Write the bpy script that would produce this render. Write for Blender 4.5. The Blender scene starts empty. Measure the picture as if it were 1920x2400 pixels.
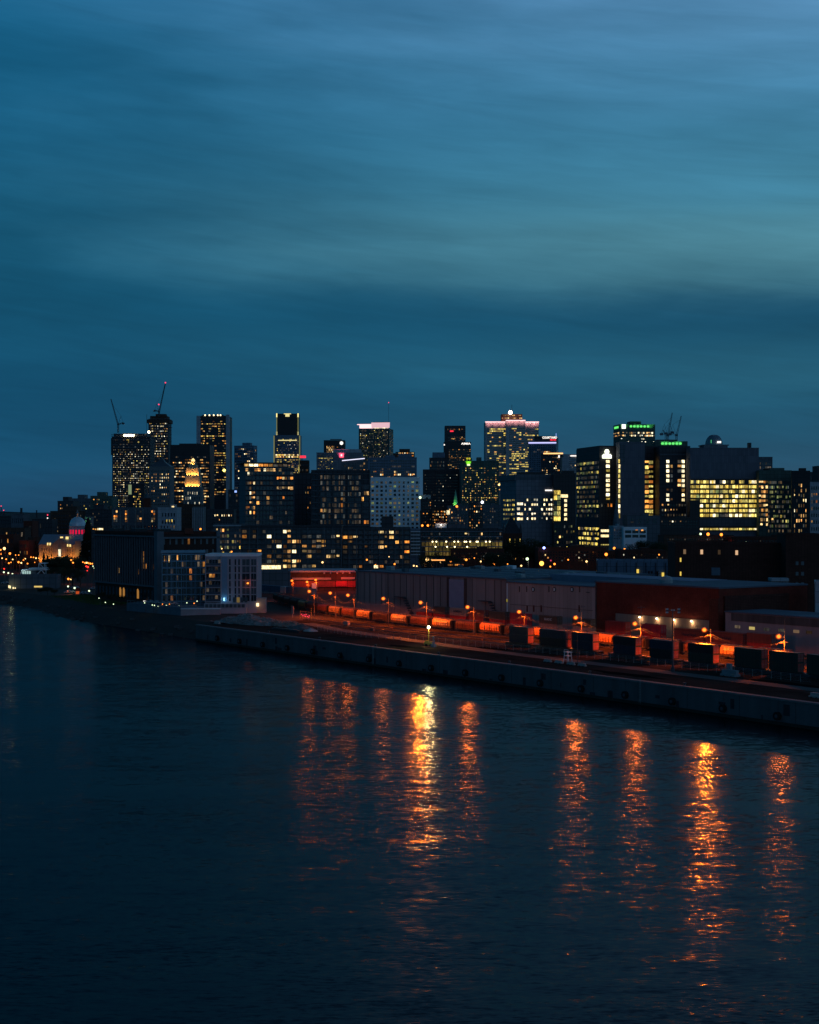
import bpy, math, random
from math import sin, cos, pi, radians, sqrt, atan2
random.seed(7)
SC = bpy.context.scene
COL = SC.collection
FPX, CX, CY, CAMZ = 3600.0, 960.0, 1200.0, 48.0

def lin(r, g, b):
    f = lambda c: (c/255/12.92) if c/255 <= 0.04045 else ((c/255+0.055)/1.055)**2.4
    return (f(r), f(g), f(b), 1.0)

# ---------------------------------------------------------------- geography
UX, UY = -0.5822, 0.8131          # along the quay, away from the bridge
NX, NY = 0.8131, 0.5822           # inland
P0 = (90.0, 338.0)
def PX(px, D): return (px-CX)*D/FPX
def PZ(py, D): return CAMZ-(py-CY)*D/FPX
def st(s, t): return (P0[0]+s*UX+t*NX, P0[1]+s*UY+t*NY)
def s_of(px, t):
    k = (px-CX)/FPX
    bx, by = P0[0]+t*NX, P0[1]+t*NY
    return (k*by-bx)/(UX-k*UY)
def at(px, t):
    return st(s_of(px, t), t)
GZ = [(-1e5, 5.6), (0, 5.6), (120, 5.6), (200, 8.0), (400, 13), (800, 21), (1600, 33), (2500, 38), (6000, 39), (1e6, 39)]
def gz_t(t):
    for (a, za), (b, zb) in zip(GZ, GZ[1:]):
        if a <= t <= b: return za+(zb-za)*(t-a)/(b-a)
    return 39
def tof(x, y): return (x-P0[0])*NX+(y-P0[1])*NY
def gz(x, y): return gz_t(tof(x, y))
def seglen(C, d, px):
    k = (px-CX)/FPX
    return (k*C[1]-C[0])/(d[0]-k*d[1])

# ---------------------------------------------------------------- materials
MATS = {}
def newmat(name):
    m = bpy.data.materials.new(name); m.use_nodes = True
    nt = m.node_tree; nt.nodes.clear()
    out = nt.nodes.new('ShaderNodeOutputMaterial')
    return m, nt, out
def N(nt, typ, **kw):
    n = nt.nodes.new(typ)
    for k, v in kw.items():
        if k.startswith('i_'):
            key = k[2:]
            key = int(key) if key.isdigit() else key.replace('_', ' ')
            n.inputs[key].default_value = v
        else: setattr(n, k, v)
    return n
def L(nt, a, b): nt.links.new(a, b)
def math_(nt, op, a, b=None, clamp=False):
    n = nt.nodes.new('ShaderNodeMath'); n.operation = op; n.use_clamp = clamp
    for i, v in enumerate((a, b)):
        if v is None: continue
        if isinstance(v, (int, float)): n.inputs[i].default_value = v
        else: nt.links.new(v, n.inputs[i])
    return n.outputs[0]
def vmath(nt, op, a, b=None):
    n = nt.nodes.new('ShaderNodeVectorMath'); n.operation = op
    for i, v in enumerate((a, b)):
        if v is None: continue
        if isinstance(v, (tuple, list)): n.inputs[i].default_value = v
        else: nt.links.new(v, n.inputs[i])
    return n
def mixc(nt, fac, a, b, blend='MIX'):
    n = nt.nodes.new('ShaderNodeMix'); n.data_type = 'RGBA'; n.blend_type = blend
    for i, v in ((0, fac), (6, a), (7, b)):
        if isinstance(v, (int, float)): n.inputs[i].default_value = v
        elif isinstance(v, (tuple, list)): n.inputs[i].default_value = (v[0], v[1], v[2], 1)
        else: nt.links.new(v, n.inputs[i])
    return n.outputs[2]

def surf(name, col, rough=0.8, spec=0.3, var=0.25, scale=0.3, metal=0.0, panel=None, streak=False, fine=None):
    """worn surface: two-scale noise, optional panel joints (w,h) in metres"""
    if name in MATS: return MATS[name]
    m, nt, out = newmat(name)
    tc = N(nt, 'ShaderNodeTexCoord')
    nz = N(nt, 'ShaderNodeTexNoise', i_Scale=scale, i_Detail=6.0, i_Roughness=0.65)
    if streak:
        mp = N(nt, 'ShaderNodeMapping'); mp.inputs['Scale'].default_value = (1, 1, 0.12)
        L(nt, tc.outputs['Object'], mp.inputs[0]); L(nt, mp.outputs[0], nz.inputs['Vector'])
    else: L(nt, tc.outputs['Object'], nz.inputs['Vector'])
    v = math_(nt, 'MULTIPLY_ADD', nz.outputs['Fac'], 2*var*1.8)
    nt.nodes[-1].inputs[2].default_value = 1-var*1.8
    col4 = (col[0], col[1], col[2], 1)
    c = vmath(nt, 'SCALE', col4[:3]); L(nt, v, c.inputs['Scale'])
    cc = c.outputs[0]
    if panel:
        sx = N(nt, 'ShaderNodeSeparateXYZ'); L(nt, tc.outputs['Object'], sx.inputs[0])
        cb = N(nt, 'ShaderNodeCombineXYZ'); L(nt, math_(nt, 'ADD', sx.outputs[0], sx.outputs[1]), cb.inputs[0]); L(nt, sx.outputs[2], cb.inputs[1])
        br = N(nt, 'ShaderNodeTexBrick', offset=0.0)
        br.inputs['Scale'].default_value = 1.0
        br.inputs['Brick Width'].default_value = panel[0]; br.inputs['Row Height'].default_value = panel[1]
        br.inputs['Mortar Size'].default_value = panel[2] if len(panel) > 2 else 0.12
        br.inputs['Color1'].default_value = (1, 1, 1, 1); br.inputs['Color2'].default_value = (.78, .78, .78, 1)
        br.inputs['Mortar'].default_value = (.38, .38, .38, 1)
        L(nt, cb.outputs[0], br.inputs['Vector'])
        cc = mixc(nt, 1.0, cc, br.outputs['Color'], 'MULTIPLY')
    p = N(nt, 'ShaderNodeBsdfPrincipled'); p.inputs['Roughness'].default_value = rough
    p.inputs['Specular IOR Level'].default_value = spec; p.inputs['Metallic'].default_value = metal
    L(nt, cc, p.inputs['Base Color'])
    if fine:
        f = N(nt, 'ShaderNodeTexNoise', i_Scale=fine[0], i_Detail=4.0); L(nt, tc.outputs['Object'], f.inputs['Vector'])
        bp = N(nt, 'ShaderNodeBump', i_Strength=fine[1], i_Distance=0.3); L(nt, f.outputs['Fac'], bp.inputs['Height']); L(nt, bp.outputs[0], p.inputs['Normal'])
    L(nt, p.outputs[0], out.inputs[0])
    MATS[name] = m; return m

def lit(name, c1, c2, lo, hi, pw=1.6, stripes=0.0):
    """a lit window: each one gets its own brightness and tint, blinds and rooms break it up"""
    if name in MATS: return MATS[name]
    m, nt, out = newmat(name)
    oi = N(nt, 'ShaderNodeObjectInfo'); ge = N(nt, 'ShaderNodeNewGeometry'); tc = N(nt, 'ShaderNodeTexCoord')
    a = math_(nt, 'ADD', math_(nt, 'MULTIPLY', oi.outputs['Random'], 41.3), math_(nt, 'MULTIPLY', ge.outputs['Random Per Island'], 17.7))
    wn = N(nt, 'ShaderNodeTexWhiteNoise', noise_dimensions='1D'); L(nt, a, wn.inputs['W'])
    r = wn.outputs['Value']
    st_ = math_(nt, 'MULTIPLY_ADD', math_(nt, 'POWER', r, pw), hi-lo); nt.nodes[-1].inputs[2].default_value = lo
    wn2 = N(nt, 'ShaderNodeTexWhiteNoise', noise_dimensions='1D'); L(nt, math_(nt, 'ADD', a, 5.31), wn2.inputs['W'])
    col = mixc(nt, wn2.outputs['Value'], c1, c2)
    nz = N(nt, 'ShaderNodeTexNoise', noise_dimensions='4D', i_Scale=1.3, i_Detail=3.0)
    mp = N(nt, 'ShaderNodeMapping'); mp.inputs['Scale'].default_value = (1, 1, 0.5)
    L(nt, tc.outputs['Object'], mp.inputs[0]); L(nt, mp.outputs[0], nz.inputs['Vector']); L(nt, math_(nt, 'MULTIPLY', a, 3.1), nz.inputs['W'])
    inner = math_(nt, 'MULTIPLY_ADD', nz.outputs['Fac'], 3.6, False); nt.nodes[-1].inputs[2].default_value = -0.85
    inner = math_(nt, 'MAXIMUM', inner, 0.12)
    s = math_(nt, 'MULTIPLY', st_, inner)
    if stripes:
        wv = N(nt, 'ShaderNodeTexWhiteNoise', noise_dimensions='1D')
        sx = N(nt, 'ShaderNodeSeparateXYZ'); L(nt, tc.outputs['Object'], sx.inputs[0])
        q = math_(nt, 'FLOOR', math_(nt, 'MULTIPLY', math_(nt, 'ADD', sx.outputs[0], sx.outputs[1]), 1/stripes))
        L(nt, math_(nt, 'ADD', q, a), wv.inputs['W'])
        s = math_(nt, 'MULTIPLY', s, math_(nt, 'MULTIPLY_ADD', wv.outputs['Value'], 0.9)); nt.nodes[-2].inputs[2].default_value = 0.35
    e = N(nt, 'ShaderNodeEmission'); L(nt, col, e.inputs[0]); L(nt, s, e.inputs[1])
    g = N(nt, 'ShaderNodeBsdfGlossy', i_Roughness=0.2); g.inputs[0].default_value = (.04, .04, .04, 1)
    ad = N(nt, 'ShaderNodeAddShader'); L(nt, e.outputs[0], ad.inputs[0]); L(nt, g.outputs[0], ad.inputs[1])
    L(nt, ad.outputs[0], out.inputs[0])
    m.cycles.emission_sampling = 'NONE'
    MATS[name] = m; return m

def glow(name, col, s, sample='NONE'):
    if name in MATS: return MATS[name]
    m, nt, out = newmat(name)
    e = N(nt, 'ShaderNodeEmission'); e.inputs[0].default_value = (col[0], col[1], col[2], 1); e.inputs[1].default_value = s
    L(nt, e.outputs[0], out.inputs[0]); m.cycles.emission_sampling = sample
    MATS[name] = m; return m

# walls
W = {
 'grey':   surf('facade_grey', (.22, .22, .25), .85, .2, .15, .15, panel=(3.2, 3.4)),
 'pale':   surf('facade_pale', (.42, .42, .45), .8, .2, .12, .15, panel=(3.0, 3.4, .08)),
 'slate':  surf('facade_slate', (.12, .13, .15), .7, .3, .15, .12, panel=(3.2, 3.4)),
 'black':  surf('facade_black', (.022, .022, .026), .45, .4, .2, .12, panel=(2.4, 3.6, .2)),
 'dark':   surf('facade_dark', (.055, .055, .062), .6, .3, .2, .12, panel=(2.8, 3.4, .2)),
 'brown':  surf('facade_brown', (.10, .055, .04), .85, .2, .2, .15, panel=(3.0, 3.3)),
 'brick':  surf('brick_red', (.15, .045, .03), .9, .15, .25, .2, panel=(.9, .35, .03)),
 'brickdark': surf('brick_dark', (.11, .04, .03), .9, .15, .25, .2, panel=(1.2, .5, .05)),
 'stone':  surf('stone_grey', (.2, .2, .2), .9, .2, .2, .3, panel=(2.2, 1.1, .05)),
 'green':  surf('facade_green', (.09, .13, .11), .8, .2, .15, .15, panel=(3.2, 3.4)),
 'panelblank': surf('cladding_blank', (.17, .16, .19), .8, .2, .1, .08, panel=(1.8, 6.0, .05)),
 'white':  surf('facade_white', (.8, .8, .82), .7, .2, .12, .3),
 'bluish': surf('facade_bluish', (.12, .17, .24), .45, .4, .2, .15, panel=(3.0, 3.2)),
}
GL = surf('window_glass', (.012, .016, .02), .12, .9, .5, .4)
GLB = surf('window_glass_curtain', (.05, .065, .075), .25, .8, .5, .5)
ROOF = surf('roof_gravel', (.10, .11, .13), .95, .1, .3, .2)
METAL = surf('painted_steel_dark', (.06, .06, .07), .5, .4, .3, .8)
STEEL = surf('galvanised_steel', (.3, .3, .3), .5, .5, .25, 1.2)
LIT = {
 'a': lit('lit_amber', (1, .34, .05), (1, .6, .18), .06, 1.5, 2.2),
 'w': lit('lit_warm', (1, .40, .09), (1, .72, .3), .08, 1.9, 2.2),
 'y': lit('lit_yellow', (1, .66, .1), (1, .82, .22), .42, 1.5, 1.2, 1.1),
 'g': lit('lit_dim_green', (.45, .6, .2), (.8, .75, .3), .04, .55),
 'c': lit('lit_cool', (.85, .9, .75), (1, .8, .5), .1, 2.0, 2.0),
 'h': lit('lit_hot', (1, .75, .35), (1, .9, .6), 1.1, 2.6),
 'o': lit('lit_orange', (1, .26, .03), (1, .48, .1), .15, 1.7),
 'd': lit('lit_faint', (.8, .5, .25), (.5, .6, .6), .015, .17),
 'r': lit('lit_red', (1, .05, .1), (1, .12, .3), .6, 1.6),
}

# ---------------------------------------------------------------- mesh builder
class MB:
    def __init__(s): s.v = []; s.f = []; s.mi = []
    def quad(s, a, b, c, d, m=0):
        i = len(s.v); s.v += [a, b, c, d]; s.f.append((i, i+1, i+2, i+3)); s.mi.append(m)
    def poly(s, pts, m=0):
        i = len(s.v); s.v += list(pts); s.f.append(tuple(range(i, i+len(pts)))); s.mi.append(m)
    def box(s, x0, x1, y0, y1, z0, z1, m=0):
        i = len(s.v)
        s.v += [(x0,y0,z0),(x1,y0,z0),(x1,y1,z0),(x0,y1,z0),(x0,y0,z1),(x1,y0,z1),(x1,y1,z1),(x0,y1,z1)]
        for q in ((0,3,2,1),(4,5,6,7),(0,1,5,4),(1,2,6,5),(2,3,7,6),(3,0,4,7)):
            s.f.append(tuple(i+k for k in q)); s.mi.append(m)
        return s
    def prism(s, pts, z0, z1, m=0):
        i = len(s.v); n = len(pts)
        s.v += [(x,y,z0) for x,y in pts]+[(x,y,z1) for x,y in pts]
        s.f.append(tuple(i+k for k in reversed(range(n)))); s.mi.append(m)
        s.f.append(tuple(i+n+k for k in range(n))); s.mi.append(m)
        for k in range(n):
            k2 = (k+1) % n
            s.f.append((i+k, i+k2, i+n+k2, i+n+k)); s.mi.append(m)
        return s
    def cyl(s, p0, p1, r0, r1=None, n=8, m=0, cap=True):
        if r1 is None: r1 = r0
        dx, dy, dz = (p1[k]-p0[k] for k in range(3))
        l = sqrt(dx*dx+dy*dy+dz*dz) or 1e-6
        d = (dx/l, dy/l, dz/l)
        a = (0, 0, 1) if abs(d[2]) < .9 else (1, 0, 0)
        e1 = (d[1]*a[2]-d[2]*a[1], d[2]*a[0]-d[0]*a[2], d[0]*a[1]-d[1]*a[0])
        q = sqrt(sum(c*c for c in e1)); e1 = tuple(c/q for c in e1)
        e2 = (d[1]*e1[2]-d[2]*e1[1], d[2]*e1[0]-d[0]*e1[2], d[0]*e1[1]-d[1]*e1[0])
        i = len(s.v)
        for p, r in ((p0, r0), (p1, r1)):
            for k in range(n):
                c, t = cos(2*pi*k/n)*r, sin(2*pi*k/n)*r
                s.v.append(tuple(p[j]+e1[j]*c+e2[j]*t for j in range(3)))
        for k in range(n):
            k2 = (k+1) % n
            s.f.append((i+k, i+k2, i+n+k2, i+n+k)); s.mi.append(m)
        if cap:
            s.f.append(tuple(i+k for k in reversed(range(n)))); s.mi.append(m)
            s.f.append(tuple(i+n+k for k in range(n))); s.mi.append(m)
        return s
    def lathe(s, prof, n=24, cx=0, cy=0, m=0):
        i = len(s.v)
        for r, z in prof:
            for k in range(n): s.v.append((cx+cos(2*pi*k/n)*r, cy+sin(2*pi*k/n)*r, z))
        for j in range(len(prof)-1):
            for k in range(n):
                k2 = (k+1) % n
                s.f.append((i+j*n+k, i+j*n+k2, i+(j+1)*n+k2, i+(j+1)*n+k)); s.mi.append(m)
        s.f.append(tuple(i+(len(prof)-1)*n+k for k in range(n))); s.mi.append(m)
        return s
    def ball(s, c, r, n=10, m=0, sz=1.0):
        prof = [(max(1e-3, r*sin(pi*k/n)), c[2]-r*sz*cos(pi*k/n)) for k in range(n+1)]
        return s.lathe(prof, n+2, c[0], c[1], m)
    def lattice(s, p0, p1, w0, w1, n, r):
        """square lattice boom from p0 to p1"""
        dx, dy, dz = (p1[k]-p0[k] for k in range(3)); l = sqrt(dx*dx+dy*dy+dz*dz)
        d = (dx/l, dy/l, dz/l); a = (0, 1, 0) if abs(d[1]) < .8 else (1, 0, 0)
        e1 = (d[1]*a[2]-d[2]*a[1], d[2]*a[0]-d[0]*a[2], d[0]*a[1]-d[1]*a[0]); q = sqrt(sum(c*c for c in e1)); e1 = tuple(c/q for c in e1)
        e2 = (d[1]*e1[2]-d[2]*e1[1], d[2]*e1[0]-d[0]*e1[2], d[0]*e1[1]-d[1]*e1[0])
        rings = []
        for k in range(n+1):
            f = k/n; w = (w0+(w1-w0)*f)/2
            rings.append([tuple(p0[j]+d[j]*l*f+e1[j]*w*sa+e2[j]*w*sb for j in range(3)) for sa, sb in ((1,1),(1,-1),(-1,-1),(-1,1))])
        for q in range(4):
            s.cyl(rings[0][q], rings[-1][q], r, r, 4)
            for k in range(n): s.cyl(rings[k][q], rings[k+1][(q+1) % 4], r*.6, r*.6, 3, cap=False)
        return s
    def mesh(s, name, mats, smooth=False):
        me = bpy.data.meshes.new(name)
        me.from_pydata(s.v, [], s.f)
        for m in (mats if isinstance(mats, (list, tuple)) else [mats]): me.materials.append(m)
        me.polygons.foreach_set('material_index', s.mi)
        if smooth: me.polygons.foreach_set('use_smooth', [True]*len(s.f))
        me.update(); return me
    def build(s, name, mats, parent=None, loc=None, rz=None, smooth=False):
        return link(name, s.mesh(name, mats, smooth), parent, loc, rz)

def link(name, data, parent=None, loc=None, rz=None):
    o = bpy.data.objects.new(name, data); COL.objects.link(o)
    if parent is not None: o.parent = parent
    if loc: o.location = loc
    if rz is not None: o.rotation_euler = (0, 0, rz)
    return o
def tag(o, label=None, cat=None, group=None, kind=None):
    if label: o['label'] = label
    if cat: o['category'] = cat
    if group: o['group'] = group
    if kind: o['kind'] = kind
    return o
def thing(name, label, cat, loc, rz=0, group=None):
    return tag(link(name, None, None, loc, rz), label, cat, group)
def copy_tree(o, parent=None):
    c = o.copy(); COL.objects.link(c)
    if parent is not None: c.parent = parent
    for ch in CH.get(o.name, []): copy_tree(ch, c)
    return c
CH = {}
def register(root):
    """remember the children of a prototype so that copies need no search"""
    for o in bpy.data.objects:
        if o.parent is not None: CH.setdefault(o.parent.name, [])
    CH.clear()
    for o in bpy.data.objects:
        if o.parent is not None: CH.setdefault(o.parent.name, []).append(o)
def text(name, body, size, mat, parent, loc, rot, extr=0.03, ax='CENTER', shear=0, sx=1.0, off=0.0):
    c = bpy.data.curves.new(name, 'FONT'); c.body = body; c.size = size; c.extrude = extr; c.align_x = ax; c.align_y = 'CENTER'; c.shear = shear; c.offset = off
    c.resolution_u = 3
    c.materials.append(mat)
    tmp = bpy.data.objects.new(name+'_curve', c); me = bpy.data.meshes.new_from_object(tmp); bpy.data.objects.remove(tmp)
    o = bpy.data.objects.new(name, me); COL.objects.link(o); o.parent = parent; o.location = loc; o.rotation_euler = rot; o.scale = (sx, 1, 1)
    return o
def lamp(name, loc, power, col, radius=0.4, spot=None, rot=None, blend=.6, parent=None):
    ld = bpy.data.lights.new(name, 'SPOT' if spot else 'POINT'); ld.energy = power; ld.color = col; ld.shadow_soft_size = radius
    if spot: ld.spot_size = radians(spot); ld.spot_blend = blend
    o = bpy.data.objects.new(name, ld); COL.objects.link(o); o.location = loc
    if rot: o.rotation_euler = rot
    if parent is not None: o.parent = parent
    return o

# ---------------------------------------------------------------- building class
class Bld:
    def __init__(s, name, label, xc, x1, top, D, mat='grey', ang=0, x0=None, x2=None, dep=30, base=None, cat='building', group=None, parapet=True, roofbox=None, rough=None):
        a = radians(ang); s.a = a; s.C = (PX(xc, D), D); s.dx = (cos(a), sin(a)); s.dy = (-sin(a), cos(a))
        s.w = seglen(s.C, s.dx, x1)
        if x0 is not None: s.d = seglen(s.C, s.dy, x0)
        elif x2 is not None:
            R = (s.C[0]+s.dx[0]*s.w, s.C[1]+s.dx[1]*s.w); s.d = seglen(R, s.dy, x2)
        else: s.d = dep
        s.base = gz(*s.C)-1.0 if base is None else base
        s.h = PZ(top, D)-s.base; s.D = D
        s.root = thing(name, label, cat, (s.C[0], s.C[1], s.base), a, group)
        s.matname = mat
        b = MB(); b.box(0, s.w, 0, s.d, 0, s.h-.02); s.wall = b.build('wall', W[mat], s.root)
        if parapet:
            p = MB(); t = max(.35, D/6000); e = .12
            p.box(-e, s.w+e, -e, t, s.h, s.h+1.0); p.box(-e, s.w+e, s.d-t, s.d+e, s.h, s.h+1.0)
            p.box(-e, t, t, s.d-t, s.h, s.h+1.0); p.box(s.w-t, s.w+e, t, s.d-t, s.h, s.h+1.0)
            p.build('parapet', W[mat], s.root)
            r = MB(); r.box(t, s.w-t, t, s.d-t, s.h-.01, s.h+.25); r.build('roof', ROOF, s.root)
        if roofbox:
            for (f0, f1, g0, g1, hh) in roofbox:
                r = MB(); r.box(s.w*f0, s.w*f1, s.d*g0, s.d*g1, s.h+.25, s.h+.25+hh); r.build('plant_room', W[mat], s.root)
        s.win = 0; s.rest = {}; s.cache = {}
        s.rng = random.Random(int(xc*7+top*13+D))
    def fx(s, px): return seglen(s.C, s.dx, px)
    def lx(s, px): return seglen(s.C, s.dy, px)
    def fz(s, py, lx=0, ly=0):
        return PZ(py, s.C[1]+s.dx[1]*lx+s.dy[1]*ly)-s.base
    def rx(s, px):
        R = (s.C[0]+s.dx[0]*s.w, s.C[1]+s.dx[1]*s.w); return seglen(R, s.dy, px)
    def put(s, face, u0, u1, z0, z1, mat, name='window', thick=.3, proud=.1, one=True):
        """a pane on a face; the first hundred are parts of their own, the rest go into one"""
        uw, zw = u1-u0, z1-z0
        if face == 'F': p = ((u0+u1)/2, -proud+thick/2, (z0+z1)/2); hx, hy = uw/2, thick/2
        elif face == 'L': p = (-proud+thick/2, (u0+u1)/2, (z0+z1)/2); hx, hy = thick/2, uw/2
        elif face == 'R': p = (s.w+proud-thick/2, (u0+u1)/2, (z0+z1)/2); hx, hy = thick/2, uw/2
        if one and s.win < 97:
            key = (round(hx, 2), round(hy, 2), round(zw, 2), mat.name)
            if key not in s.cache:
                b = MB(); b.box(-hx, hx, -hy, hy, -zw/2, zw/2); s.cache[key] = b.mesh(name, mat)
            o = link(name, s.cache[key], s.root, p); s.win += 1; return o
        b = s.rest.setdefault('x', [MB(), []])
        if mat not in b[1]: b[1].append(mat)
        b[0].box(p[0]-hx, p[0]+hx, p[1]-hy, p[1]+hy, z0, z1, b[1].index(mat))
    def grid(s, face='F', px=None, n=8, py=None, m=10, fw=.6, fh=.5, p=.3, mats='w', dark=GL, rowp=0.0, pat=None, dim=0.0, seg=1, fr=None, hot=0.0):
        """rows x columns of windows; p share lit, rowp chance that a whole floor is lit; pat rows of characters fix it"""
        L_ = {'F': s.w, 'L': s.d, 'R': s.d}[face]
        conv = {'F': s.fx, 'L': s.lx, 'R': s.rx}[face]
        if px is None: a0, a1 = L_*.04, L_*.96
        else:
            a0, a1 = sorted((conv(px[0]), conv(px[1])))
        ly = 0
        if py is None: z1, z0 = s.h*.97, s.h*.05
        else:
            if face == 'F': z1, z0 = s.fz(py[0], a0), s.fz(py[1], a0)
            elif face == 'L': z1, z0 = s.fz(py[0], 0, a0), s.fz(py[1], 0, a0)
            else: z1, z0 = s.fz(py[0], s.w, a0), s.fz(py[1], s.w, a0)
        z0 = max(z0, .5)
        if pat: m = len(pat); n = max(len(r) for r in pat)
        cw, ch = (a1-a0)/n, (z1-z0)/m
        fwc = [fw*(s.rng.choice((.7, 1, 1, 1.12)) if n > 4 and fw < .86 else 1) for _ in range(n)]
        cells = []
        for j in range(m):
            full = s.rng.random() < rowp
            run = None
            for i in range(n):
                if pat:
                    c = pat[j][i] if i < len(pat[j]) else ' '
                else:
                    if i % seg == 0 or run is None: run = s.rng.random()
                    pp = .85 if full else p
                    c = s.rng.choice(mats) if run < pp else ('d' if run < pp+dim else '.')
                    if c not in '.d' and s.rng.random() < hot: c = 'h'
                if c == ' ': continue
                cells.append((c == '.' or c == 'd', j, i, c))
        cells.sort(key=lambda q: q[0])
        tot_ind = len(cells)
        for dk, j, i, c in cells:
            u0 = a0+(i+.5-fwc[i]/2)*cw; u1 = a0+(i+.5+fwc[i]/2)*cw
            zc = z1-(j+.5)*ch; hs = s.rng.choice((1, 1, .8, .6)) if c in 'waocgy' and fh < .7 else 1
            mt = dark if c == '.' else LIT[c]
            s.put(face, u0, u1, zc+fh*ch/2-fh*ch*hs, zc+fh*ch/2, mt)
        return s
    def part(s, name, x0, x1, y0, y1, z0, z1, mat):
        b = MB(); b.box(x0, x1, y0, y1, z0, z1); return b.build(name, mat, s.root)
    def fins(s, name, mat, n, wfrac=.15, proud=.4, face='F', z0=None, z1=None, px=None):
        L_ = s.w if face == 'F' else s.d
        a0, a1 = 0, L_
        if px: a0, a1 = (s.fx(px[0]), s.fx(px[1])) if face == 'F' else sorted((s.lx(px[0]), s.lx(px[1])))
        z0 = .2 if z0 is None else z0; z1 = s.h-.1 if z1 is None else z1
        b = MB(); cw = (a1-a0)/n
        for i in range(n+1):
            c = a0+i*cw; hw = cw*wfrac/2
            if face == 'F': b.box(c-hw, c+hw, -proud, 0.01, z0, z1)
            else: b.box(-proud, 0.01, c-hw, c+hw, z0, z1)
        b.build(name, mat, s.root); return s
    def slabs(s, name, mat, py0, py1, n, th=.4, proud=.5, faces='F'):
        z1, z0 = s.fz(py0), s.fz(py1); b = MB()
        for i in range(n+1):
            z = z0+(z1-z0)*i/n
            if 'F' in faces: b.box(-.05, s.w+.05, -proud, .02, z-th/2, z+th/2)
            if 'L' in faces: b.box(-proud, .02, -.05+.03, s.d, z-th/2, z+th/2)
        b.build(name, mat, s.root); return s
    def done(s):
        if 'x' in s.rest:
            b, ms = s.rest['x']; o = b.build('window', ms, s.root); o['kind'] = 'stuff'
        return s

# ---------------------------------------------------------------- camera, world
cam = bpy.data.cameras.new('camera'); cam.sensor_fit = 'HORIZONTAL'; cam.sensor_width = 36; cam.lens = 67.5
cam.clip_start = 1; cam.clip_end = 90000
camo = bpy.data.objects.new('camera', cam); COL.objects.link(camo)
camo.location = (0, 0, CAMZ); camo.rotation_euler = (radians(90), 0, 0)
SC.camera = camo
SC.view_settings.view_transform = 'Standard'; SC.view_settings.look = 'None'
SC.view_settings.exposure = 0; SC.view_settings.gamma = 1
SC.cycles.use_denoising = True
SC.cycles.max_bounces = 5; SC.cycles.diffuse_bounces = 2; SC.cycles.glossy_bounces = 3; SC.cycles.transmission_bounces = 2
SC.cycles.sample_clamp_indirect = 4.0
SC.cycles.use_light_tree = True

wd = bpy.data.worlds.new('World'); SC.world = wd; wd.use_nodes = True
nt = wd.node_tree; nt.nodes.clear()
wout = nt.nodes.new('ShaderNodeOutputWorld'); bg = nt.nodes.new('ShaderNodeBackground'); L(nt, bg.outputs[0], wout.inputs[0])
tc = nt.nodes.new('ShaderNodeTexCoord'); sep = nt.nodes.new('ShaderNodeSeparateXYZ'); L(nt, tc.outputs['Generated'], sep.inputs[0])
X_, Y_, Z_ = sep.outputs
# azimuth measured from the city (+Y), elevation
az = math_(nt, 'ARCTAN2', X_, Y_)
el = math_(nt, 'ARCSINE', Z_)
# long streaks of thin cloud, drawn out sideways and sloping gently
cmb = nt.nodes.new('ShaderNodeCombineXYZ')
tilt = math_(nt, 'ADD', el, math_(nt, 'MULTIPLY', az, 0.035))
L(nt, math_(nt, 'MULTIPLY', az, 2.6), cmb.inputs[0]); L(nt, math_(nt, 'MULTIPLY', tilt, 13.0), cmb.inputs[1])
n1 = N(nt, 'ShaderNodeTexNoise', i_Scale=1.0, i_Detail=5.0, i_Roughness=0.5, i_Distortion=0.5); L(nt, cmb.outputs[0], n1.inputs['Vector'])
cmb2 = nt.nodes.new('ShaderNodeCombineXYZ')
L(nt, math_(nt, 'MULTIPLY', az, 7.0), cmb2.inputs[0]); L(nt, math_(nt, 'MULTIPLY', math_(nt, 'ADD', el, math_(nt, 'MULTIPLY', az, 0.09)), 42.0), cmb2.inputs[1])
n2 = N(nt, 'ShaderNodeTexNoise', i_Scale=1.0, i_Detail=5.0, i_Roughness=0.6, i_Distortion=0.4); L(nt, cmb2.outputs[0], n2.inputs['Vector'])
cl = math_(nt, 'ADD', math_(nt, 'MULTIPLY', math_(nt, 'SUBTRACT', n1.outputs['Fac'], 0.5), 1.0), math_(nt, 'MULTIPLY', math_(nt, 'SUBTRACT', n2.outputs['Fac'], 0.5), 0.3))
elw = math_(nt, 'ADD', tilt, math_(nt, 'MULTIPLY', cl, 0.045))
def ramp(src, stops, lo=-0.05, hi=0.45):
    r = nt.nodes.new('ShaderNodeValToRGB'); r.color_ramp.interpolation = 'B_SPLINE' if len(stops) > 3 else 'EASE'
    els = r.color_ramp.elements
    while len(els) < len(stops): els.new(0.5)
    for e, (p, c) in zip(els, stops):
        e.position = (p-lo)/(hi-lo); e.color = c
    L(nt, math_(nt, 'MULTIPLY', math_(nt, 'SUBTRACT', src, lo), 1/(hi-lo)), r.inputs[0])
    return r.outputs[0]
LEFT = [(-.05, lin(18,52,80)), (0.0, lin(30,72,104)), (.03, lin(20,74,106)), (.08, lin(16,76,108)), (.13, lin(18,80,110)), (.18, lin(20,86,118)), (.23, lin(20,84,118)), (.33, lin(18,94,134)), (.45, lin(24,84,130))]
RIGHT = [(-.05, lin(30,58,84)), (0.0, lin(72,82,106)), (.03, lin(38,80,106)), (.075, lin(24,80,108)), (.094, lin(40,98,124)), (.118, lin(20,76,104)), (.136, lin(24,80,110)), (.150, lin(66,118,138)), (.176, lin(88,142,160)), (.205, lin(66,126,152)), (.26, lin(62,124,160)), (.325, lin(96,146,188)), (.45, lin(84,120,168))]
cL, cR = ramp(elw, LEFT), ramp(elw, RIGHT)
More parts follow.
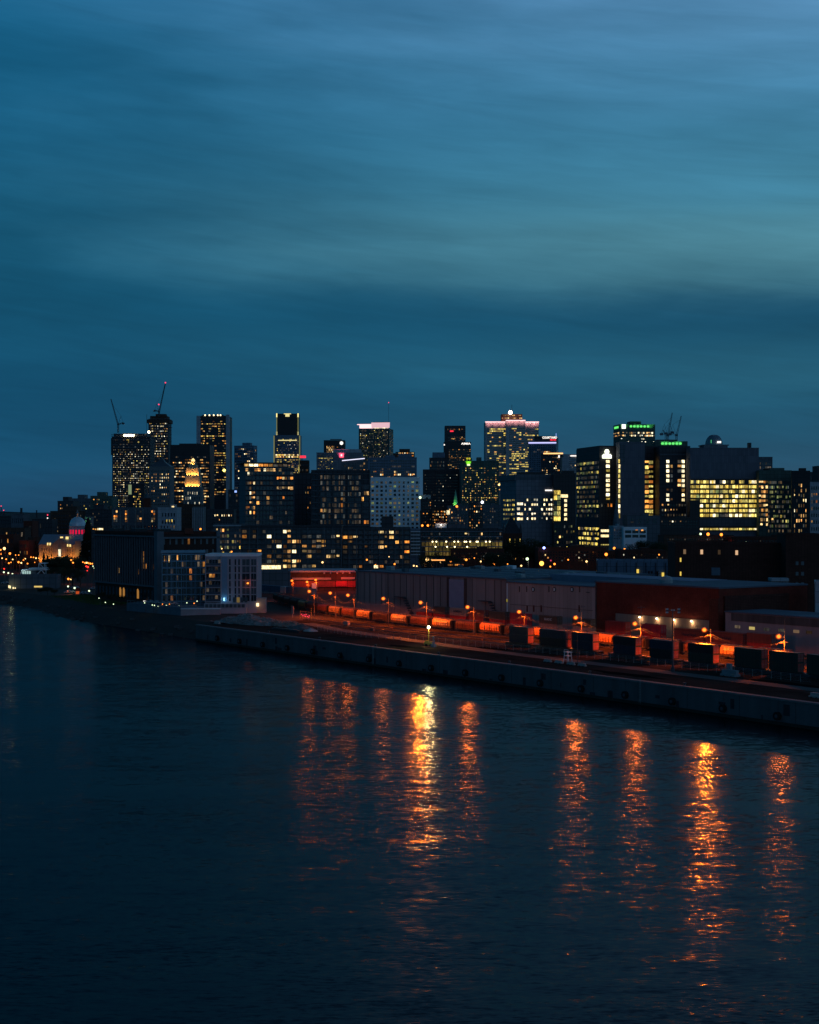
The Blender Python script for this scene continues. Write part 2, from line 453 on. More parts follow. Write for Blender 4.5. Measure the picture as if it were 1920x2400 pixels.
f = N(nt, 'ShaderNodeMapRange', interpolation_type='SMOOTHSTEP'); f.inputs[1].default_value = -0.32; f.inputs[2].default_value = 0.30
L(nt, math_(nt, 'ADD', az, math_(nt, 'MULTIPLY', cl, 0.25)), f.inputs[0])
sky = mixc(nt, f.outputs[0], cL, cR)
brt = math_(nt, 'MULTIPLY_ADD', cl, 0.75); nt.nodes[-1].inputs[2].default_value = 1.0
cmb3 = nt.nodes.new('ShaderNodeCombineXYZ')
L(nt, math_(nt, 'MULTIPLY', az, 9.0), cmb3.inputs[0]); L(nt, math_(nt, 'MULTIPLY', math_(nt, 'ADD', el, math_(nt, 'MULTIPLY', az, 0.12)), 90.0), cmb3.inputs[1])
n3 = N(nt, 'ShaderNodeTexNoise', i_Scale=1.0, i_Detail=4.0, i_Roughness=0.6, i_Distortion=0.6); L(nt, cmb3.outputs[0], n3.inputs['Vector'])
brt = math_(nt, 'MULTIPLY', brt, math_(nt, 'ADD', math_(nt, 'MULTIPLY', math_(nt, 'SUBTRACT', n3.outputs['Fac'], .5), .35), 1.0))
sky = vmath(nt, 'MULTIPLY', sky, (.93, 1.02, 1.01)).outputs[0]
sc_ = vmath(nt, 'SCALE', sky); L(nt, brt, sc_.inputs['Scale'])
# the twilight air itself
SUN_EL, SUN_AZ = radians(-3.0), radians(70)
ns = N(nt, 'ShaderNodeTexSky', sky_type='NISHITA'); ns.sun_disc = False; ns.sun_elevation = SUN_EL; ns.sun_rotation = SUN_AZ
nsc = vmath(nt, 'SCALE', ns.outputs[0]); nsc.inputs['Scale'].default_value = 0.02
# darker towards the night side behind the bridge and overhead
back = N(nt, 'ShaderNodeMapRange', interpolation_type='SMOOTHSTEP'); back.inputs[1].default_value = 0.37; back.inputs[2].default_value = 0.75; back.inputs[3].default_value = 1.0; back.inputs[4].default_value = 0.3
L(nt, el, back.inputs[0])
tot = vmath(nt, 'ADD', sc_.outputs[0], nsc.outputs[0])
tt = vmath(nt, 'SCALE', tot.outputs[0]); L(nt, back.outputs[0], tt.inputs['Scale'])
L(nt, tt.outputs[0], bg.inputs[0]); bg.inputs[1].default_value = 1.0

sun = bpy.data.lights.new('afterglow', 'SUN'); sun.energy = 0.03; sun.angle = radians(40); sun.color = (.85, .75, 1.0)
suno = bpy.data.objects.new('afterglow', sun); COL.objects.link(suno)
suno.rotation_euler = (radians(68), 0, radians(8))

# ---------------------------------------------------------------- water
def water_mat():
    m, nt, out = newmat('river_water')
    tc = N(nt, 'ShaderNodeTexCoord')
    def layer(scale, stretch, amp, rot, det=2.0, dist=0.0):
        mp = N(nt, 'ShaderNodeMapping'); mp.inputs['Scale'].default_value = (scale*stretch, scale, scale); mp.inputs['Rotation'].default_value = (0, 0, radians(rot))
        L(nt, tc.outputs['Object'], mp.inputs[0])
        nz = N(nt, 'ShaderNodeTexNoise', i_Scale=1.0, i_Detail=det, i_Roughness=0.55, i_Distortion=dist); L(nt, mp.outputs[0], nz.inputs['Vector'])
        v = vmath(nt, 'SUBTRACT', nz.outputs['Color'], (.5, .5, .5))
        v2 = vmath(nt, 'MULTIPLY', v.outputs[0], (amp*.85, amp, 0.0))
        return v2.outputs[0]
    a = layer(2.4, .28, .60, 5, 3.0, .3); d = layer(5.5, .3, .22, 3, 2.0, .2)
    b = layer(.5, .3, .26, -4, 2.0, .5)
    c = layer(.10, .4, .10, 14, 2.0)
    # wind patches: slick water between rippled water
    mp = N(nt, 'ShaderNodeMapping'); mp.inputs['Scale'].default_value = (.010, .028, 1); mp.inputs['Rotation'].default_value = (0, 0, radians(18))
    L(nt, tc.outputs['Object'], mp.inputs[0])
    pz = N(nt, 'ShaderNodeTexNoise', i_Scale=1.0, i_Detail=6.0, i_Roughness=0.6, i_Distortion=.8); L(nt, mp.outputs[0], pz.inputs['Vector'])
    pf = N(nt, 'ShaderNodeMapRange'); pf.inputs[1].default_value = .35; pf.inputs[2].default_value = .68; pf.inputs[3].default_value = .4; pf.inputs[4].default_value = 1.25
    L(nt, pz.outputs['Fac'], pf.inputs[0])
    s0 = vmath(nt, 'ADD', a, d); s1 = vmath(nt, 'ADD', s0.outputs[0], b); s2 = vmath(nt, 'SCALE', s1.outputs[0]); L(nt, pf.outputs[0], s2.inputs['Scale'])
    s3 = vmath(nt, 'ADD', s2.outputs[0], c)
    s4 = vmath(nt, 'ADD', s3.outputs[0], (0, 0, 1)); nn = vmath(nt, 'NORMALIZE', s4.outputs[0])
    g1 = N(nt, 'ShaderNodeBsdfGlossy', i_Roughness=0.21); L(nt, nn.outputs[0], g1.inputs['Normal']); g1.inputs[0].default_value = (.85, .93, 1, 1)
    g2 = N(nt, 'ShaderNodeBsdfGlossy', i_Roughness=0.055); L(nt, nn.outputs[0], g2.inputs['Normal']); g2.inputs[0].default_value = (.85, .93, 1, 1)
    gl = N(nt, 'ShaderNodeMixShader'); gl.inputs[0].default_value = .5; L(nt, g1.outputs[0], gl.inputs[1]); L(nt, g2.outputs[0], gl.inputs[2])
    di = N(nt, 'ShaderNodeBsdfDiffuse'); di.inputs[0].default_value = (.002, .006, .008, 1)
    fr = N(nt, 'ShaderNodeFresnel', i_IOR=1.33); L(nt, nn.outputs[0], fr.inputs['Normal'])
    mx = N(nt, 'ShaderNodeMixShader'); L(nt, math_(nt, 'MULTIPLY', fr.outputs[0], .36), mx.inputs[0]); L(nt, di.outputs[0], mx.inputs[1]); L(nt, gl.outputs[0], mx.inputs[2])
    L(nt, mx.outputs[0], out.inputs[0])
    return m
b = MB(); b.quad((-6000, -600, 0), (3000, -600, 0), (3000, 24000, 0), (-16000, 24000, 0))
river = b.build('river', water_mat()); tag(river, 'dark rippled river reflecting the quay lamps', kind='structure')

# ---------------------------------------------------------------- land
SHORE = [(264, 95), (90, 338), (-79, 574), (-115, 630), (-136, 660), (-158, 697), (-172, 729), (-189, 768), (-215, 807), (-255, 850), (-330, 960), (-470, 1150), (-900, 1700), (-3000, 5000), (-14000, 22000)]
TROWS = [0, 6, 14, 30, 60, 120, 160, 200, 300, 400, 600, 800, 1200, 1600, 2500, 4000, 8000, 26000]
# resample the shore
shore = []
for (a, b_) in zip(SHORE, SHORE[1:]):
    n = max(1, int(min(12, sqrt((a[0]-b_[0])**2+(a[1]-b_[1])**2)/25)))
    for k in range(n): shore.append((a[0]+(b_[0]-a[0])*k/n, a[1]+(b_[1]-a[1])*k/n))
shore.append(SHORE[-1])
def land_mat():
    m, nt, out = newmat('city_ground')
    tc = N(nt, 'ShaderNodeTexCoord')
    n1 = N(nt, 'ShaderNodeTexNoise', i_Scale=.06, i_Detail=9.0, i_Roughness=.7); L(nt, tc.outputs['Object'], n1.inputs['Vector'])
    n2 = N(nt, 'ShaderNodeTexNoise', i_Scale=1.2, i_Detail=5.0, i_Roughness=.7); L(nt, tc.outputs['Object'], n2.inputs['Vector'])
    c = mixc(nt, n1.outputs['Fac'], (.03, .024, .02), (.08, .065, .055))
    c = mixc(nt, math_(nt, 'MULTIPLY', n2.outputs['Fac'], .6), c, (.03, .028, .026))
    p = N(nt, 'ShaderNodeBsdfPrincipled'); p.inputs['Roughness'].default_value = .95; p.inputs['Specular IOR Level'].default_value = .15
    L(nt, c, p.inputs['Base Color'])
    bp = N(nt, 'ShaderNodeBump', i_Strength=.5, i_Distance=.4); L(nt, n2.outputs['Fac'], bp.inputs['Height']); L(nt, bp.outputs[0], p.inputs['Normal'])
    L(nt, p.outputs[0], out.inputs[0]); return m
LANDM = land_mat()
b = MB(); vid = {}
for i, (x, y) in enumerate(shore):
    quay = y < 573
    for j, t in enumerate(TROWS):
        if quay: z = gz_t(max(t, 0)) if t > 0 else 5.6
        else: z = [-.6, 2.6, 5.0, 5.6][j] if j < 4 else gz_t(max(0, tof(x+NX*t, y+NY*t)))
        b.v.append((x+NX*t, y+NY*t, z))
nr = len(TROWS)
for i in range(len(shore)-1):
    for j in range(nr-1):
        b.f.append((i*nr+j, i*nr+j+1, (i+1)*nr+j+1, (i+1)*nr+j)); b.mi.append(0)
land = b.build('ground', LANDM, smooth=False); tag(land, kind='structure')
# low hills on the horizon
b = MB(); rr = random.Random(4); pts = []
for k in range(60):
    x = -6500+k*250; pts.append((x, 30+22*(sin(k*.35)+1)+rr.random()*14))
for (x0, z0), (x1, z1) in zip(pts, pts[1:]):
    b.quad((x0, 15000, 20), (x1, 15000, 20), (x1, 15300, z1), (x0, 15300, z0)); b.quad((x0, 15300, z0), (x1, 15300, z1), (x1, 16500, 20), (x0, 16500, 20))
hl = b.build('hills', surf('far_land', (.03, .035, .04), 1, .1)); tag(hl, kind='structure')

# ================================================================= downtown, far
CROWN = glow('light_strip_pink', (1, .62, .62), 1.5); STRIPW = glow('light_strip_white', (.8, .8, 1), 1.3); STRIPO = glow('light_strip_orange', (1, .52, .18), 1.7)
STRIPY = glow('light_strip_yellow', (1, .85, .3), 1.3); REDL = glow('red_beacon', (1, .05, .12), 2.0); WHOT = glow('work_light', (1, .85, .5), 14); SGREEN = glow('sign_green', (.06, 1, .25), 1.6); SWHITE = glow('sign_white', (.9, 1, .8), 1.9)
SRED = glow('sign_red', (1, .03, .06), 1.5); SWARM = glow('sign_warm_white', (1, .93, .85), 1.5); SGREEN2 = glow('sign_pale_green', (.55, 1, .45), 1.5); SBLUE = glow('sign_blue', (.3, .45, 1), 1.5); PINKWIN = glow('pink_window', (1, .008, .07), .8)

# tower under construction, wide
b = Bld('tower_under_construction', 'broad unfinished tower with dark scaffolded top and work lights on its roof', 263, 352, 1024, 2700, 'dark', parapet=False, dep=45)
b.grid('F', (265, 350), 22, (1052, 1190), 27, .42, .34, .38, 'ccwy', rowp=.2, dark=GLB, dim=.3, hot=.10)
b.grid('F', (265, 350), 22, (1028, 1050), 4, .7, .5, .06, 'y', dark=W['slate'], dim=.3)
mb = MB()
for k in range(34):
    z = b.h*k/33; mb.box(-.5, b.w+.5, -.9, -.2, z, z+.5); mb.box(b.w+.02, b.w+.9, 0, b.d, z, z+.5)
mb.build('floor_slab', W['grey'], b.root)
mb = MB()
for k in range(12):
    x = b.w*k/11; mb.box(x-.3, x+.3, -1.7, -1.2, b.h*.8, b.h+5)
for z in (b.h*.8, b.h*.85, b.h*.9, b.h*.95, b.h+1, b.h+4): mb.box(-1.5, b.w+1.5, -1.9, -1.3, z, z+.5)
mb.box(-1.9, -1.3, -1.5, b.d, b.h*.8, b.h-2); mb.box(2, b.w*.9, 3, b.d-3, b.h, b.h+6)
mb.build('scaffold', METAL, b.root)
for u in (.33, .38, .43, .47, .52, .56, .97):
    w_ = MB(); w_.ball((b.w*u, -1.2, b.h+2.5+(6 if u > .9 else 0)), 1.7 if u < .6 else 2.0, 8); w_.build('work_light', WHOT, b.root)
b.done(); bA = b
# tower under construction, slender
b = Bld('tower_under_construction', 'slender unfinished tower topped with rust red formwork, lights on every floor', 348, 395, 982, 3000, 'dark', parapet=False, dep=38)
b.grid('F', (350, 393), 14, (990, 1090), 17, .5, .4, .42, 'ccwy', rowp=.2, dark=GLB, dim=.3, hot=.15)
mb = MB()
for k in range(30):
    z = b.h*k/29; mb.box(-.4, b.w+.4, -.8, -.2, z, z+.5); mb.box(b.w, b.w+.8, 0, b.d, z, z+.5)
mb.build('floor_slab', W['grey'], b.root)
mb = MB(); mb.box(-2.5, b.w+2.5, -2.5, b.d, b.h-8, b.h-1); mb.box(3, b.w-3, 1, b.d-3, b.h-1, b.h+6); mb.box(b.w*.35, b.w*.85, 2, 20, b.h+6, b.h+10); mb.box(b.w, b.w+7, 0, 2, b.h-17, b.h-16); mb.box(-3.6, -3.0, 0, .6, b.h-40, b.h+9)
mb.build('formwork', W['brown'], b.root); b.done(); bB = b
def crane(label, D, base_px, base_py, top_py, jib, rjib=None, reds=(), r=.35, mt=None):
    x, z = PX(base_px, D), PZ(base_py, D)
    t = thing('tower_crane', label, 'crane', (x, D, z))
    m = MB(); m.lattice((0, 0, 0), (0, 0, PZ(top_py, D)-z), 2.2, 2.2, 8, r); m.box(-1.6, 1.6, -1.6, 1.6, (PZ(top_py, D)-z), (PZ(top_py, D)-z)+2.6); m.build('mast', mt or METAL, t)
    zt = PZ(top_py, D)-z
    e = (PX(jib[0], D)-x, 0, PZ(jib[1], D)-z)
    m = MB(); m.lattice((0, 0, zt), e, 1.9, .9, 16, r); m.build('jib', mt or METAL, t)
    s = 1 if e[0] < 0 else -1
    m = MB(); m.lattice((0, 0, zt+1), (s*9, 0, zt+4), 1.6, 1.6, 3, r); m.box(s*9-2, s*9+2, -1.5, 1.5, zt+1, zt+4); m.cyl((0, 0, zt), (s*5, 0, zt+16), r, r, 5); m.cyl((s*5, 0, zt+16), (s*9, 0, zt+4), .15, .15, 4); m.cyl((s*5, 0, zt+16), tuple(c*.8+(0 if i < 2 else zt*.2) for i, c in enumerate(e)), .12, .12, 4)
    m.build('counterweight', mt or METAL, t)
    for (px, py) in reds:
        m = MB(); m.ball((PX(px, D)-x, -1.2, PZ(py, D)-z), 1.3, 6); m.build('beacon', REDL, t)
    return t
crane('pale luffing crane with raised boom on the wide unfinished tower', 2690, 277, 1014, 996, (279-19, 935), r=.3)
crane('tall luffing crane with two red beacons on the slender unfinished tower', 2990, 373, 976, 966, (388, 897), reds=((388, 897), (372.5, 948)), r=.42)

b = Bld('office_tower', 'tall black slab tower with pale corner columns and a row of roof lights', 463, 535, 976, 2500, 'black', dep=55, roofbox=[(.12, .8, .2, .8, 3)])
b.grid('F', (471, 530), 26, (985, 1173), 33, .84, .4, .12, 'aay', rowp=.24, dim=.2, seg=2)
b.part('corner_column', -1.5, 5, -1.6, 6, 0, b.h+1, W['pale']); b.part('corner_column', b.w-3.6, b.w+1.6, -1.6, 6, 0, b.h+3, W['pale'])
for u in (.25, .39, .53, .66, .75):
    m = MB(); m.ball((b.w*u, -.6, b.h+2), 1.3, 6); m.build('roof_light', glow('roof_light', (1, .8, .45), 2.5), b.root)
b.done()
b = Bld('office_block', 'black office block with amber floors behind the floodlit stepped tower', 399, 492, 1044, 2200, 'black', dep=50, roofbox=[(.2, .75, .2, .8, 3)])
b.grid('F', (405, 490), 24, (1068, 1180), 17, .8, .42, .16, 'aaw', rowp=.3, dim=.25, seg=2, hot=.05); b.done()
b = Bld('stone_tower', 'grey stone tower under a dark pyramid roof', 350, 399, 1095, 2000, 'stone', dep=34)
b.grid('F', (354, 397), 9, (1100, 1186), 11, .32, .42, .25, 'w', rowp=.2, hot=.15)
m = MB(); c_ = (b.w/2, b.d/2)
for (x0, y0), (x1, y1) in (((0, 0), (b.w, 0)), ((b.w, 0), (b.w, b.d)), ((b.w, b.d), (0, b.d)), ((0, b.d), (0, 0))):
    xa, ya, xb, yb = (c_[0]+(x0-c_[0])*.35, c_[1]+(y0-c_[1])*.35, c_[0]+(x1-c_[0])*.35, c_[1]+(y1-c_[1])*.35)
    m.quad((x0, y0, b.h+1), (x1, y1, b.h+1), (xb, yb, b.h+7), (xa, ya, b.h+7)); m.poly([(xa, ya, b.h+7), (xb, yb, b.h+7), (c_[0], c_[1], b.h+14)])
m.build('pyramid_roof', METAL, b.root); b.done()
# floodlit stepped tower
b = Bld('stepped_tower', 'art deco stepped tower with its crown floodlit gold', 430, 472, 1142, 1900, 'stone', dep=22, parapet=False)
b.grid('F', (433, 470), 7, (1150, 1186), 3, .3, .55, .5, 'c')
STEPM = surf('crown_stone', (.5, .4, .28), .9, .1, .1, .5)
lev = [(1142, 1116, 433, 468), (1116, 1098, 435, 465), (1098, 1089, 441, 460), (1089, 1081, 446, 456)]
zc = b.h
for i, (pb, pt, xa, xb) in enumerate(lev):
    u0, u1 = b.fx(xa), b.fx(xb); zt = b.fz(pt); ins = (b.w-(u1-u0))/2*.5+.3+i*.5
    m = MB(); m.box(u0, u1, ins, b.d-ins, zc-.1, zt)
    nf = 5 if i < 2 else 3
    for k in range(nf): x = u0+(u1-u0)*(k+.5)/nf; m.box(x-.8, x+.8, ins-.6, ins+.05, zc, zt+.8)
    m.build('setback', STEPM, b.root)
    wx, wy = b.C[0]+(u0+u1)/2, b.C[1]+ins-2.2
    for k in range(nf):
        x = u0+(u1-u0)*(k+.5)/nf
        ll = lamp('floodlight', (x, ins-2.4, zc+.5), 3200 if i < 2 else 1500, (1, .46, .09), .3, spot=100, rot=(radians(152), 0, 0), parent=b.root)
    zc = zt
m = MB(); m.lathe([(2.4, zc), (2.4, zc+1.5), (1.2, zc+3.2), (.1, zc+4)], 8, b.fx(451), 6); m.build('lantern', glow('lantern_gold', (1, .72, .3), 1.5), b.root)
b.done()
b = Bld('apartment_tower', 'bluish apartment tower with a small roof box, amber windows scattered', 549, 595, 1046, 2300, 'bluish', x2=603, ang=-14, roofbox=[(.38, .78, .2, .8, 5)])
b.grid('F', None, 12, (1050, 1180), 23, .6, .5, .16, 'wwa', dim=.2, seg=2, hot=.15); b.grid('R', None, 5, None, 24, .5, .5, .05, 'w'); b.done()
# tall tower with yellow edged crown
b = Bld('office_tower', 'stepped skyscraper with its crown corners edged in yellow light', 642, 703, 1021, 3000, 'bluish', dep=50)
b.grid('F', (646, 700), 20, (1028, 1062), 8, .6, .5, .12, 'yc', dim=.3); b.grid('F', (646, 700), 16, (1064, 1073), 2, .8, .7, .9, 'yw', hot=.3); b.grid('F', (646, 702), 20, (1076, 1110), 8, .7, .5, .4, 'yyw', dim=.3)
u0, u1 = b.fx(648), b.fx(699); zt = b.fz(969)
m = MB(); m.box(u0, u1, 4, 46, b.h-.1, zt); m.build('crown', W['black'], b.root)
for ux in (u0-.8, u1-1.6):
    m = MB(); m.box(ux, ux+2.4, 2.4, 4.2, b.h+4, zt); m.build('edge_light', STRIPY, b.root) if False else None
    m = MB(); m.box(ux, ux+2.2, 3.4, 4.3, zt-7, zt+.5); m.build('edge_light', STRIPY, b.root)
    m = MB(); m.box(ux+.4, ux+1.8, 3.3, 4.2, b.h+2, zt-7.5); m.build('edge_light', glow('light_strip_dim', (.8, .8, .3), .22), b.root)
    m = MB(); m.box(ux, ux+2.2, 3.4, 4.3, b.h+1.5, b.h+8); m.build('edge_light', glow('light_strip_mid', (1, .85, .35), .9), b.root)
m = MB(); m.box((u0+u1)/2-4, (u0+u1)/2+4, 3.5, 4.2, zt-6, zt-1); m.box((u0+u1)/2-7, (u0+u1)/2+7, 3.55, 4.1, zt-1.2, zt+.3); m.build('crown_light', glow('light_strip_mid', (1, .85, .35), .9), b.root)
b.part('light_bar', b.fx(652), b.fx(696), -.8, -.2, b.fz(1033), b.fz(1031), glow('light_strip_mid', (1, .85, .35), .9))
for ux in (-.6, b.w-1.4): b.part('edge_light', ux, ux+2, -.8, .2, b.fz(1115), b.h, glow('light_strip_dim', (.8, .8, .3), .22))
b.done()
b = Bld('office_block', 'pinkish block with a red rooftop sign beside the yellow edged skyscraper', 702, 723, 1080, 2700, 'brown', dep=30); b.grid('F', None, 7, None, 12, .5, .4, .1, 'w', dim=.2)
b.part('red_sign', b.fx(703), b.fx(717), -.6, 0, b.h+5, b.h+9, SRED); b.part('sign_post', b.fx(709), b.fx(710), -.4, 0.2, b.h, b.h+5, METAL); b.done()
b = Bld('office_tower', 'dark square tower with round white sign and one lit window grid', 759, 808, 1033, 2600, 'black', dep=36)
b.grid('F', (765, 784), 7, (1045, 1064), 6, .6, .6, .97, 'w', hot=.1); b.grid('F', (786, 806), 6, (1046, 1064), 4, .5, .5, .15, 'a'); b.part('roof_frame', b.w*.3, b.w*.85, 5, 12, b.h+2, b.h+3.2, METAL)
m = MB(); m.cyl((b.fx(800.5), -.6, b.fz(1038.5)), (b.fx(800.5), 0, b.fz(1038.5)), 2.9, 2.9, 18); m.build('round_sign', SWARM, b.root); b.done()
b = Bld('office_block', 'broad grey block with glowing red logo sign in front of the square black tower', 742, 849, 1062, 2250, 'grey', dep=60)
b.grid('F', (745, 780), 14, (1064, 1100), 9, .85, .3, .1, 'y', rowp=.15, dim=.25); 
m = MB(); m.box(b.fx(780), b.fx(846), 4, 30, b.h, b.h+6); m.build('upper_storey', W['pale'], b.root)
b.part('red_logo', b.fx(796), b.fx(805.5), -.8, -.1, b.fz(1072), b.fz(1062.5), glow('logo_red', (1, .08, .15), 2.2)); b.part('logo_mark', b.fx(799), b.fx(802), -1.0, -.81, b.fz(1069), b.fz(1065), SWARM)
lamp('sign_glow', (b.fx(800), -5, b.fz(1068)), 5000, (1, .15, .3), .8, spot=100, rot=(radians(115), 0, 0), parent=b.root); b.done()
b = Bld('glass_block', 'glass fronted block under a sloping white neon line', 800, 870, 1082, 2100, 'slate', dep=40)
b.grid('F', (803, 868), 16, (1084, 1110), 5, .8, .8, .05, 'w', dark=GLB, dim=.3)
m = MB(); u0, u1 = b.fx(802), b.fx(855); z0, z1 = b.fz(1079.5), b.fz(1074.5); m.quad((u0, -1, z0-.6), (u1, -1, z1-.6), (u1, -1, z1+.6), (u0, -1, z0+.6)); m.quad((u0, -.4, z0-.6), (u0, -.4, z0+.6), (u1, -.4, z1+.6), (u1, -.4, z1-.6)); m.quad((u0, -1, z0+.6), (u1, -1, z1+.6), (u1, -.4, z1+.6), (u0, -.4, z0+.6)); m.quad((u0, -.4, z0-.6), (u1, -.4, z1-.6), (u1, -1, z1-.6), (u0, -1, z0-.6))
m.build('neon_line', STRIPW, b.root); b.done()
# white crowned tower
b = Bld('office_tower', 'glass tower crowned by a bright pinkish white lantern band', 841, 912, 1005, 2800, 'green', x2=922, ang=-10, parapet=False)
b.grid('F', None, 24, (1008, 1080), 20, .6, .55, .12, 'gggyc', dim=.4, dark=GLB); b.grid('R', None, 6, (1008, 1080), 20, .6, .5, .1, 'gg', dim=.4)
m = MB(); m.box(1.5, b.w*.44, -.4, 8, b.h+1, b.h+8.5); m.box(-3, 1.5, -.4, 8, b.h+7.4, b.h+8.5); m.build('crown_lantern', CROWN, b.root)
m = MB()
for k in range(9):
    x = b.w*.46+k*(b.w*.52/8); m.cyl((x, 0, b.h+1.5), (x, 0, b.h+11), 2.2, 2.6, 8)
m.build('crown_drum', glow('crown_glow', (1, .62, .7), .8), b.root)
m = MB(); m.box(b.w*.5, b.w*.96, 1, 12, b.h+11, b.h+12.2); m.build('crown_roof', METAL, b.root)
b.grid('F', (875, 911), 9, (1002, 1005.5), 1, .8, .9, .99, 'h')
b.part('cornice', 0, b.w, -.4, .5, b.h-.5, b.h+.6, W['pale']); b.done()
t = thing('antenna_mast', 'thin antenna with a red tip light above the lantern crowned tower', 'antenna', (PX(911, 2790), 2790, PZ(1090, 2790)))
m = MB(); m.cyl((0, 0, 0), (0, 0, PZ(944, 2790)-PZ(1090, 2790)), .35, .2, 6); m.build('mast', METAL, t); m = MB(); m.ball((0, -.5, PZ(943.5, 2790)-PZ(1090, 2790)), .8, 6); m.build('beacon', REDL, t)

b = Bld('office_tower', 'dark ribbed tower with small red sign and amber middle floors', 1043, 1091, 999, 2700, 'black', dep=40, roofbox=[(.1, .9, .1, .9, 1)])
b.fins('mullion', W['slate'], 22, .3, .5); b.grid('F', (1050, 1090), 14, (1023, 1034), 3, .8, .35, .55, 'aw'); b.grid('F', (1048, 1088), 12, (1004, 1009), 1, .6, .6, .5, 'a')
b.part('red_sign', b.fx(1055), b.fx(1063), -1, -.5, b.fz(1012), b.fz(1009), SRED); b.done()
b = Bld('office_tower', 'dark tower with white letter sign standing before the ribbed one', 1041, 1104, 1037, 2450, 'black', dep=36)
b.grid('F', (1052, 1103), 18, (1052, 1075), 6, .8, .35, .2, 'aaw', rowp=.35, dim=.15); b.grid('F', (1050, 1103), 18, (1076, 1100), 6, .7, .35, .2, 'aw', dim=.2)
text('sign_lettering', 'AIMIA', 4.3, SWARM, b.root, (b.fx(1092), -.6, b.fz(1040)), (pi/2, 0, 0), sx=1.3, off=.12); b.part('corner_lamp', -.5, 1.2, -.6, .4, b.fz(1044), b.fz(1041), SWARM); b.done()
b = Bld('apartment_tower', 'stepped dark tower with few lit windows, lower than the signed towers', 1007, 1043, 1074, 2350, 'dark', dep=30); b.grid('F', None, 12, None, 18, .5, .5, .04, 'w', dim=.2)
m = MB(); m.box(b.fx(1014), b.w, 3, 20, b.h, b.fz(1060)); m.build('upper_storey', W['bluish'], b.root); b.done()
b = Bld('office_block', 'wide unlit block of dark ribbed cladding', 992, 1076, 1102, 1800, 'dark', dep=40); b.fins('mullion', W['black'], 26, .4, .4); b.grid('F', None, 26, (1110, 1190), 12, .6, .35, .015, 'c', dim=.1); b.done()
b = Bld('hotel', 'wide hotel slab under green rooftop light, small amber windows', 1080, 1170, 1082, 1750, 'green', dep=34, roofbox=[(.2, .3, .2, .7, 4), (.43, .55, .2, .7, 5)])
b.grid('F', (1083, 1168), 23, (1095, 1180), 16, .4, .45, .26, 'aay', rowp=.12, dim=.1); 
m = MB()
for k in (-1, 1): m.cyl((b.fx(1098)+k*1.3, -.8, b.h+3.5), (b.fx(1098)+k*1.3, -.3, b.h+3.5), 1.2, 1.2, 12)
m.build('roof_emblem', glow('emblem_yellow', (.8, .75, .05), .6), b.root); b.part('emblem_bar', b.fx(1095), b.fx(1102), -.9, -.3, b.h-4.5, b.h-2.8, glow('emblem_white', (.8, 1, .5), 1.5))
lamp('green_floodlight', (b.fx(1098), -3, b.h-2), 5200, (.35, 1, .02), .6, spot=100, rot=(radians(115), 0, 0), parent=b.root); b.done()
t = Bld('penthouse_office', 'low octagonal topped office with lit cornice, behind the blue apartments', 922, 972, 1062, 2300, 'brown', dep=20, parapet=False)
m = MB(); m.box(t.fx(936), t.fx(961), 2, 16, t.h, t.fz(1052)); m.box(t.fx(927), t.fx(972), -1, 18, t.fz(1060.5), t.fz(1059)); m.build('stepped_roof', W['brown'], t.root); t.grid('F', (934, 970), 13, (1060, 1064), 1, .6, .8, .97, 'w', hot=.3); t.grid('F', (932, 970), 8, (1066, 1071), 1, .7, .6, .6, 'o'); t.done()

# cruciform tower
b = Bld('cruciform_tower', 'massive cruciform skyscraper with pink lit parapet, four wings of ribbed windows', 1138, 1188, 988, 2900, 'pale', ang=0, dep=60, parapet=False)
GM = W['pvm'] = surf('facade_precast', (.5, .47, .47), .8, .2, .12, .15, panel=(2.1, 3.9, .1)); b.wall.data.materials[0] = GM
for (xa, xb, yo, tp) in ((1185, 1230, -14, 985.5), (1229, 1263.5, 3, 988)):
    m = MB(); u0, u1 = b.fx(xa), b.fx(xb); m.box(u0, u1, yo, 46, 0, b.fz(tp)); m.build('wing', GM, b.root)
def ribs(u0, u1, yo, z0, z1, p, seedk):
    rr = random.Random(seedk); rows = 30; ch = (z1-z0)/rows; n = int((u1-u0)/2.1); cw = (u1-u0)/n
    for j in range(rows):
        full = rr.random() < .22; run = 0
        st_ = 0
        for i in range(n):
            if i % 2 == 0: run = rr.random()
            c = 'y' if run < (.8 if full else p) else ('a' if run < p+.08 else '.')
            x = u0+i*cw; z = z1-(j+.5)*ch
            mt = GL if c == '.' else LIT[c]
            if c != '.' and b.win < 97:
                key = (seedk, c)
                if key not in b.cache:
                    q = MB(); q.box(-cw*.42, cw*.42, -.15, .15, -ch*.22, ch*.22); b.cache[key] = q.mesh('window', mt)
                link('window', b.cache[key], b.root, (x+cw/2, yo-.1, z)); b.win += 1
            else:
                q = b.rest.setdefault('x', [MB(), []])
                if mt not in q[1]: q[1].append(mt)
                q[0].box(x+cw*.08, x+cw*.92, yo-.25, yo+.05, z-ch*.22, z+ch*.22, q[1].index(mt))
ribs(b.fx(1142), b.fx(1186), 0, b.fz(1150), b.fz(1003), .13, 1)
ribs(b.fx(1193), b.fx(1229), -14, b.fz(1150), b.fz(1003), .15, 2)
ribs(b.fx(1232), b.fx(1262), 3, b.fz(1150), b.fz(1003), .10, 3)
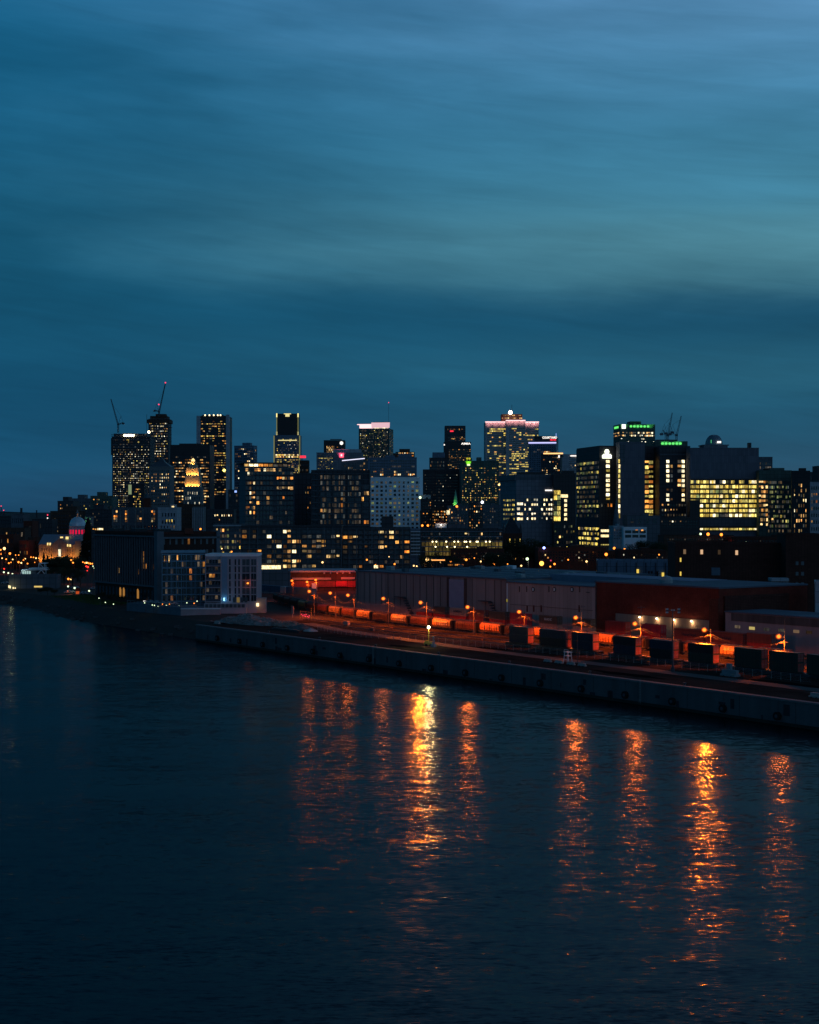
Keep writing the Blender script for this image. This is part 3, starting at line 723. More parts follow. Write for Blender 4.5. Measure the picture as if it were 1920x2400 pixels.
for (xa, xb, yo, tp) in ((1138, 1185, 0, 988), (1185, 1230, -14, 985.5), (1230, 1263.5, 3, 988)):
    u0, u1 = b.fx(xa), b.fx(xb); z = b.fz(tp)
    b.part('parapet_light', u0-.3, u1+.3, yo-.7, yo-.1, z-1.7, z+.2, CROWN)
    nf = 24; m = MB()
    for k in range(nf): x = u0+(u1-u0)*(k+.5)/nf; m.box(x-.35, x+.35, yo-.5, yo-.02, b.fz(1001), z-1.8)
    m.build('parapet_rib', GM, b.root)
    for k in range(3):
        lamp('parapet_lamp', (u0+(u1-u0)*(k+.5)/3, yo-9, z+1), 9000, (1, .42, .42), 1, spot=100, rot=(radians(80), 0, 0), parent=b.root)
u0, u1 = b.fx(1176.5), b.fx(1225); m = MB(); m.box(u0, u1, 6, 40, b.h, b.fz(970)); m.build('penthouse', W['brown'], b.root)
m = MB()
for j in range(2):
    for k in range(14):
        if (k*7+j*3) % 5: x = u0+(u1-u0)*(k+.5)/14; m.box(x-.9, x+.9, 5.7, 6, b.fz(972+j*6.5)-1.6, b.fz(972+j*6.5))
m.build('penthouse_light', LIT['w'], b.root)['kind'] = 'stuff'
m = MB(); m.ball((b.fx(1196.5), 2, b.fz(966.5)), 3.6, 8); m.build('searchlight', glow('searchlight', (1, .85, .75), 9), b.root)
m = MB(); m.cyl((b.fx(1201), 12, b.fz(970)), (b.fx(1201), 12, b.fz(947)), .6, .35, 6); m.build('antenna', METAL, b.root); b.done()
# hotel with lettering
b = Bld('hotel', 'dark blue hotel tower with white and red rooftop lettering', 1239, 1304, 1038, 2050, 'bluish', x2=1309, ang=-8, parapet=False)
b.grid('F', None, 14, (1042, 1150), 22, .55, .5, .1, 'wwa', dim=.15, seg=2, hot=.1)
b.part('crown_block', b.fx(1252), b.w, 1.5, b.d, b.h, b.fz(1022), W['black']); b.part('neon_line', 0, b.w, -.9, -.3, b.h-.9, b.h+.9, glow('neon_violet', (.55, .55, 1), 1.3)); b.part('mast', b.w-.5, b.w, 1, 1.5, b.fz(1024), b.fz(1016), SBLUE)
text('sign_lettering', 'COURTYARD', 3.9, SWARM, b.root, (b.fx(1288.5), .9, b.fz(1026)), (pi/2, 0, 0), sx=.82, off=.12)
text('sign_lettering', 'Marriott', 3.2, SRED, b.root, (b.fx(1296.5), .9, b.fz(1031)), (pi/2, 0, 0), sx=.7, off=.12); b.done()
b = Bld('apartment_tower', 'tower with a glowing orange roof line, scattered amber windows', 1268, 1314, 1066, 1850, 'dark', x2=1318, ang=-8, parapet=False)
b.grid('F', None, 12, (1070, 1130), 12, .5, .5, .15, 'wwo', dim=.12, hot=.15); b.part('neon_line', b.fx(1274), b.w+3, -1.2, -.2, b.fz(1064.5), b.fz(1061.5), STRIPO); b.part('roof_slab', 0, b.w+2, -1, b.d, b.h-.5, b.h+.4, W['dark'])
b.part('corner_sign', b.fx(1309), b.fx(1312), -1, -.3, b.fz(1073), b.fz(1067), SWARM); b.done()
b = Bld('office_tower', 'pale grey tower with a thin white light line on its roof edge', 1318, 1362, 1066, 2200, 'pale', dep=30); b.grid('F', (1334, 1360), 8, (1070, 1130), 13, .7, .5, .05, 'w', dim=.1)
b.part('light_line', b.fx(1337), b.fx(1362), -.8, -.2, b.fz(1069.5), b.fz(1067.3), SWARM); b.part('light_line', b.fx(1358.5), b.fx(1361.5), -.9, -.1, b.fz(1073), b.fz(1057), SWARM); b.done()

# towers with green lettering blocks
def greens(b, pxs, py, w, h, mt, face=-.8):
    for px in pxs:
        u = b.fx(px); q = MB(); z = b.fz(py); hw = w/2; hh = h/2; c = min(hw, hh)*.5
        pts = [(u-hw+c, z-hh), (u+hw-c, z-hh), (u+hw, z-hh+c), (u+hw, z+hh-c), (u+hw-c, z+hh), (u-hw+c, z+hh), (u-hw, z+hh-c), (u-hw, z-hh+c)]
        q.poly([(x, face, zz) for x, zz in pts]); q.poly([(x, face+.5, zz) for x, zz in reversed(pts)])
        for k in range(8):
            a_, c_ = pts[k], pts[(k+1) % 8]; q.quad((a_[0], face+.5, a_[1]), (c_[0], face+.5, c_[1]), (c_[0], face, c_[1]), (a_[0], face, a_[1]))
        q.build('green_letter', mt, b.root)
GLET = glow('green_letter', (.16, 1, .2), 1.0)
b = Bld('office_tower', 'tower with a white square and green lit letters under its flat roof', 1453, 1536, 994, 2000, 'green', ang=6, x0=1438, parapet=False, roofbox=[(.35, .64, .2, .8, 4)])
greens(b, (1479, 1487, 1495, 1503, 1511, 1519), 999, 3.2, 2.9, GLET)
b.part('white_sign', b.fx(1457.5), b.fx(1466.5), -.9, -.2, b.fz(1004.5), b.fz(994.5), SWHITE)
for k in range(5): b.part_ = None
m = MB()
for k in range(6): u = b.d*(.2+.11*k); m.box(-.8, -.2, u-1.0, u+1.0, b.h-5, b.h-2.2)
m.build('green_letter', GLET, b.root)
for (u, pw) in ((.12, 5000), (.5, 5000), (.85, 5000)): lamp('sign_glow', (b.w*u, -6, b.h-3), pw*.5, (.15, 1, .2), 1, spot=100, rot=(radians(115), 0, 0), parent=b.root)
b.grid('F', (1455, 1535), 20, (1011, 1024), 2, .8, .55, .72, 'wc', hot=.2, dim=.1); b.grid('F', (1455, 1535), 20, (1025, 1060), 5, .7, .4, .12, 'c'); b.grid('L', None, 8, (1011, 1024), 2, .8, .5, .7, 'w'); b.done()
b = Bld('office_tower', 'lower tower with six green lit letters in front of roof cranes', 1536, 1612, 1034, 1900, 'green', dep=30, parapet=False)
greens(b, (1553, 1561.5, 1570, 1578, 1586.5, 1594.5), 1039.5, 3.4, 2.9, GLET)
for u in (.3, .7): lamp('sign_glow', (b.w*u, -5, b.h-3), 2500, (.15, 1, .2), 1, spot=100, rot=(radians(115), 0, 0), parent=b.root)
b.part('roof_clutter', 2, b.w*.7, 4, 12, b.h, b.h+2.2, METAL); b.done()
crane('thin pale crane with raised boom behind the green lettered towers', 2100, 1566, 1034, 1022, (1576, 967), r=.15, mt=W['slate'])
crane('smaller thin crane beside the domed spire, boom raised', 2100, 1586, 1034, 1022, (1597, 975), r=.15, mt=W['slate'])
crane('stub crane with short boom beside the green lettered towers', 2100, 1561, 1034, 1018, (1554, 1008), r=.14, mt=W['slate'])
# domed glass pavilion roof
t = Bld('domed_tower', 'tower cap with a glass pointed dome holding a small white sign', 1650, 1706, 1044, 2600, 'grey', dep=40, parapet=False)
cx_ = t.w/2; prof = []
for k in range(9):
    a_ = k/8*pi/2; prof.append((t.w*.36*cos(a_)**.8+.05, t.h+(t.fz(1018)-t.h)*sin(a_)))
m = MB(); m.lathe(prof, 20, cx_, 16); m.build('glass_dome', surf('dome_glass', (.10, .16, .2), .2, .8, .2, .3), t.root)
m = MB()
for k in range(20):
    a_ = 2*pi*k/20
    for (r0, z0), (r1, z1) in zip(prof, prof[1:]): m.cyl((cx_+cos(a_)*(r0+.1), 16+sin(a_)*(r0+.1), z0), (cx_+cos(a_)*(r1+.1), 16+sin(a_)*(r1+.1), z1), .22, .22, 4)
m.build('dome_rib', METAL, t.root)
t.part('white_sign', t.fx(1681), t.fx(1690), -1.8, -1.2, t.fz(1038.5), t.fz(1034), SWARM); t.part('green_light', t.fx(1666), t.fx(1667.5), -1.8, -1.2, t.fz(1038.5), t.fz(1031), glow('faint_green', (.1, .6, .25), .8)); t.part('terrace', -2, t.w+2, -1, t.d, t.h-.2, t.h+1.5, W['grey']); t.done()

# ================================================================= mid distance
b = Bld('apartment_tower', 'broad blue grey apartment tower with scattered lit rooms above the white grid hotel', 862, 977, 1074, 1650, 'bluish', dep=36, roofbox=[(.35, .55, .2, .8, 3), (.62, .9, .2, .8, 5)])
b.grid('F', None, 26, (1077, 1122), 7, .65, .6, .10, 'wwo', dark=GLB, dim=.15, seg=2, hot=.25); b.done()
b = Bld('hotel', 'pale concrete block with a regular square window grid', 868, 984, 1121, 1300, 'white', dep=30)
b.grid('F', (868.5, 983), 11, (1126, 1242), 12, .55, .55, .2, 'ggg', dim=.35, dark=GL)
b.done(); bh = b
rr = random.Random(3)
b = Bld('apartment_tower', 'condominium tower with a glowing glass penthouse and balconies', 575, 688, 1094, 1000, 'slate', dep=28, ang=14, x0=561, parapet=False)
PH = b
b.part('roof_slab', -2.5, b.w*.96, -1.5, b.d, b.fz(1086), b.fz(1083.5), W['dark']); b.part('penthouse_wall', b.w*.02, b.w*.9, 2.5, b.d-2, b.h, b.fz(1086), W['dark'])
for k in range(9):
    u0 = b.fx(574+k*11.4); c = 'hhhaaoddd'[k] if k else 'a'
    m = MB(); m.box(u0, u0+2.7, 2.2, 2.45, b.h+.4, b.fz(1087)); m.build('penthouse_window', LIT[{'h': 'h'}.get(c, c)], b.root)
lamp('penthouse_lamp', (b.fx(592), .4, b.fz(1090)), 160, (1, .6, .25), .4, parent=b.root)
b.slabs('balcony', W['slate'], 1100, 1232, 11, .35, 1.1, 'F')
b.grid('F', (576, 598), 5, (1104, 1230), 11, .8, .62, .22, 'wao', dim=.2, dark=GLB, hot=.15)
b.grid('F', (601, 640), 5, (1104, 1230), 11, .85, .66, .04, 'wa', dim=.2, dark=GLB)
b.grid('F', (648, 687), 6, (1104, 1230), 11, .85, .62, .05, 'wwo', rowp=.22, dim=.2, dark=GLB, hot=.08)
b.grid('F', (575, 660), 12, (1113-16, 1105), 1, .8, .8, .6, 'ww', dark=GLB, hot=.2)
b.fins('mullion', METAL, 14, .1, .45, z1=b.h); b.done()
# tree of lights reflected in the glass
b = Bld('apartment_tower', 'windowless dark slab between two glass condominium towers', 690, 731, 1112, 1060, 'dark', dep=24); b.grid('F', (714, 730), 3, (1125, 1232), 9, .3, .4, .18, 'wo'); b.done()
b = Bld('apartment_tower', 'square dark condominium tower with dim glass bays and lit corner rooms', 730, 866, 1105, 990, 'dark', dep=30)
b.grid('F', (731, 748), 2, (1112, 1230), 9, .7, .5, .0, 'w', dark=GL); b.grid('F', (751, 775), 5, (1112, 1230), 9, .9, .68, .06, 'w', dim=.5, dark=GLB); b.grid('F', (779, 809), 6, (1112, 1230), 9, .9, .68, .04, 'o', dim=.55, dark=GLB)
b.grid('F', (814, 846), 6, (1112, 1230), 9, .8, .62, .03, 'w', dim=.4, dark=GLB); b.grid('F', (847, 865), 3, (1135, 1190), 4, .8, .66, .55, 'wo', dark=GLB, hot=.2); b.grid('F', (847, 865), 3, (1192, 1230), 3, .8, .6, .3, 'wo', dark=GLB)
b.slabs('floor_slab', W['slate'], 1110, 1232, 9, .5, .5, 'F'); b.fins('pier', W['dark'], 8, .12, .55); b.done()
# long low condominium rows
b = Bld('apartment_block', 'long low condominium with many warmly lit rooms behind the rail yard', 565, 800, 1236, 860, 'dark', dep=26)
b.grid('F', (567, 660), 8, (1240, 1333), 8, .85, .62, .15, 'wwoa', dim=.2, seg=1, dark=GLB, hot=.12)
b.grid('F', (662, 706), 4, (1240, 1333), 8, .8, .62, .45, 'wwa', dim=.2, seg=1, dark=GLB, hot=.25)
b.grid('F', (708, 798), 8, (1240, 1333), 8, .8, .6, .15, 'wwoa', dim=.2, seg=1, dark=GLB, hot=.2)
b.slabs('balcony', W['slate'], 1240, 1332, 8, .35, .8, 'F'); b.fins('pier', W['slate'], 12, .1, .6)
b.part('lit_lobby', b.fx(606), b.fx(658), -1.6, -.1, b.fz(1338), b.fz(1325), LIT['h']) 
b.done()
b = Bld('apartment_block', 'low condominium with a dark plant room and few lit rooms beside the shed roof', 800, 962, 1240, 880, 'dark', dep=26, roofbox=[(.58, .75, .2, .8, 7)])
b.grid('F', (803, 960), 13, (1242, 1334), 8, .8, .6, .14, 'wwao', dim=.2, seg=1, dark=GLB, hot=.18); b.slabs('floor_slab', W['slate'], 1240, 1333, 8, .4, .6, 'F'); b.fins('pier', W['slate'], 9, .12, .7); b.done()
b = Bld('apartment_block', 'glass corner block with stacked curved balconies beside the lit parking structure', 962, 985, 1243, 900, 'bluish', dep=20); b.slabs('balcony', W['white'], 1246, 1300, 7, .4, 1.4, 'F'); b.grid('F', None, 3, (1246, 1300), 7, .8, .6, .03, 'w', dark=GLB); b.done()
b = Bld('apartment_block', 'pale roofed glass block with trailing lights left of the condominium row', 500, 566, 1232, 930, 'slate', dep=24)
b.grid('F', (502, 520), 4, (1236, 1290), 4, .7, .6, .4, 'wwg', dark=GLB, dim=.3, hot=.1); b.grid('F', (520, 566), 8, (1236, 1330), 7, .7, .5, .2, 'gwy', dim=.4, dark=GLB); b.part('roof_edge', 0, b.w, -1.2, 0, b.h-.4, b.h+.4, W['pale']); b.done()
b = Bld('stone_block', 'row of small bright ground windows in a dark terrace', 485, 548, 1196, 1300, 'dark', dep=20); b.grid('F', (496, 545), 9, (1204, 1212), 1, .5, .5, .9, 'w', hot=.5); b.grid('F', (495, 545), 9, (1214, 1230), 2, .4, .4, .12, 'w'); b.done()
b = Bld('apartment_block', 'dark block with a magenta lit corner below the bluish apartment tower', 535, 580, 1150, 1400, 'dark', dep=24); b.grid('F', None, 8, None, 10, .5, .4, .06, 'w', dim=.1); b.part('magenta_light', b.fx(563), b.fx(578), -.4, 0, b.fz(1171), b.fz(1160), glow('magenta_dim', (1, .02, .15), .5)); b.part('blue_sign', b.fx(550), b.fx(555), -.5, 0, b.fz(1144)-4, b.fz(1142)-3, SBLUE); b.done()
b = Bld('stone_block', 'brown brick block under the black office tower', 412, 470, 1184, 1500, 'brown', dep=24); b.grid('F', None, 9, None, 8, .35, .4, .05, 'w'); b.done()
b = Bld('stone_tower', 'pale ribbed shaft of the floodlit stepped tower annex', 452, 476, 1190, 1450, 'stone', dep=20); b.fins('pilaster', W['pale'], 6, .4, .4); b.done()
b = Bld('stone_block', 'pale stone block with a lit rooftop box and small paired windows', 370, 414, 1192, 1250, 'pale', dep=26, roofbox=None)
b.grid('F', (378, 412), 5, (1198, 1232), 2, .45, .5, .0, 'w', dark=GL); b.grid('F', (388, 406), 3, (1217, 1224), 1, .4, .8, .99, 'y'); b.grid('F', (374, 412), 5, (1228, 1256), 2, .3, .45, .2, 'w'); b.part('roof_box', b.fx(399), b.fx(411), 2, 8, b.h, b.fz(1182), W['pale']); b.part('roof_box_window', b.fx(402), b.fx(407), 1.6, 2, b.fz(1190), b.fz(1186), LIT['h']); b.done()
b = Bld('stone_block', 'dark civic block with tall lit window bays', 265, 371, 1192, 1280, 'slate', dep=30)
for (xa, xb) in ((266, 276), (293, 301), (320, 333), (354, 364)):
    b.grid('F', (xa, xb), 2, (1196, 1224), 5, .7, .8, .55, 'dwo', dim=.3, dark=GLB)
b.fins('pier', W['stone'], 6, .18, 1.2); b.grid('F', (268, 370), 12, (1228, 1256), 2, .4, .5, .04, 'w'); b.done()
b = Bld('apartment_block', 'dark glass block in front of the wide unfinished tower', 301, 338, 1136, 1900, 'black', dep=30); b.grid('F', (312, 330), 6, (1144, 1190), 8, .6, .5, .35, 'ya', dim=.2); b.part('lit_stair', 0, b.w*.2, -.4, 0, b.h-12, b.h, glow('stair_light', (.6, .75, .4), .35)); b.done()
b = Bld('church_tower', 'small red brick tower with a tall arched opening', 336, 352, 1168, 1700, 'brick', dep=8); 
b.part('arched_opening', b.w*.35, b.w*.65, -.3, 0, b.h*.3, b.h*.7, W['black']); m = MB(); m.prism([(-.5, -.5), (b.w+.5, -.5), (b.w+.5, 8.5), (-.5, 8.5)], b.h, b.h+1); m.cyl((b.w/2, 4, b.h+1), (b.w/2, 4, b.fz(1154)), 3.2, .2, 4); m.build('spire', METAL, b.root)
lamp('uplight', (b.w/2, -5, b.h*.4), 900, (1, .35, .1), .4, spot=100, rot=(radians(115), 0, 0), parent=b.root); b.done()
# chimneys of buildings on the skyline to the left
for (x0, x1, tp, D, mt, lb, n, m_, p, ms) in (
    (212, 264, 1164, 1700, 'green', 'greenish apartment block with stepped roof and dim lights', 12, 8, .16, 'gow'),
    (168, 214, 1170, 1750, 'slate', 'apartment block with a pale penthouse left of the stepped roofed one', 10, 6, .15, 'wy'),
    (135, 172, 1176, 1600, 'dark', 'dark corner block with orange ground lights on the skyline', 9, 6, .2, 'wo'),
    (118, 215, 1200, 1400, 'brown', 'long brown block standing behind the silver dome', 18, 5, .04, 'w'),
    (200, 268, 1196, 1350, 'dark', 'low dark block with tiny lights right of the dome', 14, 6, .05, 'wc')):
    b = Bld('apartment_block', lb, x0, x1, tp, D, mt, dep=30, roofbox=[(.25, .6, .2, .8, 5)]); b.grid('F', None, n, (tp+4, tp+50), m_, .5, .4, p, ms, dim=.1, hot=.15); b.done()
for (x0, x1, tp, D, mt, lb, p) in (
    (0, 27, 1211, 1500, 'dark', 'low dark block at the river bend', .02),
    (26, 56, 1207, 1380, 'slate', 'grey gable sided block by the river bend', .02),
    (75, 122, 1219, 1300, 'dark', 'flat roofed block with pale rooftop units', .05),
    (55, 76, 1224, 1230, 'brick', 'small red brick block lit orange from the street', .03),
    (0, 58, 1240, 1200, 'brown', 'low terrace behind the street lamps', .05),
    (0, 32, 1256, 1120, 'brick', 'orange lit brick house at the market end', .1),
    (45, 66, 1270, 1110, 'brick', 'narrow brick house with lit shop front', .3),
    (66, 95, 1262, 1130, 'brown', 'plain brown house beside the domed market', .08)):
    b = Bld('townhouse', lb, x0, x1, tp, D, mt, dep=20); b.grid('F', None, 6, None, 4, .4, .5, p, 'wo', dim=.1); b.done()
for px, tp, D, lb in ((50, 1192, 2600, 'broad chimney on the far horizon'), (86, 1197, 2600, 'thin chimney on the far horizon')):
    t = thing('chimney', lb, 'chimney', (PX(px, D), D, 38)); m = MB(); h = PZ(tp, D)-38; m.cyl((0, 0, 0), (0, 0, h), 2.4 if px == 50 else 1.3, 1.8 if px == 50 else 1, 10); m.build('shaft', W['dark'], t); m = MB(); m.cyl((0, 0, h), (0, 0, h+1), 2.2 if px == 50 else 1.3, 2.2 if px == 50 else 1.3, 10); m.build('rim', W['black'], t)
for px, tp, D, lb in ((3, 1186, 3000, 'red and white mast tipped with a lamp'), (9, 1196, 3000, 'short mast with a red lamp'), (112, 1207, 2500, 'mast with red and white lamps')):
    t = thing('radio_mast', lb, 'mast', (PX(px, D), D, 38)); h = PZ(tp, D)-38; m = MB(); m.lattice((0, 0, 0), (0, 0, h), 3, 1, 5, .25); m.build('mast', METAL, t); m = MB(); m.ball((0, -1, h), 1.0, 6); m.build('beacon', REDL, t)
    if px == 112: m = MB(); m.ball((0, -1.5, h-5), 1.1, 6); m.build('lamp', SWARM, t)

# ---- hospital complex to the right
b = Bld('hospital_wing', 'glass hospital wing with slanted roof and scattered reflections', 1405, 1453, 1047, 1350, 'dark', ang=12, x0=1351, parapet=False)
b.grid('L', (1352, 1404), 22, (1078, 1215), 12, .7, .55, .16, 'ggyd', rowp=.15, dim=.4, dark=GLB); b.grid('L', (1356, 1404), 16, (1234, 1290), 4, .85, .55, .6, 'yyy', dim=.3, dark=GLB)
b.grid('F', (1420, 1430), 1, (1076, 1176), 9, .85, .62, .99, 'yh'); b.grid('F', (1407, 1452), 6, (1178, 1190), 1, .5, .6, .6, 'o'); b.grid('F', (1408, 1432), 1, (1238, 1262), 2, .95, .5, .99, 'yh'); b.grid('F', (1408, 1432), 1, (1274, 1290), 1, .95, .6, .99, 'y')
b.part('roof_volume', .3, b.w-.3, .3, b.d-.3, b.h, b.h+1, W['dark'])
u = b.fx(1422); z = b.fz(1070)
m = MB(); m.ball((u, -.9, z+4.3), 2.1, 8); m.box(u-1.6, u+1.6, -1.2, -.6, z+1, z+4.5); m.box(u-4.2, u+4.2, -1.3, -.5, z-1.5, z+1.4); m.box(u-3.2, u+3.2, -1.35, -.45, z+1.3, z+2.2); m.build('white_logo', glow('logo_white', (.95, 1, .75), 3), b.root)
lamp('logo_glow', (u, -4.5, z+1), 260, (.95, 1, .6), 1, spot=100, rot=(radians(115), 0, 0), parent=b.root); b.done()
b = Bld('hospital_wing', 'tall windowless grey hospital slab flanked by lit stair windows', 1453, 1512, 1038, 1330, 'panelblank', dep=30)
b.grid('F', (1448, 1455.5), 1, (1075, 1216), 12, .55, .75, .99, 'hy'); b.part('dark_edge', 0, b.w*.22, -.2, .02, b.h*.8, b.h, W['slate']); b.done()
b = Bld('hospital_wing', 'recessed hospital block with a column of orange lit bays', 1511, 1547, 1048, 1345, 'dark', dep=30)
b.grid('F', (1510.5, 1531), 2, (1078, 1216), 12, .94, .68, .99, 'yo'); b.grid('F', (1534, 1546), 2, (1084, 1216), 12, .2, .4, .15, 'd', dark=W['black']); b.done()
b = Bld('hospital_wing', 'dark hospital tower with two columns of bright square windows', 1546, 1618, 1048, 1320, 'dark', dep=30)
b.grid('F', (1561, 1606), 5, (1076, 1177), 9, .74, .62, .6, 'y', pat=['h..dh'.replace('.', ' '), 'ha ah', 'hd dh', 'hd  h', 'hd ah'[:5], '   wh', 'ad  a', 'h   h', 'ha  h']); b.grid('F', (1550, 1616), 10, (1178, 1213), 3, .5, .45, .4, 'wd', dim=.2); b.grid('F', (1547, 1570), 1, (1238, 1262), 2, .95, .5, .99, 'yh'); b.part('cornice_line', .2, b.w-.2, -.25, .02, b.fz(1066), b.fz(1064), W['slate']); b.done()
b = Bld('hospital_wing', 'broad hospital block, blank grey above and eight rows of yellow windows below', 1618, 1779, 1052, 1300, 'panelblank', dep=40)
b.part('lower_recess', 0, b.w, -.6, 0.02, b.fz(1245), b.fz(1122), W['black'])
rg = random.Random(12)
for j in range(9):
    py = 1129.5+j*11.2 if j < 8 else 1240
    xa = 1618 if j < 5 else 1640
    n = 7 if xa == 1618 else 6
    for k in range(n):
        u0 = b.fx(xa+(1777-xa)*k/n)+.3; u1 = b.fx(xa+(1777-xa)*(k+1)/n)-.5
        if j == 0 and rg.random() < .35: u1 = u0+(u1-u0)*.6
        q = 3
        for i in range(q):
            a0 = u0+(u1-u0)*i/q; a1 = u0+(u1-u0)*(i+1)/q-.12
            c = 'y' if rg.random() < .78 else rg.choice('hgh')
            if (j == 7 and k == 2) or (j == 0 and rg.random() < .15): c = 'd'
            z = b.fz(py); hh = 1.25 if j < 8 else .8
            b.put('F', a0, a1, z-hh, z+hh, LIT[c], proud=.75, thick=.3)
b.slabs('floor_slab', W['black'], 1124, 1213, 8, .6, 1.0, 'F'); b.part('lower_blank', b.fx(1640), b.w, -.9, -.62, b.fz(1233), b.fz(1214), W['slate'])
b.part('chimney', b.fx(1757), b.fx(1764), 4, 9, b.h, b.fz(1037), W['black']); b.done()
b = Bld('hospital_wing', 'black stair block in front of the yellow window rows', 1617, 1640, 1175, 1285, 'black', dep=12); b.done()
b = Bld('hospital_wing', 'glass hospital wing with dimmer greenish windows at the street corner', 1779, 1856, 1105, 1290, 'green', dep=40, roofbox=[(.4, .85, .2, .8, 3)])
b.grid('F', (1779, 1800), 4, (1125, 1212), 8, .9, .6, .95, 'wwa', dark=GLB, dim=.1); b.grid('F', (1800, 1854), 13, (1125, 1250), 11, .75, .55, .25, 'ggggy', dim=.4, dark=GLB); b.grid('F', (1782, 1814), 5, (1212, 1236), 2, .8, .6, .6, 'wa'); b.done()
b = Bld('apartment_block', 'grey roof block stepped above the glass hospital wing', 1778, 1811, 1073, 1500, 'slate', dep=30, roofbox=None); b.grid('F', (1780, 1808), 6, (1082, 1110), 3, .7, .6, .05, 'w', dark=GLB, dim=.3); b.done()
b = Bld('office_block', 'dark corner tower with slim lit windows in pairs', 1856, 1899, 1106, 1250, 'black', ang=-13, dep=30, roofbox=[(.4, .8, .2, .7, 3)])
b.grid('F', (1860, 1892), 6, (1132, 1250), 10, .45, .62, .5, 'www', hot=.2, dim=.1); b.done()
b = Bld('apartment_block', 'lilac topped low block at the edge of the dark corner tower', 1899, 1935, 1132, 1400, 'pale', dep=30); b.grid('F', None, 6, None, 8, .5, .5, .08, 'o', dim=.1); b.done()
b = Bld('apartment_block', 'dark slim roof behind the lilac topped block', 1898, 1918, 1108, 1700, 'dark', dep=30); b.grid('F', None, 4, None, 8, .5, .4, .05, 'w'); b.done()
b = Bld('office_tower', 'slim dark tower cut by the picture edge', 1917, 1945, 1094, 1500, 'dark', dep=20); b.done()

# ---- bank building and lit neighbours
b = Bld('office_block', 'grey windowless topped block with rows of bright irregular windows and a small white sign', 1210, 1298, 1125, 1250, 'grey', ang=10, x0=1173, roofbox=None, parapet=False)
b.part('roof_volume', -1, b.w+.4, -.2, b.d+.5, b.h, b.fz(1112), W['slate']); b.part('roof_plant', b.w*.1, b.w*.8, 3, 12, b.fz(1112), b.fz(1106), W['black'])
b.grid('L', (1180, 1207), 9, (1167, 1222), 5, .6, .42, .8, 'yg', dim=.2, dark=GLB)
b.grid('F', (1212, 1226), 2, (1175, 1222), 4, .9, .5, .75, 'hc'); 
b.grid('F', (1228, 1296), 12, (1166, 1221), 5, .62, .46, pat=['.hd.cc..hh.c', 'h..hhh..h.hh', 'h.hd...h.hhh', '.d.ccd.dcccc', '.hdhh..c.c.c'])
b.part('white_sign', b.fx(1278), b.fx(1294), -.6, -.1, b.fz(1150.5), b.fz(1147.5), SWARM); b.done()
b = Bld('office_block', 'dark block with a bright yellow glazed stair beside the bank', 1298, 1350, 1112, 1240, 'black', ang=0, dep=26, roofbox=[(.4, .95, .2, .8, 3)])
b.grid('F', (1298.5, 1314), 2, (1148, 1222), 6, .95, .8, .95, 'ygy', hot=.1); b.grid('F', (1322, 1330), 1, (1168, 1222), 5, .75, .6, .99, 'h'); b.part('lit_sign', b.fx(1314), b.fx(1331), -.5, 0, b.fz(1166), b.fz(1159), LIT['h']); b.grid('F', (1299, 1348), 9, (1228, 1290), 5, .6, .5, .22, 'ywg', dim=.2); b.done()
# parking structure
b = Bld('parking_structure', 'open parking structure with yellow lit decks and ceiling lamps', 987, 1178, 1243, 900, 'dark', dep=40)
for (pa, pb) in ((1268, 1280), (1282, 1292), (1294, 1302)):
    x1_ = 1178 if pa < 1290 else 1070
    n = 22 if x1_ == 1178 else 9; u0, u1 = b.fx(988 if pa < 1280 else 996), b.fx(x1_)
    for k in range(n):
        a0 = u0+(u1-u0)*k/n; b.put('F', a0+.25, a0+(u1-u0)/n-.25, b.fz(pb), b.fz(pa), lit('lit_deck', (.75, .6, .12), (1, .62, .15), .04, .22, 1.0), proud=.3)
for px in (1014, 1023, 1046, 1065, 1074, 1089, 1093, 1102, 1117, 1120, 1139, 1148): 
    m = MB(); m.ball((b.fx(px), -.9, b.fz(1269.5)), .42, 6); m.build('deck_lamp', glow('deck_lamp', (1, .8, .4), 5), b.root)
for px in (1021, 1048, 1066, 1095, 1121): 
    m = MB(); m.ball((b.fx(px), -.9, b.fz(1281.5)), .42, 6); m.build('deck_lamp', glow('deck_lamp', (1, .8, .4), 5), b.root)
b.slabs('deck_slab', W['grey'], 1246, 1293, 4, .5, .9, 'F'); b.fins('column', W['slate'], 18, .06, 1.0)
b.grid('F', (990, 1176), 30, (1247, 1265), 2, .7, .6, .03, 'w', dim=.12); b.done()
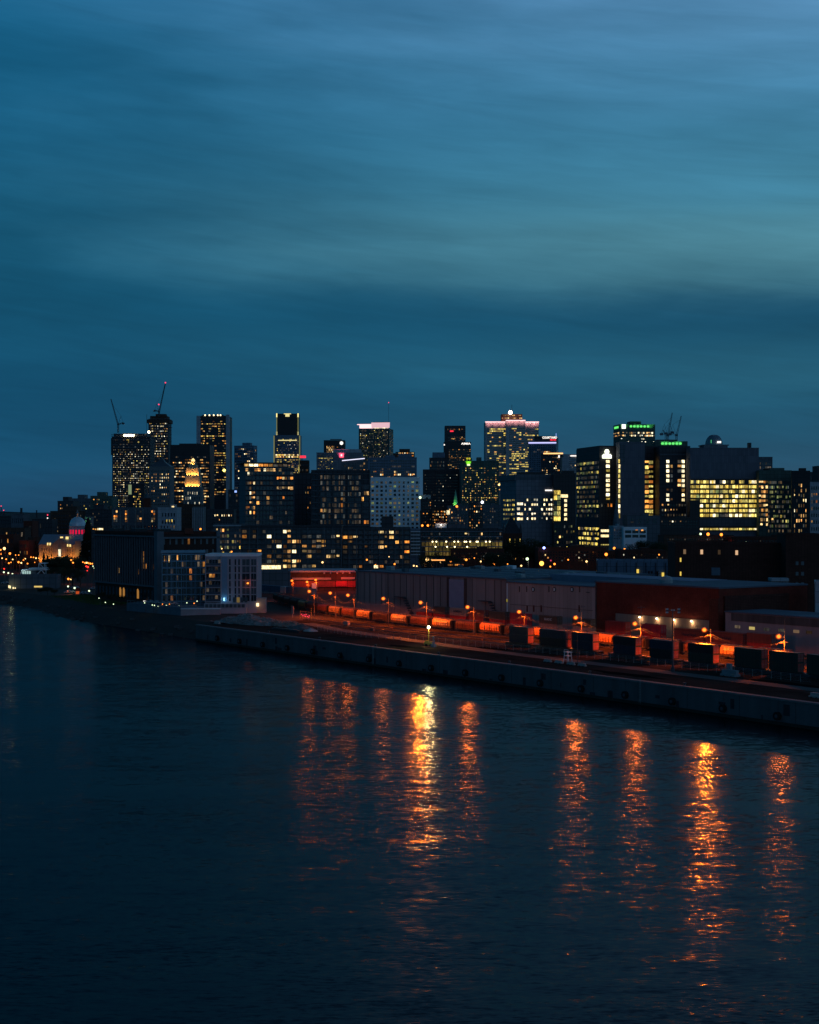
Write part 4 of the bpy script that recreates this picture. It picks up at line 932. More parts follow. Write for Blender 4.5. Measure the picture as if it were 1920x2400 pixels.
# office with orange windows & small houses between
lows = [
 ('office_block', 'low office with rows of orange windows beside the white grid hotel', 1012, 1050, 1193, 1150, 'brown', 9, 7, .55, 'oow'),
 ('office_block', 'narrow dark block with a string of orange lights', 986, 1012, 1172, 1180, 'black', 6, 9, .12, 'o'),
 ('office_block', 'glass office with a pale stair shaft and warm lobby', 1050, 1098, 1188, 1120, 'slate', 9, 6, .12, 'wa'),
 ('apartment_block', 'dark apartment block with a white roof globe', 1098, 1132, 1180, 1130, 'black', 6, 9, .28, 'ow'),
 ('apartment_block', 'dark blue unlit block behind the chapel roof', 1130, 1175, 1186, 1200, 'slate', 8, 6, .03, 'w'),
 ('apartment_block', 'brick row with tiny lit windows right of the parking structure', 1180, 1260, 1290, 960, 'brickdark', 16, 3, .12, 'wo'),
 ('warehouse', 'flat roofed red brick warehouse with blue roof light', 1262, 1420, 1288, 860, 'brick', 22, 4, .06, 'rwc'),
 ('brick_block', 'low red brick shed with a pale glazed bay', 1420, 1480, 1296, 900, 'brick', 12, 2, .05, 'o'),
 ('brick_block', 'long low brick terrace below the grey framed block', 1455, 1560, 1294, 840, 'brickdark', 16, 2, .08, 'cw'),
 ('apartment_block', 'dark brick block in front of the parking structure', 1058, 1182, 1291, 870, 'brickdark', 20, 3, .08, 'wo'),
 ('office_block', 'pale slabbed block right of the church spire', 1470, 1547, 1211, 1160, 'slate', 4, 2, 0, 'w'),
 ('office_block', 'dark podium under the two column tower', 1545, 1640, 1216, 1200, 'black', 14, 3, .04, 'w'),
 ('apartment_block', 'low block with small pale windows right of the church spire', 1438, 1462, 1236, 1050, 'pale', 6, 4, .0, 'w'),
 ('brick_block', 'long dim mill building with a row of small windows under the hospital', 1556, 1720, 1258, 1000, 'brown', 26, 2, .05, 'dw'),
 ('brick_block', 'dim mill building with a few lit windows at the street corner', 1720, 1925, 1262, 980, 'brickdark', 26, 2, .14, 'wd')]
for (nm, lb, x0, x1, tp, D, mt, n, m_, p, ms) in lows:
    b = Bld(nm, lb, x0, x1, tp, D, mt, dep=24, roofbox=[(.5, .7, .3, .7, 2)])
    b.grid('F', None, n, (tp+3, tp+3+m_*6.5), m_, .42, .5, p, ms, dim=.1, hot=.1)
    if 'globe' in lb: q = MB(); q.ball((b.fx(1130.5), -1, b.fz(1177)), 1.0, 8); q.build('roof_globe', glow('globe_white', (.8, .85, 1), 4), b.root)
    if 'warm lobby' in lb: b.part('lit_shaft', b.fx(1047), b.fx(1054), -.8, -.1, b.fz(1206), b.fz(1196), LIT['h'])
    if 'blue roof light' in lb: q = MB(); q.ball((b.fx(1275), -1, b.fz(1284)), .7, 6); q.build('blue_lamp', glow('blue_lamp', (.25, .35, 1), 6), b.root)
    b.done()
b = Bld('office_block', 'white framed low block with deep horizontal openings', 1462, 1516, 1239, 1040, 'white', dep=16); b.grid('F', (1464, 1515), 3, (1241, 1262), 2, .86, .62, .0, 'o', dark=GL); b.grid('F', (1486, 1512), 2, (1240, 1246), 1, .4, .5, .99, 'o'); b.done()
# church spire
t = thing('church_spire', 'slender slate church spire rising before the grey hospital slab', 'spire', (PX(1445, 1090), 1090, 20))
zt, zb = PZ(1163, 1090)-20, PZ(1232, 1090)-20
m = MB(); m.cyl((0, 0, zb), (0, 0, zt), 2.6, .1, 8); m.build('spire', W['slate'], t); m = MB(); m.box(-2.7, 2.7, -2.7, 2.7, 0, zb); m.build('belfry', W['stone'], t)
# green lit spire
t = thing('church_spire', 'small copper spire lit green from below among the offices', 'spire', (PX(1068, 1250), 1250, 20)); zt, zb = PZ(1148, 1250)-20, PZ(1180, 1250)-20
m = MB(); m.cyl((0, 0, zb), (0, 0, zt), 2.0, .1, 8); m.build('spire', surf('copper_green', (.2, .42, .3), .8, .2), t); m = MB(); m.box(-2, 2, -2, 2, 0, zb); m.build('belfry', W['stone'], t); lamp('green_uplight', (-1, -4, zb-1), 900, (.3, 1, .15), .3, spot=100, rot=(radians(115), 0, 0), parent=t)
# chapel with a steep dark roof
t = Bld('chapel', 'steep dark chapel roof with turrets before the bank', 1178, 1224, 1250, 980, 'brickdark', dep=20, parapet=False)
m = MB(); w_ = t.w
for (x0, y0), (x1, y1) in (((0, 0), (w_, 0)), ((w_, 0), (w_, 20)), ((w_, 20), (0, 20)), ((0, 20), (0, 0))): m.poly([(x0, y0, t.h), (x1, y1, t.h), (w_*.48, 10, t.fz(1207))])
m.build('roof', W['black'], t.root)
for u in (.06, .94): q = MB(); q.cyl((w_*u, 1, t.h-2), (w_*u, 1, t.h+2), .9, .9, 8); q.cyl((w_*u, 1, t.h+2), (w_*u, 1, t.h+6.5), 1.1, .05, 8); q.build('turret', W['dark'], t.root)
t.grid('F', None, 7, None, 2, .3, .5, .2, 'y'); t.done()
# pagoda-like lit kiosk on a roof
t = Bld('rooftop_pavilion', 'white floodlit rooftop pavilion with a tapering red tiled roof', 1021, 1047, 1226, 1000, 'white', dep=8, base=PZ(1237, 1000), parapet=False)
t.grid('F', (1022, 1046), 7, (1227, 1234), 1, .35, .7, 0, 'w', dark=GL); m = MB(); m.cyl((t.w/2, 4, t.h), (t.w/2, 4, t.fz(1216)), 4, .2, 4); m.box(-.5, t.w+.5, -.6, 8.5, t.h-.3, t.h+.2); m.build('tiled_roof', W['brick'], t.root); lamp('floodlight', (t.w/2, -5, 2), 800, (1, .85, .7), .4, spot=100, rot=(radians(115), 0, 0), parent=t.root); t.done()

# ---- domed market
D = 1100
t = Bld('market_hall', 'long stone market hall floodlit orange under a silver dome', 92, 181, 1276, D, 'stone', dep=24, parapet=False, ang=-4)
m = MB(); z = t.h; r_ = t.fz(1253); w_ = t.w
m.quad((-.6, -.6, z), (w_+.6, -.6, z), (w_+.6, 12, r_), (-.6, 12, r_)); m.quad((-.6, 24.6, z), (-.6, 12, r_), (w_+.6, 12, r_), (w_+.6, 24.6, z)); m.poly([(-.6, -.6, z), (-.6, 12, r_), (-.6, 24.6, z)]); m.poly([(w_+.6, -.6, z), (w_+.6, 24.6, z), (w_+.6, 12, r_)])
m.build('roof', surf('standing_seam_roof', (.16, .2, .25), .5, .4, .2, .4), t.root)
u = t.fx(142); m = MB(); m.box(u-5, u+5, -2, 3, 0, z+.5); m.poly([(u-5.5, -2.3, z+.5), (u+5.5, -2.3, z+.5), (u, -2.3, z+4.5)]); m.poly([(u-5.5, -2.3, z+.5), (u, -2.3, z+4.5), (u, 6, z+4.5), (u-5.5, 6, z+.5)]); m.poly([(u+5.5, -2.3, z+.5), (u+5.5, 6, z+.5), (u, 6, z+4.5), (u, -2.3, z+4.5)]); m.build('portico', W['stone'], t.root)
t.fins('pilaster', W['stone'], 16, .22, .5, z1=t.h); t.grid('F', (96, 178), 15, (1280, 1312), 2, .3, .5, .06, 'a', dark=GL)
m = MB(); m.box(u-.8, u+.8, -2.6, -2.2, z-9, z-3.5); m.build('doorway_light', LIT['h'], t.root)
for px, py in ((112.5, 1275), (118, 1275), (159, 1278), (165, 1278.5)):
    m = MB(); a_ = t.fx(px); zz = t.fz(py); m.box(a_-.4, a_+.4, -1, 0, zz-.9, zz+.9); m.build('dormer_light', glow('dormer_gold', (1, .7, .25), 1.3), t.root)
for px, py in ((139, 1261), (152, 1261)):
    m = MB(); a_ = t.fx(px); zz = t.fz(py); m.box(a_-.9, a_+.9, 5, 6, zz-.9, zz+.9); m.build('dormer_light', glow('dormer_gold', (1, .7, .25), 1.3), t.root)
for px, pw in ((96, 420), (108, 300), (120, 380), (131, 300), (142, 520), (154, 300), (166, 420), (176, 300)): lamp('facade_floodlight', (t.fx(px), -4.0, t.h*.35), pw*10, (1, .28, .03), .4, spot=110, rot=(radians(130), 0, 0), parent=t.root)
dc = (t.fx(170.5), 12)
m = MB(); R = 5.5*1.03
m.lathe([(R+.6, z-2), (R+.6, t.fz(1256)), (R, t.fz(1255)), (R, t.fz(1235)), (R+.5, t.fz(1234.5)), (R+.5, t.fz(1233))], 32, *dc); m.build('drum', surf('drum_stone', (.4, .38, .4), .8, .2), t.root, smooth=False)
for k in range(16):
    a_ = 2*pi*k/16+.1; m = MB(); x, y = dc[0]+cos(a_)*(R-.05), dc[1]+sin(a_)*(R-.05)
    m.box(-.55, .55, -.15, .15, -1.5, 1.5); o = m.build('drum_window', PINKWIN, t.root, (x, y, t.fz(1247)), a_+pi/2)
for k in range(16):
    a_ = 2*pi*(k+.5)/16+.1; m = MB(); x, y = dc[0]+cos(a_)*(R+.1), dc[1]+sin(a_)*(R+.1); m.cyl((x, y, t.fz(1253)), (x, y, t.fz(1235.5)), .3, .3, 6); m.build('drum_column', W['pale'], t.root)
m = MB(); pr = [((R+.2)*cos(k/10*pi/2), t.fz(1233)+(t.fz(1211)-t.fz(1233))*sin(k/10*pi/2)) for k in range(10)]; m.lathe(pr+[(.9, t.fz(1211.5))], 36, *dc); m.build('dome', surf('tin_dome', (.5, .58, .62), .4, .5, .15, .8, metal=.3), t.root, smooth=True)
m = MB(); m.lathe([(1.1, t.fz(1212)), (1.0, t.fz(1203)), (1.5, t.fz(1202.5)), (.9, t.fz(1201)), (.1, t.fz(1195))], 12, *dc); m.build('cupola', W['stone'], t.root)
lamp('cupola_light', (dc[0], dc[1]-3.2, t.fz(1209)), 120, (1, .4, .1), .2, spot=100, rot=(radians(115), 0, 0), parent=t.root); lamp('drum_light', (dc[0]-2, dc[1]-11, t.fz(1254)), 110, (1, .12, .3), .3, spot=100, rot=(radians(115), 0, 0), parent=t.root)
m = MB(); m.box(t.w-1.2, t.w+3.2, -1, 6, 0, t.fz(1268)); m.build('end_tower', W['stone'], t.root); lamp('facade_floodlight', (t.w+1, -4.5, t.h*.6), 500, (1, .5, .1), .4, spot=100, rot=(radians(115), 0, 0), parent=t.root)
t.done()
b = Bld('townhouse', 'green lit gable behind the silver dome', 198, 214, 1214, 1150, 'stone', dep=8); lamp('green_uplight', (2, -4, b.h-5), 300, (.2, 1, .35), .3, spot=100, rot=(radians(115), 0, 0), parent=b.root); lamp('amber_uplight', (6, -4, b.h-8), 300, (1, .4, .08), .3, spot=100, rot=(radians(115), 0, 0), parent=b.root); b.done()
b = Bld('townhouse', 'low house with bright yellow lit upper floor near the long warehouse', 214, 262, 1236, 1050, 'dark', dep=14); b.grid('F', (228, 242), 4, (1237, 1243), 1, .9, .7, .99, 'h'); b.grid('F', (217, 226), 3, (1238, 1243), 1, .8, .6, .9, 'o'); b.done()
# far fringe lights low in the streets come from lamps placed later

# ================================================================= the port
QA = math.degrees(atan2(-UX*0-0.8131, 0.5822)) if False else -54.4
SOD = (1, .135, .008)
SODG = glow('sodium_globe', (1, .30, .035), 3.4); SODF = glow('sodium_far', (1, .26, .03), 3); WHG = glow('white_globe', (1, .9, .45), 26); WHF = glow('white_far', (.8, 1, .6), 2); WARMF = glow('warm_far', (1, .6, .22), 3); REDF = glow('red_far', (1, .03, .02), 3)
RUBBER = surf('rubber', (.015, .015, .016), .9, .2); CONCRETE = surf('quay_concrete', (.10, .105, .11), .92, .15, .38, .12, streak=True, fine=(.9, .4))
def port(name, label, cat, s, t, z=5.62, group=None, extra=0):
    x, y = st(s, t); return thing(name, label, cat, (x, y, z), radians(QA)+extra, group)

def halo_mat():  # see-through glowing skin that paints a halo around a lamp globe
    if 'halo' in MATS: return MATS['halo']
    m, nt, out = newmat('amber_halo')
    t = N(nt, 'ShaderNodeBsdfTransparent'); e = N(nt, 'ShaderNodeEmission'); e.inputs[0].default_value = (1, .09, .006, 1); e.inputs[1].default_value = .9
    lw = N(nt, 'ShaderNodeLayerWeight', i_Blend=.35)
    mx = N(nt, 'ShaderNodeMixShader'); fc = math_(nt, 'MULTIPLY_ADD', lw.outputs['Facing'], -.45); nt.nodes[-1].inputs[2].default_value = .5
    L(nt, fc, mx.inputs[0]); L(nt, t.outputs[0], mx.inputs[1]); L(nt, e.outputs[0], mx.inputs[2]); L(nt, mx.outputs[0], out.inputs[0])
    m.cycles.emission_sampling = 'NONE'; MATS['halo'] = m; return m

# quay wall
q = port('quay_wall', 'long stained concrete quay wall rising from the river', 'quay wall', 291, 0, 0)
Lq = 291+300
m = MB(); m.box(0, Lq, -.6, 1.4, -2, 5.55); m.build('wall', CONCRETE, q)
m = MB()
k = 0; x = 0
while x < Lq-1: m.box(x+.04, min(Lq, x+16.6)-.04, -.72, 1.0, 5.553, 5.95); x += 16.6
m.build('coping', surf('coping_concrete', (.17, .165, .165), .9, .15, .3, .5), q)
m = MB(); x = 3
while x < Lq-1: m.box(x-.06, x+.06, -.62, -.58, -1, 5.5); x += 16.6
m.build('joint', W['black'], q)
m = MB(); m.box(0, Lq, -.75, -.59, -1, .75); m.build('tide_stain', surf('algae', (.02, .025, .02), .8, .3, .4, .5), q)
for x in (118, 236, 352, 470, 560):
    m = MB()
    for y in (-.3, .3): m.cyl((x+y, -.72, .4), (x+y, -.72, 6.4), .05, .05, 5)
    for k in range(14): m.cyl((x-.3, -.72, .6+k*.4), (x+.3, -.72, .6+k*.4), .035, .035, 4)
    m.build('ladder', STEEL, q)
m = MB(); rr = random.Random(31)
for k in range(70):
    x = rr.uniform(2, Lq-4); w_ = rr.uniform(.3, 2.6); z_ = rr.uniform(1.2, 5.2); m.box(x, x+w_, -.615, -.605, z_-rr.uniform(.4, 3), z_)
m.build('stain', surf('wall_stain', (.045, .045, .05), .95, .1, .4, .5, streak=True), q)['kind'] = 'stuff'
for k, (s_a, t_a, L_a, W_a) in enumerate(((20, 12, 26, 7), (70, 9, 30, 5), (120, 14, 34, 8), (170, 10, 22, 5), (215, 16, 28, 8), (30, 26, 30, 6), (95, 27, 26, 5), (150, 29, 18, 7))):
    m = MB(); rr2 = random.Random(k); pts = []
    for i in range(22):
        a_ = 2*pi*i/22; r_ = rr2.uniform(.72, 1.12); x_, y_ = st(s_a+L_a/2*cos(a_)*r_, t_a+W_a/2*sin(a_)*r_); pts.append((x_, y_, 5.664+.004*(k+1)))
    m.poly(pts); o = m.build('yard_patch', surf('patch_dark' if k % 2 else 'patch_pale', (.010, .010, .011) if k % 2 else (.036, .028, .024), 1.0, .0, .45, .25)); tag(o, kind='structure')
proto = None
for k in range(20):
    s = 10.8+16.43*k-16.43*3
    pos = 'outermost' if k == 19 else ''
    ords = ['first', 'second', 'third', 'fourth', 'fifth', 'sixth', 'seventh', 'eighth', 'ninth', 'tenth', 'eleventh', 'twelfth', 'thirteenth', 'fourteenth', 'fifteenth', 'sixteenth', 'seventeenth', 'eighteenth', 'nineteenth', 'twentieth']
    if k < 2: continue
    lb = 'round black rubber fender on the quay wall, %s from the near end of the wall' % ords[k-2]
    if proto is None:
        proto = port('rubber_fender', lb, 'fender', s, -.6, 2.0, 'fenders hung along the quay wall')
        m = MB(); m.cyl((0, -.02, 0), (0, -.8, 0), .95, .95, 18); m.build('tyre', RUBBER, proto)
        m = MB(); m.cyl((0, -.8, 0), (0, -.86, 0), .42, .42, 12); m.build('hub', METAL, proto)
        m = MB(); m.cyl((0, -.3, .9), (0, -.05, 3.5), .05, .05, 5); m.build('chain', METAL, proto)
        register(proto); pf = proto
    else:
        o = copy_tree(pf); x, y = st(s, -.6); o.location = (x, y, 2.0); o['label'] = lb
# mooring bollards
bo = None
for k, s in enumerate((42, 76, 109, 142, 175, 208, 241)):
    lb = 'squat iron mooring bollard on the quay edge, %s from the near end' % ords[k]
    if bo is None:
        bo = port('mooring_bollard', lb, 'bollard', s, 1.6, 5.6, 'bollards along the quay edge')
        m = MB(); m.lathe([(.38, 0), (.3, .1), (.26, .6), (.42, .75), (.42, .9), (.1, 1.0)], 12); m.build('post', METAL, bo); m = MB(); m.box(-.6, .6, -.45, .45, 0, .08); m.build('base_plate', METAL, bo); register(bo)
    else: o = copy_tree(bo); x, y = st(s, 1.6); o.location = (x, y, 5.6); o['label'] = lb
# mobile stone bank left of the wall is part of the ground; rubble stones along it
m = MB(); rr = random.Random(9)
for i in range(900):
    a = rr.random()*(len(shore)-1); i0 = int(a); 
    x, y = shore[i0]
    if y < 574 or y > 1200: continue
    x2, y2 = shore[i0+1]; f = rr.random(); x, y = x+(x2-x)*f, y+(y2-y)*f
    t_ = rr.uniform(-1, 8); r = rr.uniform(.3, 1.0); z = max(-.3, min(4, t_*.45))
    m.box(x+NX*t_-r, x+NX*t_+r, y+NY*t_-r, y+NY*t_+r*.8, z-r*.4, z+r*.6)
o = m.build('rubble_bank', surf('bank_stone', (.08, .08, .08), .95, .1, .4, .6)); tag(o, 'dark broken stones along the natural river bank', kind='stuff')

# yard surfaces
def strip(name, pts, w, z, mat, kind='structure', label=None):
    m = MB()
    for (a, b_) in zip(pts, pts[1:]):
        dx, dy = b_[0]-a[0], b_[1]-a[1]; l = sqrt(dx*dx+dy*dy); nx, ny = -dy/l*w/2, dx/l*w/2
        m.quad((a[0]-nx, a[1]-ny, z), (a[0]+nx, a[1]+ny, z), (b_[0]+nx, b_[1]+ny, z), (b_[0]-nx, b_[1]-ny, z))
    o = m.build(name, mat); tag(o, label, kind=kind); return o
YARD = surf('yard_gravel', (.045, .034, .029), 1.0, .0, .52, .05, fine=(1.6, .5))
BALL = surf('ballast', (.13, .105, .09), .95, .15, .35, .5, fine=(3, .5))
strip('yard', [st(-180, 30), st(60, 30), st(290, 30)], 56, 5.66, YARD)
strip('service_road', [st(-120, 22), st(40, 21), st(150, 22), st(240, 30), st(275, 38)], 6, 5.72, surf('asphalt_worn', (.055, .05, .05), .9, .3, .35, .15))
def tcurve(s): return 59.5+(.00117*(s-216)**2 if s > 216 else 0)
def track(off, s0, s1, curve, label, w=3.4):
    pts = []
    s = s0
    while s <= s1: pts.append(st(s, (tcurve(s)+off) if curve else off)); s += 8
    strip('ballast_bed', pts, w, 5.74 if not curve else 5.75, BALL)
    t = thing('railway_track', label, 'railway track', (pts[0][0], pts[0][1], 5.75))
    for sd in (-.72, .72):
        m = MB()
        for a, b_ in zip(pts, pts[1:]):
            dx, dy = b_[0]-a[0], b_[1]-a[1]; l = sqrt(dx*dx+dy*dy); nx, ny = -dy/l, dx/l
            p = [(c[0]+nx*(sd+e)-pts[0][0], c[1]+ny*(sd+e)-pts[0][1]) for c, e in ((a, -.04), (b_, -.04), (b_, .04), (a, .04))]
            m.prism(p, .1, .28)
        m.build('rail', surf('rail_steel', (.25, .2, .18), .35, .6, .2, 2, metal=.8), t)
    m = MB()
    for a, b_ in zip(pts, pts[1:]):
        dx, dy = b_[0]-a[0], b_[1]-a[1]; l = sqrt(dx*dx+dy*dy); ux, uy = dx/l, dy/l; nx, ny = -uy, ux
        for k in range(10):
            c = (a[0]+dx*k/10-pts[0][0], a[1]+dy*k/10-pts[0][1])
            m.prism([(c[0]-nx*1.2-ux*.12, c[1]-ny*1.2-uy*.12), (c[0]+nx*1.2-ux*.12, c[1]+ny*1.2-uy*.12), (c[0]+nx*1.2+ux*.12, c[1]+ny*1.2+uy*.12), (c[0]-nx*1.2+ux*.12, c[1]-ny*1.2+uy*.12)], -.02, .1)
    m.build('sleeper', surf('sleeper_wood', (.05, .035, .028), .95, .1), t)['kind'] = 'stuff'
track(39.5, -60, 262, False, 'empty end of the siding nearest the quay, carrying the dark container train')
track(0, -30, 400, True, 'curving track under the covered hopper wagons')
track(80, 20, 330, False, 'siding before the sheds under the red container train')
track(49, 150, 300, False, 'short empty siding catching orange lamp light')

# ---- rolling stock and containers
def cmat(n, c): return surf('container_'+n, c, .55, .4, .25, .35, panel=(.5, 3.5, .08))
CM = {'navy': cmat('navy', (.022, .034, .06)), 'green': cmat('green', (.03, .05, .036)), 'black': cmat('black', (.018, .018, .022)), 'red': cmat('red', (.6, .03, .026)), 'crimson': cmat('crimson', (.72, .03, .05)), 'rust': cmat('rust', (.4, .06, .04)), 'brown': cmat('brown', (.12, .08, .06)), 'buff': cmat('buff', (.5, .32, .25)), 'blue': cmat('blue', (.05, .14, .24)), 'white': cmat('white', (.5, .5, .5)), 'orange': cmat('orange', (.4, .12, .03))}
def container(label, s, t, z, Lc, col, group, h=2.85, w=2.5, lettering=None, tm=None, ang=0, name='shipping_container', ls=1.1):
    o = port(name, label, 'container', s, t-w/2, z, group, ang)
    m = MB(); m.box(-Lc+.08, -.08, .06, w-.06, .12, h-.05)
    n = int(Lc/.42)
    for k in range(n):
        x = -Lc+.3+(Lc-.6)*k/n; m.box(x, x+.2, .01, .07, .2, h-.2); m.box(x, x+.2, w-.07, w-.01, .2, h-.2)
    m.build('body', CM[col], o)
    m = MB()
    for x in (-Lc, -.18): 
        for y in (0, w-.16): m.box(x, x+.18, y, y+.16, 0, h)
    for z_ in (0, h-.14):
        m.box(-Lc+.18, -.18, .0, .12, z_, z_+.14); m.box(-Lc+.18, -.18, w-.12, w, z_, z_+.14); m.box(-Lc, -Lc+.15, .16, w-.16, z_, z_+.14); m.box(-.15, 0, .16, w-.16, z_, z_+.14)
    m.build('frame', CM[col], o)
    for y0, y1 in ((.18, w/2-.02), (w/2+.02, w-.18)):
        m = MB(); m.box(-.08, -.04, y0, y1, .2, h-.2); d = m.build('door', CM['rust' if z < 12.3 and abs(t-39.5) < .1 else col], o)  # front train: orange lamp light on the ends is put into the door colour
        m = MB()
        for f in (.3, .7): y = y0+(y1-y0)*f; m.cyl((-.01, y, .2), (-.01, y, h-.2), .03, .03, 5); m.box(-.03, .03, y-.12, y+.12, h*.42, h*.46)
        m.build('lock_rod', STEEL, d)
    if lettering: text('lettering', lettering, ls, tm, o, (-Lc/2, -.03, h*.56), (pi/2, 0, 0), extr=.02, off=.02)
    return o
WL = surf('paint_white', (.7, .7, .7), .6, .3, .1); BLK = surf('paint_black', (.03, .03, .05), .6, .3, .1)
wc = None
def flatcar(label, s0, s1, t, z=5.72, ext=0):
    Lw = s0-s1
    o = port('well_wagon', label, 'wagon', s1, t, z, 'container wagons')
    m = MB(); m.box(-Lw, 0, -1.25, 1.25, .55, .75); m.box(-Lw, 0, -1.35, -1.2, .3, .95); m.box(-Lw, 0, 1.2, 1.35, .3, .95); m.box(-Lw-.6, -Lw, -.3, .3, .7, .95); m.box(0, .6, -.3, .3, .7, .95)
    if ext: m.box(-Lw-ext, ext, -1.25, 1.25, .98, 1.2); m.box(-Lw-ext, ext, -1.4, -1.25, .35, 1.22); m.box(-Lw-ext, ext, 1.25, 1.4, .35, 1.22)
    m.build('frame', W['black'] if ext else METAL, o)
    for x in (-Lw+1.2, -1.2):
        m = MB(); m.box(x-1.1, x+1.1, -.95, -.85, .35, .6); m.box(x-1.1, x+1.1, .85, .95, .35, .6); g = m.build('bogie', METAL, o)
        for dx in (-.7, .7):
            m = MB(); m.cyl((x+dx, -.78, .42+.0), (x+dx, -.68, .42), .42, .42, 12); m.cyl((x+dx, .68, .42), (x+dx, .78, .42), .42, .42, 12); m.cyl((x+dx, -.68, .42), (x+dx, .68, .42), .07, .07, 6); m.build('wheelset', METAL, g)
STK = [((1194, 1237.6), 'navy', 'navy', 1, 'farthest'), ((1265, 1326), 'navy', 'black', 1, 'longest'), ((1341, 1390), 'navy', 'navy', 1, 'third'), ((1437.6, 1490), 'black', 'navy', 1, 'fourth'), ((1522.6, 1577), 'navy', 'black', 1, 'fifth'), ((1613, 1672), 'black', 'green', 1, 'sixth'), ((1721.5, 1785), 'green', 'green', 1, 'seventh'), ((1803, 1870), 'green', 'green', 1, 'eighth')]
colw = {'navy': 'navy blue', 'black': 'blackish', 'green': 'dark green'}
for i, ((a, b_), ct, cb, d, w_) in enumerate(STK):
    sa, sb = s_of(a, 38.3), s_of(b_, 38.3); Lc = sa-sb
    flatcar('low wagon under the %s stack of dark containers, counted from the shed end' % w_, sa, sb, 39.5, ext=1.9)
    container('%s shipping container, bottom of the %s dark stack from the shed end' % (colw[cb], w_), sb, 39.5, 7.0, Lc, cb, 'containers on the front train', h=2.5)
    container('%s shipping container, top of the %s dark stack from the shed end' % (colw[ct], w_), sb, 39.5, 9.53, Lc, ct, 'containers on the front train', h=2.5)
sb = s_of(1891, 38.3)-9.4
flatcar('low wagon cut by the picture edge, under the last green stack', sb+9.4, sb, 39.5, ext=1.9); container('dark green container cut by the picture edge, bottom one', sb, 39.5, 7.0, 9.4, 'green', 'containers on the front train', h=2.5); container('dark green container cut by the picture edge, top one', sb, 39.5, 9.53, 9.4, 'green', 'containers on the front train', h=2.5)
# red train in front of the sheds
BK = [((976, 1012), None, 'red', None, None, 'plain red containers beside the curved stair'), ((1016, 1043), 'brown', 'red', None, None, 'behind the black wagon end'), ((1054, 1093), 'buff', 'red', 'HAMBURG', BLK, 'topped by the buff one'), ((1099, 1134), 'rust', 'rust', None, None, 'rust pair'), ((1146, 1184), 'brown', 'red', None, None, 'behind the glowing hopper'), ((1195, 1235), 'crimson', 'crimson', None, None, 'bright crimson'), ((1264, 1306), 'brown', 'buff', 'U A S C', WL, 'pair lettered in white'), ((1342, 1384), 'brown', 'buff', 'U A S C', WL, 'second lettered pair'), ((1419, 1466), 'red', 'red', None, None, 'below the white wall'), ((1504, 1549), 'crimson', 'red', None, None, 'beside the second brick lamp'), ((1581, 1650), None, 'rust', None, None, 'x'), ((1652, 1742), None, 'rust', None, None, 'y'), ((1751, 1808), 'rust', 'red', None, None, 'pair before the low white building')]
for i, ((a, b_), ct, cb, lt, tm, wh) in enumerate(BK):
    sa, sb = s_of(a, 78.8), s_of(b_, 78.8); Lc = sa-sb
    gp = 'containers on the train before the sheds'
    flatcar('low wagon under the %s container pair from the curved stair' % ords[i], sa, sb, 80)
    if ct is None:
        if wh == 'x': container('long rust red container with dark lettering and emblem before the brick shed', sb, 80, 7.6, Lc, 'rust', gp, lettering='Hapag-Lloyd', tm=BLK, ls=1.2, h=4)
        elif wh == 'y': container('long rust red container with dark lettering next to the paler one, behind the lamp wires', sb, 80, 7.6, Lc, 'rust', gp, lettering='Hapag-Lloyd', tm=BLK, ls=1.2, h=4)
        else: container('red shipping container %s' % wh, sb, 80, 6.5, Lc, 'red', gp)
    else:
        container('%s shipping container, lower of the stack %s' % (cb, wh), sb, 80, 6.35, Lc, cb, gp)
        container('%s shipping container, upper of the stack %s' % (ct, wh), sb, 80, 9.22, Lc, ct, gp, lettering=lt, tm=tm, ls=1.15, h=2.8)
# blue containers in the distance
for i, (a, b_, c, lb) in enumerate(((604, 636, 'blue', 'pale blue container, first of the far row by the white apartments'), (637, 661, 'blue', 'pale blue container beside the white and red one'), (662, 673, 'white', 'short white container between the blue ones'), (675, 705, 'blue', 'blue container right of the short white one'), (706, 737, 'blue', 'last blue container of the far row, near the canopy'))):
    sa, sb = s_of(a, 118), s_of(b_, 118); container(lb, sb, 118, 8.4, (sa-sb)*.97, c, 'far row of blue containers', h=3.2)

